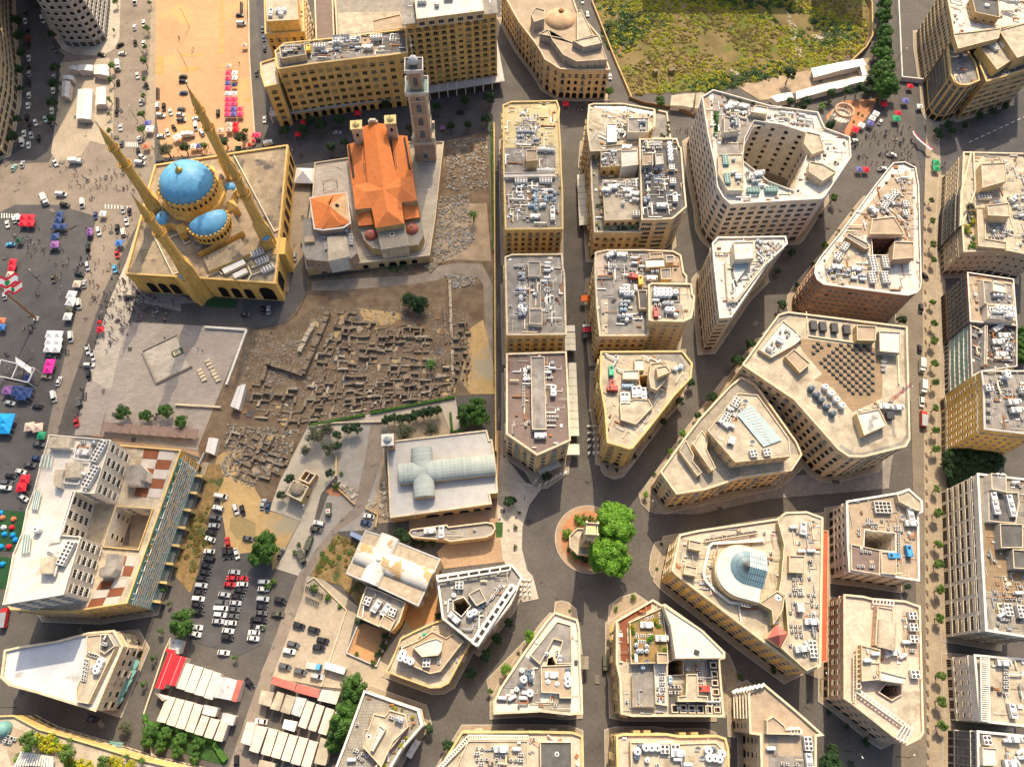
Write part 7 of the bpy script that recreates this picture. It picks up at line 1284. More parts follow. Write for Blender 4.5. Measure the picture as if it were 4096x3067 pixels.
for s in('440,1080 508,1100 430,1325 362,1300','522,1108 592,1130 515,1350 448,1328','605,1138 680,1160 605,1380 535,1358','688,1165 745,1185 680,1405 622,1390','-10,1290 100,1310 20,1535 -60,1510','112,1315 190,1335 120,1560 42,1538','200,1342 280,1362 205,1585 128,1562','290,1368 362,1388 290,1610 215,1590','375,1390 450,1410 378,1640 298,1618','462,1418 535,1440 470,1656 388,1645'):shed('13',s,3.8,'sheet_cream','cream canopy roof in the lower market rows',group='cream market canopies at the bottom')
shed('13','245,1240 360,1262 330,1350 225,1318',3.6,'metal_white','white corrugated roof in the gap between cream canopy rows');shed('13','30,1590 165,1625 150,1700 10,1680',3.8,'roof_cream','flat cream roof at the bottom edge of the market');shed('13','560,1395 650,1430 600,1640 500,1620',4.5,'roof_cream','cream flat roof with round tanks beside the market tree');shed('03','2130,1262 2208,1275 2160,1470 2075,1440',4.5,'roof_white','white roofed hut with two tanks east of the lane')
for fr,s,l in(('00','672,770 800,770 785,1030 655,1025','large white corrugated roof on the plot left of the avenue'),('00','830,755 910,752 912,900 822,908','white roof strip east of the large white one'),('00','535,700 605,702 590,840 530,832','narrow bluish roof at the west edge of the plot'),('00','535,652 635,652 630,690 535,688','small grey roof above the narrow bluish one'),('00','812,560 940,562 940,655 808,640','square white roof by the northern plot fence'),('00','668,560 802,562 798,612 665,612','striped grey roof next to the square white one'),('00','595,568 658,568 660,605 595,605','tiny grey roof at the north west of the plot'),('02','2050,20 2120,0 2060,220 1985,190','white shack roof squeezed between memorial plaza and ruins'),('02','1800,460 1885,470 1850,610 1770,580','white container hut at the end of the memorial plaza')):
 shed(fr,s,3.4,'sheet_metal' if 'white' not in l else 'metal_white',l)
shed('12','820,1265 940,1320 920,1360 808,1300',3,'sheet_blue','pale blue container beside the white vaulted church',wall='sheet_blue',name='container',cat='container')
for s,l,m in(('372,590 820,505 850,560 395,668','long site hut roof at the edge of the excavation','sheet_metal'),('790,560 830,555 865,650 820,660','short site hut closing the end of the long hut','sheet_metal'),('240,790 670,685 690,745 245,855','very long low grey shed along the planted square','sheet_metal'),('680,685 865,650 865,700 690,735','grey shed continuing the long low one eastward','sheet_metal'),('20,835 205,795 225,860 80,880','sagging grey shed at the west end of the long one','sheet_metal')):shed('30',s,3.4,m,l)
shed('20','1375,825 1580,805 1560,930 1365,910',3.5,'roof_cream','weathered cream roof between excavation and garden terrace');shed('20','1590,805 1660,805 1640,945 1575,935',3.6,'roof_cream','cream roof strip beside the large white office block')
# pergola roofs along the memorial plaza: each bay a roof of its own
t=empty('bus_shelter',tuple(at('02',1280,400)));tag(t,'long row of brown metal shelter bays along the plaza edge','shelter')
for k in range(10):
 u=865+k*82;v=325+k*6.5;p=W('02','%f,%f %f,%f %f,%f %f,%f'%(u+35,v,u+113,v+6,u+85,v+92,u,v+78),3);b=MB();pr=ccw([tuple(a[:2])for a in p]);b.prism(pr,2.9,3.05,'shelter_brown',bottom=True);b.obj('roof_bay',t)
 b=MB();q=p[3];b.box((q.x+.6,q.y+.6,0),(.25,.25,2.9),'metal_dark');b.box((q.x+.8,q.y+1.2,0),(1.6,.5,.9),'timber');b.obj('post',t)
# café tables, benches, planters on the pavements
b=MB();b.box((0,0,.7),(.8,.8,.06),'trim_white');l=MB();l.box((0,0,0),(.1,.1,.7),'metal_dark');ch=[]
for x in(-.75,.75):c=MB();c.box((x,0,.42),(.45,.45,.06),'metal_white');c.box((x*1.27,0,.48),(.05,.45,.4),'metal_white');ch.append(('chair',c))
proto('table','cafe_table',[('table_top',b),('leg',l)]+ch)
for(u0,v0,nu,nv,du,dv,fr,wh)in((665,360,3,5,38,58,'22','in the arcade street by the rotunda block'),(75,40,3,4,38,42,'23','west of the circle')):
 for i in range(nu):
  for j in range(nv):q=at(fr,u0+i*du+(j%2)*4,v0+j*dv,.8);reg(place('table',q.x,q.y,.3,(i+j)*.3),'white cafe table '+wh,'table','cafe tables '+wh)
for u,v in((2208-2208+205,830),(240,872),(293,852),(338,826),(378,800),(420,776),(463,760)):q=at('22',u,v,.8);reg(place('table',q.x,q.y,.35,.9,(1.5,1,1)),'long cafe table on the curved pavement northwest of the circle','table','cafe tables on the curved pavement')
b=MB();b.box((0,0,0),(.6,1.7,.5),'trim_grey');s=MB();s.box((0,0,.5),(.5,1.6,.12),'timber');proto('bench','street_bench',[('base',b),('seat',s)])
for k in range(46):
 v0=-3200+k*108
 q=at('33',1352+30*(v0+3200)/4900,v0,.4)
 if pix(q)[1]>800:reg(place('bench',q.x,q.y,.22),'low stone bench in the kerb line of the tree lined street','bench','benches along the tree lined street')
for u,v in((1790,1455),(1805,1483),(1822,1512),(1838,1540),(1853,1567),(1868,1595),(1882,1622),(1722,1535),(1735,1562),(1748,1590),(1762,1618)):
 q=at('01',u,v,.4);
 if 'slab' not in PROTO:proto('slab','stone_block',[(None,mbox((0,0,0),(2.2,1.3,.6),'trim_cream'))])
 reg(place('slab',q.x,q.y,.2,.5),'pale grave slab in the two rows on the memorial plaza','stone slab','pale slabs on the memorial plaza')
# memorial plaza walls and raised square
def lowwall(fr,s,h,w,m,label,name='low_wall',z=0):
 q=W(fr,s,h);t=MB()
 for i in range(len(q)-1):
  a,c=q[i],q[i+1];e=(c-a).normalized();n=Vector((-e.y,e.x,0))*w/2;t.prism([tuple((a-n)[:2]),tuple((c-n)[:2]),tuple((c+n)[:2]),tuple((a+n)[:2])],z,h-i*.003,m)
 c=sum(q,Vector())/len(q);o=t.obj(name,org=(c.x,c.y,0));tag(o,label,'wall');return o
lowwall('01','1765,1160 2125,1185 1950,1656',1.2,.9,'trim_white','white wall bounding the memorial plaza on the ruins side');lowwall('02','1905,195 1510,172',1.2,.9,'trim_cream','short white wall at the lower corner of the memorial plaza')
t,p=rootat('raised_square','01','1220,1370 1530,1225 1655,1500 1345,1650',1,'raised stone platform with parapet and small green bed on the plaza','platform');b=MB();b.ring(p,0,1,'trim_cream');b.cap(p,.8,'plaza_light');b.band(p,.02,.8,1.25,'plaza_pink',.5);b.obj('base',t);b=MB();b.prism(W('01','1475,1380 1565,1340 1582,1385 1495,1428',1),.8,1.1,'grass');b.prism(W('01','1490,1383 1550,1356 1566,1385 1502,1415',1.2),1.1,1.3,'trim_cream');b.obj('grave_bed',t)
lowwall('12','690,600 690,790',1.4,.5,'trim_yellow','low ochre wall east of the concrete walk');lowwall('12','655,850 850,1035',1.2,.5,'tan_stone','stone wall between gravel lane and yard, west half');lowwall('12','940,1065 1050,1120 1030,1230',1.2,.5,'tan_stone','stone wall between gravel lane and yard, east half');lowwall('12','445,365 690,330 1080,320 1110,300 1600,200',1.1,.5,'trim_cream','long pale garden wall below the clipped hedge')
lowwall('21','-155,-600 -150,300 -148,1000 -140,2230',2.4,.6,'tan_stone','long retaining wall between ruins and narrow street');lowwall('10','1620,1215 1560,1656',1.2,.6,'trim_grey','pale wall between church terrace and shaded ruins');lowwall('20','690,0 880,480 1030,830',1.6,.6,'tan_stone','wall along the west side of the overgrown excavation');lowwall('20','1010,830 1150,880 1400,920 1590,990',1.6,.5,'timber','dark hoarding between excavation and garden terrace')
lowwall('30','60,-300 820,-150 900,20 905,300 850,400 720,520',3.2,.7,'tan_stone','curved wall round the east end of the excavation');lowwall('00','2140,-200 2150,500 2200,1230',1.1,.5,'trim_cream','kerb wall between sandy car park and hotel street');lowwall('13','890,400 780,670 1040,785 1160,480',1.0,.5,'trim_grey','wall round the sunken orange court behind the church')
flat('court_paving','13','895,405 790,665 1035,775 1150,490','court_floor');lowwall('13','440,60 500,20 780,300 560,960',.7,.4,'trim_cream','low wall round the gravel lot with the parked bikes');lowwall('02','1760,590 1430,1250 1250,1656',2,.5,'trim_grey','grey wall between lattice facade and weedy bank');lowwall('03','1330,1656 1240,1190 1420,650 1470,540',1.2,.5,'trim_cream','pale wall between paved walk and market sheds');lowwall('30','1120,-200 1160,660 1345,680',3,.6,'trim_white','white retaining wall below the tall brown slab')
lowwall('33','1240,-3400 1262,-3000',.8,.4,'trim_grey','short kerb wall by the red fire engine');
# flagpole, flags, stage truss, lamps
q=at('01',318,1095);t=empty('flagpole',(q.x,q.y,0));tag(t,'tall dark flagpole carrying two large red and white flags','flagpole');b=MB();b.lathe((q.x,q.y,0),[(.45,0),(.35,12),(.18,34),(0,34.1)],'rust',10);b.obj('pole',t);b=MB();b.box((q.x,q.y,0),(2.2,2.2,.6),'trim_grey');b.obj('plinth',t)
mat('flag_green',(.02,.22,.06),.8,0)
for zc,off,L,hh in((29,.6,8.5,5),(24,.6,7,4.4)):
 b=MB();nx,nz=22,12
 for i in range(nx):
  for j in range(nz):
   def fp(i,j):x=i/nx*L;return(q.x+off+x*.9,q.y+math.sin(x*1.1)*.9+x*.35+(j/nz-.5)*hh*.75,zc+(j/nz-.5)*hh*.45-x*.06)
   r_=j/nz;m='canvas_red' if r_<.25 or r_>=.75 else('flag_green' if abs(i/nx-.5)<.11*(1.2-2*abs(r_-.45))else 'canvas_white');b.face([fp(i,j),fp(i+1,j),fp(i+1,j+1),fp(i,j+1)],m)
 b.obj('flag',t)
def lampp(fr,u,v,h,label,arm=1.8,a=0):
 q=at(fr,u,v);t=empty('street_lamp',(q.x,q.y,0));reg(t,label,'street lamp','street lamps');b=MB();b.lathe((q.x,q.y,0),[(.14,0),(.1,h)],'metal_dark',6);b.obj('pole',t);b=MB();b.bar((q.x,q.y,h),(q.x+arm*math.cos(a),q.y+arm*math.sin(a),h+.3),.1,'metal_dark');b.obj('arm',t);b=MB();b.box((q.x+arm*math.cos(a),q.y+arm*math.sin(a),h+.15),(.7,.35,.2),'metal_white',a);b.obj('lamp_head',t)
for fr,u,v,h,l in(('22',955,30,8,'street lamp in the lane east of the rotunda block'),('22',105,1000,6,'street lamp on the pale pavement west of the circle'),('22',1215,1075,7,'street lamp on the corner north east of the circle'),('30',1100,545,9,'street lamp by the row of bright green trees'),('32',1065,960,9,'street lamp at the end of the dark street'),('33',450,895,6,'street lamp by the pink block corner'),('33',660,1510,11,'tall street lamp in the lower right diagonal street'),('33',1110,1560,9,'street lamp at the lower right pavement end'),('00',1235,470,9,'street lamp on the avenue median, north'),('00',1190,1050,9,'street lamp on the avenue median, south'),('03',140,1140,10,'tall street lamp at the dark lower left street'),('00',1635,240,12,'tall lamp pole on the sandy car park, north'),('00',1620,600,12,'tall lamp pole on the sandy car park, south'),('10',715,1505,5,'lamp on the church terrace near the red inlay circle'),('12',410,1100,5,'lamp on the concrete walk'),('01',350,780,11,'lamp mast with white head on the crowded square')):lampp(fr,u,v,h,l,a=rad(u%360))
t=empty('stage',tuple(at('01',160,1540)));tag(t,'open stage with lattice roof truss and white cloth on the square','stage');b=MB();b.prism(W('01','40,1490 200,1520 190,1620 30,1590',1.2),0,1.2,'roof_dark');b.obj('platform',t);b=MB();tp=W('01','10,1445 300,1520 240,1640 -40,1580',6)
for i in range(4):
 a,c=tp[i],tp[(i+1)%4];b.bar(a,c,.35,'metal_white');b.bar(a-Vector((0,0,.6)),c-Vector((0,0,.6)),.15,'metal_white');b.bar(a,(a.x,a.y,0),.35,'metal_white')
b.bar(tp[0].lerp(tp[1],.5),tp[3].lerp(tp[2],.5),.35,'metal_white');b.obj('truss',t);b=MB()
for k in range(8):
 for j in range(3):f=lambda a,c:at('01',135+a*17,1420+a*12+c*18,6.4+.5*math.sin(a*1.7+c));b.face([f(k,j),f(k+1,j),f(k+1,j+1),f(k,j+1)],'canvas_white')
b.obj('cloth',t)
b=MB()
for k in range(16):f=lambda k,s:at('30',1255+(k/16)**1.5*165+s*14,1130+k*10-s*8,3.2-s*.3+.3*math.sin(k));b.face([f(k,-.5),f(k+1,-.5),f(k+1,0),f(k,0)],'canvas_white');b.face([f(k,0),f(k+1,0),f(k+1,.5),f(k,.5)],'canvas_bright_pink')
for k in(0,8,16):b.bar(at('30',1255+(k/16)**1.5*165,1130+k*10,3.2),at('30',1255+(k/16)**1.5*165,1130+k*10,3.2)*1-Vector((0,0,3.2)),.1,'metal_dark')
o=b.obj('banner',org=(0,0,0));tag(o,'long pink and white banner curving across the upper right junction','banner')
# ------------------------------------------------------------------ people
import bmesh
def person(key,pose,shirt,trousers,hairm='hair'):
 J=dict(pel=(0,0,.95),ch=(0,0,1.3),nk=(0,0,1.5),hd=(0,.02,1.62),ht=(0,.0,1.74))
 st,sw,ar={'stand':(0,.02,.1),'walk':(.22,.22,.25),'wave':(.05,.0,.1)}[pose]
 L={'kl':(-.1,st*.8,.5),'fl':(-.11,-st,.06),'tl':(-.11,-st+.16,.03),'kr':(.1,st,.52),'fr':(.11,st*1.3,.06),'tr':(.11,st*1.3+.16,.03),'sl':(-.2,0,1.42),'el':(-.27,-sw*.5,1.14),'hl':(-.26,sw*.3+.05,.9),'sr':(.2,0,1.42),'er':(.27,sw*.5,1.14),'hr':(.26,sw+.1,.92)}
 if pose=='wave':L['er']=(.36,.1,1.55);L['hr']=(.34,.15,1.85)
 J.update(L);names=list(J);me=bpy.data.meshes.new('person')
 Ed=[('pel','ch'),('ch','nk'),('nk','hd'),('hd','ht'),('pel','kl'),('kl','fl'),('fl','tl'),('pel','kr'),('kr','fr'),('fr','tr'),('ch','sl'),('sl','el'),('el','hl'),('ch','sr'),('sr','er'),('er','hr')]
 me.from_pydata([J[n]for n in names],[(names.index(a),names.index(c))for a,c in Ed],[]);o=bpy.data.objects.new('person',me);COL.objects.link(o)
 m=o.modifiers.new('s','SKIN');me.skin_vertices.new()if not me.skin_vertices else None
 rr=dict(pel=.15,ch=.17,nk=.06,hd=.1,ht=.07,kl=.075,fl=.05,tl=.04,kr=.075,fr=.05,tr=.04,sl=.07,el=.05,hl=.04,sr=.07,er=.05,hr=.04)
 for i,n in enumerate(names):me.skin_vertices[0].data[i].radius=(rr[n],rr[n]*(.7 if n in('pel','ch')else 1));me.skin_vertices[0].data[i].use_root=n=='pel'
 dg=bpy.context.evaluated_depsgraph_get();dg.update();nm=bpy.data.meshes.new_from_object(o.evaluated_get(dg));bpy.data.objects.remove(o)
 for mm in(trousers,shirt,'skin',hairm,'tyre'):nm.materials.append(MATS[mm])
 for p in nm.polygons:
  z=p.center.z;x=abs(p.center.x);p.material_index=4 if z<.08 else(3 if z>1.68 else(2 if z>1.5 and not(x>.2)else(2 if(x>.22 and(z<1.0 or z>1.7))else(1 if z>.95 else 0))));p.use_smooth=True
 ob=bpy.data.objects.new('person',nm);COL.objects.link(ob);PROTO[key]=(ob,[False])
CL={'black':(.02,.02,.022),'white':(.65,.64,.62),'red':(.42,.03,.035),'blue':(.06,.10,.25),'grey':(.2,.2,.2),'pink':(.55,.22,.28)}
for n,c in CL.items():mat('cloth_'+n,c,.85,0)
PK=[]
for i,(po,s,tr)in enumerate((('stand','black','black'),('walk','black','blue'),('walk','white','black'),('stand','white','blue'),('walk','red','black'),('stand','grey','black'),('wave','black','grey'),('stand','pink','blue'),('walk','blue','grey'))):person('p%d'%i,po,'cloth_'+s,'cloth_'+tr);PK.append(('p%d'%i,po,s,tr))
PW=[.2,.18,.13,.08,.06,.12,.06,.04,.13];pr_=random.Random(3)
def crowd(fr,s,n,where,z=.1,lim=None):
 p=P(s);x0,x1=min(a[0]for a in p),max(a[0]for a in p);y0,y1=min(a[1]for a in p),max(a[1]for a in p);k=0;tries=0
 while k<n and tries<9000:
  tries+=1;x,y=pr_.uniform(x0,x1),pr_.uniform(y0,y1)
  if not inside(x,y,p):continue
  for _ in range(pr_.choice((1,1,2,3))):
   q=at(fr,x+pr_.uniform(-14,14),y+pr_.uniform(-12,12),z+.9);i=pr_.choices(range(9),PW)[0];key,po,s_,tr=PK[i]
   o=place(key,q.x,q.y,z,pr_.random()*6.28,pr_.uniform(.95,1.06));a={'stand':'standing','walk':'walking','wave':'waving'}[po];k+=1
   reg(o,'person in %s top and %s trousers %s %s'%(s_,tr,a,where),'person','people '+where)
crowd('01','1040,720 1180,740 1200,900 1400,1000 1500,1090 1300,1110 1060,1150 950,1420 880,1390 900,1200 860,900',84,'in the crowd by the mosque corner',z=.16);crowd('01','1180,850 1560,960 1560,1040 1180,1000',28,'on the mosque forecourt',z=.12)
crowd('01','520,440 760,560 700,780 560,900 460,700',10,'on the crowded square');crowd('01','100,150 560,330 560,520 230,600 60,420',10,'among the tents on the square');crowd('01','600,700 900,760 880,1100 700,1300 600,1100',8,'on the avenue west of the mosque',z=.12);crowd('01','200,1100 520,1110 460,1200 180,1250',6,'on the crowded square');crowd('01','1120,1200 1800,1180 1900,1500 1700,1640 1400,1660',8,'on the memorial plaza',z=.16);crowd('02','780,60 1300,40 1800,250 1700,300 900,330',8,'on the memorial plaza',z=.16)
crowd('30','730,1170 1230,1080 1290,1420 1200,1390 760,1400',56,'among the tents at the upper right',z=.1);crowd('30','1390,1370 1530,1350 1530,1500 1400,1520',12,'by the green tents');crowd('00','640,1480 1130,1400 1280,1620 900,1656 600,1600',22,'at the crossing behind the mosque',z=.12);crowd('10','150,1120 330,1060 760,1200 560,1350 340,1400',14,'in the shade before the hotel');crowd('20','510,890 660,890 650,980 560,960',9,'at the head of the arcade street');crowd('11','320,60 440,200 400,700 320,680',7,'on the footpath by the mosque');crowd('20','1390,1100 1530,1110 1500,1200 1400,1180',5,'beside the garden terrace');crowd('22','130,1160 200,1165 200,1185 130,1180',4,'crossing the circle');crowd('00','1400,150 1700,500 2090,700 2050,500',4,'on the sunlit sandy car park')
cr=MB()
for fr,s,n in(('01','1000,740 1200,760 1250,900 1500,1000 1500,1090 1100,1130 930,1420 870,1380 900,1100',90),('30','730,1170 1230,1080 1290,1420 760,1400',45),('01','200,180 640,400 660,1100 560,1200 480,700 200,500',40),('00','560,1440 1250,1420 1250,1656 560,1656',30),('00','1250,1250 2190,1230 2190,1290 1300,1390',40),('01','740,250 1120,300 960,1100 800,1300',35)):
 pw=[tuple(q[:2])for q in W(fr,s,.9)];xs=[a[0]for a in pw];ys=[a[1]for a in pw];k=0
 while k<n:
  x,y=pr_.uniform(min(xs),max(xs)),pr_.uniform(min(ys),max(ys))
  if not inside(x,y,pw):continue
  k+=1;me=PROTO[PK[pr_.choices(range(9),PW)[0]][0]][0].data;M=Matrix.Translation((x,y,.14))@Matrix.Rotation(pr_.random()*6.28,4,'Z')
  for pl in me.polygons:cr.face([M@me.vertices[j].co for j in pl.vertices],me.materials[pl.material_index].name)
tag(stuff(cr.obj('crowd',org=(0,0,0))),'rest of the scattered crowd on the square, by the mosque and among the tents','crowd')
# ------------------------------------------------------------------ trees and plants
def crown(key,rx,rz,n,leafm,size,clumps,seed,hz,trunk=True,flat_=.0,fill=.55,cr=(.28,.45)):
 rr=random.Random(seed);b=MB();cl=[]
 for _ in range(clumps):
  t=rr.random()*2*math.pi;ph=math.acos(rr.uniform(-.35,1));k=rr.uniform(.45,.82);cl.append((rx*k*math.sin(ph)*math.cos(t),rx*k*math.sin(ph)*math.sin(t),rz*k*math.cos(ph),rr.uniform(*cr)*rx))
 cl.append((0,0,0,rx*fill))
 for i in range(n):
  c=cl[i%len(cl)];d=Vector((rr.gauss(0,1),rr.gauss(0,1),rr.gauss(.25,1))).normalized();r=c[3]*rr.uniform(.75,1.08);p=Vector((c[0],c[1],c[2]))+Vector((d.x*r,d.y*r,d.z*r*.85*rz/rx+0));nn=(d+Vector((rr.uniform(-.7,.7),rr.uniform(-.7,.7),rr.uniform(-.2,.8)))).normalized()
  u=nn.orthogonal().normalized();u=Matrix.Rotation(rr.random()*6.28,3,nn)@u;w=nn.cross(u);s=size*rr.uniform(.6,1.3);p.z+=hz;b.face([p-u*s,p-w*s*.55,p+u*s,p+w*s*.55],leafm)
 t=MB()
 if trunk:
  tr=rx*.06+.06;t.lathe((0,0,0),[(tr*1.4,0),(tr,hz*.3),(tr*.7,hz*.75)],'bark',7)
  for k in range(5):c=cl[k%len(cl)];t.bar((0,0,hz*.5),(c[0]*.8,c[1]*.8,hz+c[2]*.6),tr*.7,'bark')
 return[('crown',b)]+([('trunk',t)]if trunk else[])
def treeproto(key,name,*a,**k):proto(key,name,crown(key,*a,**k))
treeproto('giant','round_fig_tree',8.0,6.0,17000,'leaf_bright',.4,46,5,8.5,fill=.45,cr=(.17,.3));treeproto('big','broadleaf_tree',4.2,3.4,4200,'leaf_green_street',.3,26,6,5.4,fill=.4,cr=(.2,.36));treeproto('bigd','dark_broadleaf_tree',4.6,3.6,4600,'leaf_dark',.34,34,7,6)
treeproto('street','street_tree',1.9,1.7,1100,'leaf_mid',.22,18,8,3.6);treeproto('streetb','street_tree',1.7,1.5,950,'leaf_bright',.2,16,9,3.4);treeproto('dark','dark_street_tree',2.2,1.9,1300,'leaf_dark',.24,18,10,4.2);treeproto('olive','olive_tree',3.0,2.2,2200,'leaf_grey',.2,24,11,3.6)
treeproto('bush','bush',1.0,.8,420,'leaf_mid',.16,10,12,.8,trunk=False);treeproto('bushb','bush',1.2,.9,480,'leaf_bright',.16,10,13,.8,trunk=False);treeproto('bushy','bush',1.5,1.1,560,'leaf_yellow',.2,12,14,1.0,trunk=False);treeproto('sparse','young_tree',1.6,1.2,330,'leaf_green_street',.22,9,15,3.2);treeproto('dkbush','dark_bush',1.1,.9,450,'leaf_dark',.17,10,16,.9,trunk=False)
b=MB();rr=random.Random(4)
for k in range(26):
 a=k*2.4;up=.9-(k/26)*1.2;L=2.3;pr=None
 for s in range(7):
  f=s/6;x=Vector((math.cos(a),math.sin(a),0))*L*f*math.cos(up*(1-f*.6));x.z=4.5+L*f*math.sin(up)-f*f*1.3
  if pr is not None:
   w=Vector((-math.sin(a),math.cos(a),0))*(.38*(1-f*.7));b.face([pr-w,x-w*.8-Vector((0,0,.18)),x,pr],'leaf_green_street');b.face([pr,x,x+w*.8-Vector((0,0,.18)),pr+w],'leaf_green_street')
  pr=x
t=MB();t.lathe((0,0,0),[(.3,0),(.22,1),(.24,4.4),(.1,4.7)],'bark',8);proto('palm','palm_tree',[('crown',b),('trunk',t)])
TN={'giant':'huge round bright green tree','big':'full green tree','bigd':'big dark tree','street':'small round street tree','streetb':'small bright green tree','dark':'dark street tree','olive':'grey green olive tree','bush':'green bush','bushb':'bright green bush','bushy':'yellow green bush','sparse':'young thin tree','palm':'palm tree','dkbush':'dark green bush'}
TH={'giant':8.5,'big':5.4,'bigd':6,'street':3.6,'streetb':3.4,'dark':4.2,'olive':3.6,'bush':.8,'bushb':.8,'bushy':1,'sparse':3.2,'palm':4.5,'dkbush':.9}
tr_=random.Random(9)
def TR(fr,where,lst,z=0.):
 for it in lst.split():
  f=it.split(',');k=f[0];s=float(f[3])if len(f)>3 else 1;q=at(fr,float(f[1]),float(f[2]),z+TH[k]*s);reg(place(k,q.x,q.y,z,tr_.random()*6.28,(s,s,s*tr_.uniform(.92,1.08))),TN[k]+' '+where,'bush' if 'bush' in k else 'tree',TN[k]+'s '+where)
TR('22','on the traffic island','giant,888,1205,1.2 giant,835,1495,1.12 bushb,565,1165,1.6 bush,620,1150,1.6 bush,675,1160,1.6 bushb,600,1195,1.3 bushb,475,1275,1.7 bushb,470,1310,1.2 bush,520,1360,1 bush,540,1330,1 bushb,550,1475,1.7 bush,490,1420,1 dkbush,600,1500,1.6 dkbush,640,1450,1.3 bush,565,1245,1.1 dkbush,650,1520,1.2 bush,540,1400,.9',z=.3)
TR('22','on the pavements round the circle','streetb,1475,425,1 streetb,1365,575,.7 dark,1305,320,.75 dark,1605,270,.75 dark,1440,140,1.1 dark,1725,105,1.1 bush,1228,770,.9 streetb,1155,950,.75 dkbush,820,712,.6 dkbush,903,740,.8 dkbush,1060,615,1.1 dkbush,1190,455,.7 dkbush,60,1105,.7 dkbush,28,1230,.9 bush,28,1400,1 dark,300,795,1 dark,5,1005,.8 bush,1290,1375,.7 bush,1250,1588,.7',z=.25)
TR('23','on the pavements below the circle','streetb,150,530,1.35 bush,1048,190,1.3 bush,898,288,1 bush,497,303,.6 bush,55,670,.7 dkbush,1725,375,1.1 bush,1965,870,1.2 dark,1500,1110,.01'.replace(' dark,1500,1110,.01',''),z=.3)
TR('33','in the lower right streets','dkbush,50,815,1.2 dkbush,522,1180,.9 dkbush,675,1300,.9 dkbush,845,1433,1.4 dark,560,1500,1 dkbush,722,1625,1 bigd,540,1640,.9 dark,1205,100,.6',z=.25)
TR('31','along the tree lined street','street,1408,72,.8 street,1418,245,.9 street,1422,450,1 street,1428,588,.9 street,1422,950,.85 street,1430,1132,.95 street,1432,1280,1.1 street,1435,1475,1 street,1440,1645,1',z=.25);TR('32','along the tree lined street','street,1438,5,.1'.replace('street,1438,5,.1','street,1442,210,.95')+' street,1445,400,1 street,1450,558,1.1 street,1455,905,.9 street,1460,1112,1.1 street,1475,1378,1 street,1475,1548,1.15',z=.25);TR('33','along the tree lined street','street,1482,128,1.1 street,1480,368,1 street,1490,868,1 street,1492,1088,1.1 street,1500,1298,1.1',z=.25)
TR('31','in the diagonal street','street,565,52,1.1 street,492,465,1.1 dark,208,518,1 dark,388,622,.6 dark,250,798,.6 dark,122,968,1.1 dark,85,682,.7 dark,1155,1100,1 sparse,610,335,.7 sparse,732,165,.6 dark,450,208,.5');TR('21','in the diagonal street','dark,2060,1310,1.1 dark,1950,1455,1.4 dark,1540,1640,.9')
TR('00','along the avenue','street,1262,240,1 street,1250,405,.8 street,1245,525,1.25 street,1240,680,.8 street,1235,825,.8 street,1225,985,1.2 street,1215,1120,1.1 sparse,980,262,.7 street,968,570,1.1 sparse,958,685,1.2 sparse,940,850,1.2 sparse,942,985,.9 street,940,1125,.8 sparse,1285,20,1 street,995,10,1');TR('00','in the shaded streets at the upper left','dark,470,580,1.2 dark,460,720,1.3 dark,448,885,1.3 dark,445,1020,1.1 dark,448,300,1 dark,110,1180,1.3 dark,150,1030,1 dark,175,760,.8 dark,175,600,1.2 dark,180,450,1.2 dark,160,300,1.4 dark,150,180,1.3')
TR('00','behind the blue domed mosque','olive,1440,1300,1.3 dark,1590,1270,1.2 street,1762,1258,1.1 dark,1935,1215,1.2 dark,2075,1180,1.4 street,2120,1130,.9');TR('10','in the dark street before the hotel','dark,240,1120,1.3 dark,400,1110,1.4 dark,470,1040,1.3 dark,560,1070,1.5 dark,720,1030,1.4 dark,650,1265,1.2 dark,760,1230,1 dark,1330,1110,1.1 dark,2010,850,1.5 dark,1985,1020,1.3 dark,1830,1070,1 dark,1680,1085,1 dark,1560,920,1.2 dark,1800,860,1.3 dark,1120,900,1.2')
TR('02','on the memorial plaza','big,1062,250,.8 big,1253,272,.68 big,1425,232,.8 big,1560,325,.7');TR('03','beside the market','big,1570,420,1.25 sparse,1410,130,.9 sparse,1465,245,.7 sparse,1385,485,.9 sparse,1325,710,.9 sparse,1240,935,.9 sparse,2030,712,.8 olive,1075,1310,.8 big,1300,1340,.62 big,1270,1440,.55 big,1420,1370,.6 big,1390,1470,.55 big,1550,1420,.6 big,1530,1525,.5 big,1700,1450,.55 big,1675,1575,.5')
TR('13','beside the market','big,855,960,1.2 big,830,1060,1.1 big,800,1130,1 big,750,1240,1.25 big,735,1330,1.15 big,660,1460,.75');TR('13','on the lower pavements','dark,1985,690,1.1 dark,2080,550,1 dark,1850,850,1 streetb,2155,810,1.2 dark,2180,410,.8 street,2020,1000,.6 dark,1495,1320,.8 dark,1655,1465,1 dark,1570,350,.6',z=.25);TR('13','in the weedy yards','bush,500,110,1.8 bush,620,190,1.5 bush,720,270,1 bush,870,680,1 bush,1010,755,1.3 dkbush,1120,530,1.5 dkbush,1100,600,1.5 dkbush,1060,680,1.4 dkbush,885,400,1.3 bush,100,100,1.5 bush,150,60,1.5 bush,60,450,1.1')
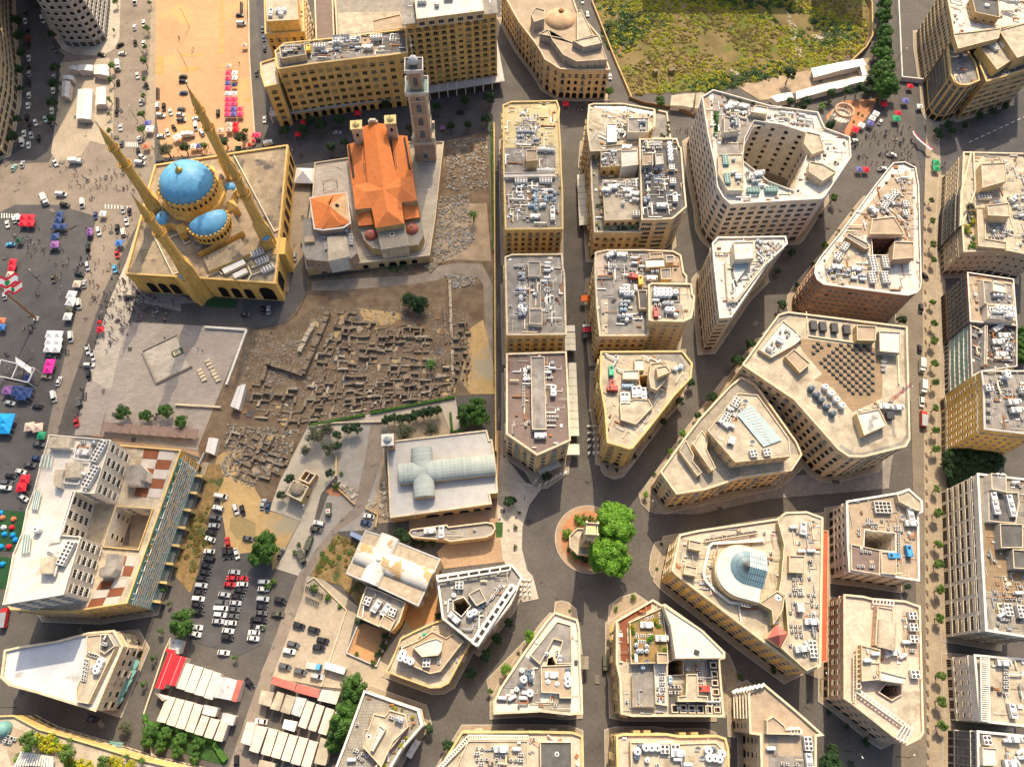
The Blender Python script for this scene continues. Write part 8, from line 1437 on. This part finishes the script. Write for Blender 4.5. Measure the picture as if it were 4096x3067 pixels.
TR('12','in the church gardens','olive,510,440,1.4 olive,620,390,1.1 olive,625,555,1.1 dark,700,440,.9 dark,700,530,.9 dark,780,390,1 dark,860,375,1.2 olive,430,570,.75 dark,290,815,1 dark,215,955,.9 dark,638,768,.9 olive,1290,405,1.4 olive,1510,385,1.2 dark,1125,305,1 dark,1185,290,1 dark,1245,300,1 dark,1310,290,1.1 dark,1370,260,1.1 dark,1440,245,1.1 dark,1500,235,1.1 dark,1560,225,1 big,1835,250,1.2 big,1900,200,1.1 big,1930,290,1 big,1800,300,.9 dark,2175,1010,1 bush,735,770,1 dark,1240,1280,1.1 dark,1290,1320,1.1 dkbush,1370,1370,1.4 dkbush,1440,1375,1.4 dkbush,1520,1370,1.3 bush,340,1450,1.3 bush,370,1380,1 bush,690,880,1.6 big,95,1340,.9')
TR('12','on the puddled car park','big,60,1400,1.2 big,30,1480,1.1 big,100,1440,1.1');TR('11','among the ruins','bigd,1320,935,.8 bigd,1420,965,.8 bigd,1400,1000,.6 palm,1875,190,1.2 palm,1503,1478,1.3 bush,135,1210,.5')
TR('30','in the row beside the excavation','big,1000,40,1.1 big,990,150,1.25 big,1000,280,1.2 big,1000,390,1.2 big,990,480,1.3 big,1010,560,1.3 big,990,640,1.2 big,1010,720,1.5 big,980,790,1.2 big,1060,770,1 big,920,620,.8 big,940,440,.9');TR('30','round the planted square','dark,190,635,1.6 dark,195,870,1.1 dark,335,860,1.3 dark,550,800,1.2 dark,700,780,1.4 dark,790,760,1.3 dark,880,690,1.4 dark,870,780,1.2 dark,300,920,1 bushb,465,920,1.8 bush,530,880,1.4 bush,860,910,.8 bush,780,975,.9 bush,815,995,.7 bush,740,1050,.7 bushy,480,1095,1 dark,530,1090,1.2 dark,570,1235,1.1')
TR('30','along the shaded boulevard','dark,1555,1075,1.1 dark,1465,1130,1 dark,1590,1130,.9 dark,1480,1175,.8 dark,1700,1080,.9 dark,1820,1000,1.1 dark,1940,960,1 dark,2045,915,1');TR('20','by the arcaded corner building','street,842,790,1.4 street,1275,880,1.6');TR('32','in the dark green clump','bigd,1600,640,1 bigd,1700,620,1.1 bigd,1800,640,1.1 bigd,1900,660,1.1 bigd,1960,650,.8 bigd,1620,760,.9 bigd,1640,830,.8 bigd,1700,730,.9 bigd,1560,700,.7');TR('31','behind the green glass block','big,2190,1220,.9 big,2200,1320,1 big,2195,1430,1')
def roofplants(key,fr,lst,dz=0):TR(fr,'on '+WHERE[key],lst,z=BLD[key][1]+dz)
roofplants('roof_garden_block','31','olive,1745,130,.75 olive,1760,190,.6 bushy,1755,240,1 bushy,1720,300,1.1 bushy,1770,260,1 bushb,1700,330,.9 bushy,1740,350,1 bushb,1760,440,1.1 bushb,1780,470,1 bushb,1740,470,.9 bushb,1775,390,.9');WHERE['garden_terrace']='the planted low terrace';roofplants('garden_terrace','20','bush,1250,950,.9 bush,1350,1060,1 bush,1345,1100,1 dkbush,1350,1140,1 bush,1290,1160,1 dkbush,1310,1180,.9 bush,1225,1110,.7')
roofplants('stepped_terrace_block','21','bush,735,115,.9 dkbush,770,110,.9 bushy,735,280,.7 bush,750,310,.9 bushy,800,318,.6 bush,850,320,.7 dkbush,920,310,1 dkbush,960,310,1 bushb,1035,300,.9 dkbush,1095,280,1.3 bush,990,320,.8');roofplants('red_pergola_block','13','bushy,1180,1130,.4 bushy,1210,1145,.5 bush,1260,1160,.5 bushy,1353,1222,.5 bush,1345,1308,.5 bushy,1295,1405,.5 bushy,1250,1475,.7 bushy,1105,1645,.6');roofplants('white_courtyard_block','20','dkbush,1750,1000,1 bush,1765,1050,1 dkbush,1755,1100,1 bush,1745,1150,.9 dkbush,1860,850,.9 dkbush,1965,875,1 dkbush,2080,890,.9 dkbush,2770,1050,1.2 bush,2790,1400,.9')
roofplants('garden_roof','03','street,260,1420,1.7 bushy,360,1440,1.5 bushy,420,1420,1.5 bushy,330,1400,1.4 bushy,440,1480,1.4 bushy,380,1480,1.2 street,575,1530,1.5 bushy,540,1480,1.5 bushy,610,1590,1.5 bushy,690,1620,1.5 bushy,760,1640,1.5 bushb,620,1640,1.6 street,890,1610,1.2 bushy,950,1600,1.4 bushy,1030,1630,1.5 palm,1090,1560,.4 palm,1215,1600,.6 palm,595,1425,.5 bushb,230,1500,1.6 bushb,160,1570,1.4 bushb,480,1430,1.2 bushy,1130,1650,1.4');roofplants('green_roof_block','23','bushy,1030,440,.7 bushb,1045,490,.8 bushy,1240,400,.8 bushb,1265,440,.8 bush,1070,560,.7 bushb,1200,540,1 bushy,1300,520,.8 bushb,1180,560,.9 bushb,1320,640,.8 bush,1040,700,.8',dz=2)
# sunlit strip of planted pergola fins on the garden roof
b=MB()
for k in range(15):b.bar(at('03',130+k*23,1640-abs(k-6)*-2,13.4),at('03',190+k*19,1520+k*3,13.4),.55,'trim_white')
partobj('garden_roof','pergola_fins',b)
b=MB();q=at('03',-5,1330,14);b.lathe((q.x,q.y,11),[(2.6,0),(2.6,1.5)]+[(r,z+1.5)for r,z in domeprof(2.4,2,8)],'machine_teal',28);partobj('garden_roof','green_dome',b)
def leafmass(name,fr,s,n,h,size,mix,label,cat,dens=None,seed=1,z=0.,patchy=0.):
 p=P(s);pw=[at(fr,*a,z)for a in p];rr=random.Random(seed);b=MB();xs=[a.x for a in pw];ys=[a.y for a in pw];k=0;cl=[]
 A_=abs(area(pw));nc=max(8,int(A_/2.6))
 while len(cl)<nc:
  x,y=rr.uniform(min(xs),max(xs)),rr.uniform(min(ys),max(ys))
  if not inside(x,y,pw):continue
  if patchy and math.sin(x*.11+1.3*math.sin(y*.07))+math.sin(y*.13+2*math.sin(x*.05))+rr.uniform(-.9,.9)<patchy-1:
   if rr.random()<.93:cl.append(None)
   continue
  fz=math.sin(x*.06+2*math.sin(y*.05))+math.sin(y*.09+1.5*math.sin(x*.04));cl.append((x,y,rr.uniform(.4,1.5)+max(0,fz)*rr.uniform(.2,.9),mix[min(len(mix)-1,max(0,int((fz+2)/4*len(mix)+rr.uniform(-2.2,2.2))))]))
 cl=[c for c in cl if c]
 for i in range(n):
  c=cl[rr.randrange(len(cl))];d=Vector((rr.gauss(0,1),rr.gauss(0,1),abs(rr.gauss(.3,.8)))).normalized();r=c[2]*rr.uniform(.6,1.05);q=Vector((c[0]+d.x*r,c[1]+d.y*r,z+d.z*r*h));nn=(d+Vector((rr.uniform(-.8,.8),rr.uniform(-.8,.8),rr.uniform(0,.8)))).normalized();u=nn.orthogonal().normalized();u=Matrix.Rotation(rr.random()*6.28,3,nn)@u;w=nn.cross(u);s_=size*rr.uniform(.6,1.3);b.face([q-u*s_,q-w*s_*.6,q+u*s_,q+w*s_*.6],c[3])
 o=b.obj(name,org=(0,0,0));stuff(o);tag(o,label,cat);return o
leafmass('scrub','20','680,-80 1700,-80 2208,-60 3050,-60 3060,380 2900,540 2208,690 1940,740 1720,790 1390,800 1040,820 900,560 760,240',150000,.7,.42,['leaf_olive','leaf_olive','leaf_yellow','leaf_olive','leaf_yellow','leaf_yellow','leaf_mid','leaf_dark'],'yellow green scrub covering the sunlit excavation ground','scrub',patchy=.15)
leafmass('weeds','02','1780,700 1900,690 1930,830 1850,1000 1780,1200 1840,1400 1740,1450 1700,1656 1640,1800 1500,1640 1560,1200 1740,1000',7000,.6,.22,['leaf_olive','leaf_mid','leaf_olive'],'dry weeds on the bank beside the lattice facade','weeds',patchy=.6)
leafmass('weeds','12','700,1300 890,1380 840,1500 780,1640 1000,1760 880,1900 740,1740 470,1650 540,1500',7000,.6,.24,['leaf_olive','leaf_mid','leaf_olive'],'dry brown weeds beside the white vaulted church','weeds',patchy=.6)
leafmass('undergrowth','11','1100,640 1400,600 1380,660 1120,690',1200,.6,.2,['leaf_green_street'],'green creepers at the foot of the church terrace','plants')
def hedge(fr,s,w,h,label,n=500):
 q=W(fr,s,h);b=MB();rr=random.Random(n)
 for i in range(len(q)-1):
  a,c=q[i],q[i+1];e=(c-a).normalized();nn=Vector((-e.y,e.x,0));b.prism([tuple((a-nn*w*.42)[:2]),tuple((c-nn*w*.42)[:2]),tuple((c+nn*w*.42)[:2]),tuple((a+nn*w*.42)[:2])],0,h*.9,'hedge')
  for _ in range(int((c-a).length*16)):
   p=a.lerp(c,rr.random())+nn*rr.uniform(-.5,.5)*w;p.z=h*rr.uniform(.75,1.05);d=Vector((rr.uniform(-1,1),rr.uniform(-1,1),rr.uniform(.2,1))).normalized();u=d.orthogonal()*.2;v=d.cross(u);b.face([p-u,p-v*.6,p+u,p+v*.6],'leaf_bright' if rr.random()<.5 else 'leaf_mid')
 c=sum(q,Vector())/len(q);o=b.obj('hedge',org=(c.x,c.y,0));tag(o,label,'hedge')
hedge('12','450,352 940,258',1.1,1.4,'clipped bright hedge under the ruins, western part');hedge('12','985,245 1715,105',1.1,1.4,'clipped bright hedge under the ruins, eastern part',501);hedge('12','1675,240 1690,405 1800,400',1,1.2,'short hedge in the garden corner by the feathery trees',502)
hedge('21','-175,-600 -172,-460 -165,0 -158,500',1,1.6,'long narrow hedge on the retaining wall, north part',503);hedge('21','-155,730 -150,1200 -148,1656',1,1.6,'long narrow hedge on the retaining wall, south part',504);hedge('03','1235,1200 1260,1270 1440,1310 1840,1440',1.5,1.6,'hedge along the south side of the market',505);hedge('03','1840,1450 1940,1600',2,1.6,'dark hedge dropping away from the market corner',506);hedge('33','-2208,-1200 -2208,-1199',.5,.5,'x')if 0 else None
for s in('1790,915 2040,935 2030,1000 1780,985',):b=MB();b.prism(W('01',s),.1,.35,'turf');o=b.obj('lawn');struct(o)
flat('lawn','03','1230,1300 1860,1460 1960,1640 1800,1600 1500,1500 1230,1420','grass');flat('lawn','12','2065,1190 2130,1190 2125,1320 2070,1320','grass')
# ------------------------------------------------------------------ the ruins
RT=empty('excavated_ruins',tuple(at('11',1100,1300)));tag(RT,'excavated field of low brown stone foundations below the orange roofed cathedral','ruins')
rr=random.Random(21);rub=MB();NW_=0
def rwall(fr,a,c,w,h):
 global NW_
 a,c=at(fr,*a,h),at(fr,*c,h);L=(c-a).length;
 if L<.8:return
 e=(c-a).normalized();n=Vector((-e.y,e.x,0));k=max(1,int(L/1.6));b=MB()if NW_<295 else rub;up,dn=[],[]
 for i in range(k+1):q=a+e*L*i/k;up.append((q+n*(w/2+rr.uniform(-.12,.12)),h*rr.uniform(.7,1.15)));dn.append(q-n*(w/2+rr.uniform(-.12,.12)))
 m=rr.choice(('ruin_stone','ruin_stone','ruin_rubble'))
 for i in range(k):
  z=up[i][1];p=[dn[i],dn[i+1],up[i+1][0],up[i][0]];b.ring(ccw([tuple(v[:2])for v in p]),0,z,m);b.cap(ccw([tuple(v[:2])for v in p]),z,m)
 if b is not rub:b.obj('foundation_wall',RT)
 NW_+=1
for a,c,w,h in(((620,1030),(400,1560),2.2,2.6),((490,1130),(370,1370),2.0,2.2),((90,1460),(400,1560),2.0,2.6),((90,1460),(50,1620),1.6,2),((1260,1160),(1450,1170),.9,1.6),((1260,1240),(1460,1245),.9,1.6),((1262,1160),(1262,1240),.9,1.6),((1330,1165),(1330,1240),.7,1.5),((1420,1170),(1420,1245),.7,1.5),((1670,760),(1700,1656),1.2,1.2),((1620,950),(1640,1300),.9,1)):rwall('11',a,c,w,h)
for(fr,u0,v0,eu,ev,nu,nv,ru,rv,poly)in(('11',520,1390,(92,4),(-8,62),13,6,1.,1.,'500,1350 1700,1400 1700,1760 1300,1850 420,2010 440,1660'),('12',440,20,(85,-6),(-12,60),15,6,1,1,'440,-260 1720,-260 1720,80 1100,210 440,350 180,340 60,-100'),('12',-20,0,(95,8),(-20,70),5,6,1,1,'-60,-120 440,-100 430,330 380,400 -60,300'),('12',-180,330,(85,30),(-28,68),6,8,1,1,'-260,330 380,390 300,640 120,900 -300,780'),('11',740,1110,(80,3),(-6,58),9,5,1,1,'730,1080 1280,1080 1620,1260 1600,1400 600,1420'),('11',1690,1130,(62,3),(3,66),3,7,1,1,'1640,1000 1850,1050 1860,1640 1680,1640'),('11',560,1010,(75,10),(-20,60),3,5,1,1,'660,1000 900,1000 760,1400 560,1400')):
 pp=P(poly)
 for i in range(nu+1):
  for j in range(nv+1):
   x=u0+eu[0]*i+ev[0]*j+rr.uniform(-15,15);y=v0+eu[1]*i+ev[1]*j+rr.uniform(-11,11)
   for d in(eu,ev):
    x2,y2=x+d[0]*rr.uniform(.6,1.25)+rr.uniform(-8,8),y+d[1]*rr.uniform(.6,1.25)+rr.uniform(-8,8)
    if inside(x,y,pp)and inside(x2,y2,pp)and rr.random()<.8:rwall(fr,(x,y),(x2,y2),rr.choice((.45,.6,.9,1.2)),rr.uniform(.4,2.1))
def stones(fr,poly,n,lo,hi,mats,z=0.):
 pp=[tuple(q[:2])for q in W(fr,poly)];xs=[a[0]for a in pp];ys=[a[1]for a in pp];k=0
 while k<n:
  x,y=rr.uniform(min(xs),max(xs)),rr.uniform(min(ys),max(ys))
  if not inside(x,y,pp):continue
  k+=1;s=rr.uniform(lo,hi)**1;rub.box((x,y,z-.05),(s*rr.uniform(.7,2.0),s,s*rr.uniform(.3,.8)),rr.choice(mats),rr.random()*3.14)
SM=['ruin_rubble','ruin_rubble','ruin_stone','rubble_grey']
stones('11','500,980 1700,1000 1850,1050 1860,1656 1700,1760 440,2010 60,1900 100,1450',4200,.12,.6,SM);stones('10','1650,1220 2000,1180 2000,1640 1640,1640',1100,.25,.9,['rubble_grey','ruin_stone','ruin_stone']);stones('11','1540,60 1830,0 1850,300 1900,420 1700,560 1500,600',900,.25,.9,['rubble_grey','ruin_rubble']);stones('11','1640,720 1900,720 1880,800 1700,830',220,.4,1.1,['rubble_grey','ruin_rubble'])
stones('11','-60,1200 440,1200 380,1656 -150,1656',700,.15,.6,SM);stones('12','-250,340 380,400 200,760 -60,900 -300,780',900,.2,.9,SM);stones('12','700,820 900,930 850,1000 730,900',60,.5,1.2,['ruin_rubble','plaza_light']);stones('12','1070,850 1110,850 1150,1150 1080,1160',60,.5,1.1,['ruin_rubble','plaza_light']);stones('12','970,1000 1020,1010 1020,1060 960,1060',12,.8,1.4,['plaza_light']);stones('11','1460,640 1600,600 1640,560 1500,700',160,.4,1,['ruin_rubble'])
stones('30','360,310 700,290 690,330 380,360',160,.4,1.1,['plaza_light','ruin_rubble']);stones('30','150,90 290,300 300,560 230,500',90,.3,.9,['plaza_light']);stones('20','1880,600 1970,640 1950,690 1890,650',50,.4,1,['plaza_light']);stones('02','1650,600 1750,640 1700,900 1600,1100',80,.2,.6,SM)
stuff(rub.obj('loose_stones',RT))
b=MB()
for k in range(90):
 q=at('11',rr.uniform(480,1700),rr.uniform(1040,1800))if k<62 else at('12',rr.uniform(-200,330),rr.uniform(50,760))
 b.cap(ngon((q.x,q.y),rr.uniform(.8,2.2),rr.choice((4,5,6)),rr.random()),.262+k*.001,rr.choice(('roof_dark','timber','sand_lot','dirt_tan')))
struct(b.obj('excavation_pits'))
b=MB()
for u,v,w,h in((1240,605,2.2,3),(1380,595,3.4,2.6),(1170,540,2.4,1.2)):q=at('20',u,v,h);b.box((q.x,q.y,0),(w,2,h),'ruin_stone',.2)
o=b.obj('ruin_block',org=(0,0,0));stuff(o);tag(o,'broken masonry stumps standing in the scrub hollow','ruins')
# scattered iron fence of the church street and mosque lane
def fence(fr,s,h,label):
 q=W(fr,s);c=sum(q,Vector())/len(q);t=empty('fence',(c.x,c.y,0));tag(t,label,'fence');b=MB();ps=MB()
 for i in range(len(q)-1):
  a,d=q[i],q[i+1];n=max(1,int((d-a).length/2.2))
  for z in(.2,h):b.bar(a+Vector((0,0,z)),d+Vector((0,0,z)),.06,'metal_dark')
  for k in range(n*4):p=a.lerp(d,k/(n*4));b.bar(p+Vector((0,0,.2)),p+Vector((0,0,h)),.035,'metal_dark',3)
  for k in range(n+1):p=a.lerp(d,k/n);ps=MB();ps.box((p.x,p.y,0),(.12,.12,h+.1),'metal_dark');ps.obj('post',t)
 b.obj('railings',t)
fence('10','510,1400 640,1375 780,1350',1.8,'dark iron railings behind the church terrace');fence('11','440,780 430,900 350,1060 240,1140 0,1180 -90,1190',1.3,'curved iron railing between mosque lane and ruins');fence('22','1110,1000 1190,1100 1260,1110 1500,1080',1,'crowd barrier at the corner north east of the circle')
# ------------------------------------------------------------------ drifting cloud above the western half, between sun and ground
def cloud():
 foot=W('D','-80,470 150,560 330,640 520,430 640,270 900,330 1090,330 1330,440 1480,600 1440,800 1290,980 1090,1040 1060,1160 900,1290 640,1370 380,1330 160,1400 -80,1380');alt=720;off=Vector((sd.x/sd.z*alt,sd.y/sd.z*alt,0));p=[(q.x+off.x,q.y+off.y)for q in foot]
 xs=[a[0]for a in p];ys=[a[1]for a in p];st=11.;nx=int((max(xs)-min(xs))/st)+5;ny=int((max(ys)-min(ys))/st)+5;x0,y0=min(xs)-2*st,min(ys)-2*st
 def dist(x,y):
  d=1e9
  for i in range(len(p)):
   a,c=Vector(p[i]),Vector(p[(i+1)%len(p)]);t=max(0,min(1,(Vector((x,y))-a).dot(c-a)/(c-a).length_squared));d=min(d,(Vector((x,y))-a-(c-a)*t).length)
  return d
 from mathutils import noise as NZ
 T={}
 for i in range(nx+1):
  for j in range(ny+1):
   x,y=x0+i*st,y0+j*st;t=0
   if inside(x,y,p):t=min(1,dist(x,y)/45);t=t*t*(3-2*t)*(52+22*NZ.noise(Vector((x*.02,y*.02,0))))
   T[i,j]=t
 b=MB()
 for i in range(nx):
  for j in range(ny):
   q=[(i,j),(i+1,j),(i+1,j+1),(i,j+1)]
   if max(T[k]for k in q)<=0:continue
   P_=lambda k,s:(x0+k[0]*st,y0+k[1]*st,alt+s*T[k]/2+(0 if T[k]>0 else 0))
   b.face([P_(k,1)for k in q],'cloud');b.face([P_(k,-1)for k in reversed(q)],'cloud')
 return b
m=bpy.data.materials.new('cloud');MATS['cloud']=m;m.use_nodes=True;nt=m.node_tree;nt.nodes.remove(nt.nodes['Principled BSDF']);pv=nt.nodes.new('ShaderNodeVolumePrincipled');pv.inputs['Density'].default_value=.015;pv.inputs['Color'].default_value=(.97,.97,.98,1);pv.inputs['Anisotropy'].default_value=.6;nt.links.new(pv.outputs[0],nt.nodes['Material Output'].inputs['Volume'])
o=cloud().obj('cloud',org=(0,0,0),smooth=True);o['kind']='structure'
# ------------------------------------------------------------------ labels that say which one
ORD=['','first','second','third','fourth','fifth','sixth','seventh','eighth','ninth','tenth','eleventh','twelfth']+[w+'teenth' for w in('thir','four','fif','six','seven','eigh','nine')]+['twentieth','twenty-first','twenty-second','twenty-third','twenty-fourth']
cls={}
for o,base,grp in THINGS:cls.setdefault(base,[]).append(o)
for base,os_ in cls.items():
 if len(os_)==1:os_[0]['label']=base;continue
 px_=[(pix(o.location),o)for o in os_];du=max(q[0][0]for q in px_)-min(q[0][0]for q in px_);dv=max(q[0][1]for q in px_)-min(q[0][1]for q in px_);ax_=0 if du>=dv else 1;px_.sort(key=lambda q:q[0][ax_]);n=len(px_)
 for i,(_,o)in enumerate(px_):
  if n>24 or len(base.split())>12:o['label']=base
  elif n==2:o['label']=base+(', left one' if i==0 else ', right one')if ax_==0 else base+(', upper one' if i==0 else ', lower one')
  else:o['label']=base+', %s from %s'%(ORD[i+1],'left' if ax_==0 else 'top')
for k,(r,used)in PROTO.items():
 if not used[0]:
  for ch in list(r.children_recursive):bpy.data.objects.remove(ch)
  bpy.data.objects.remove(r)
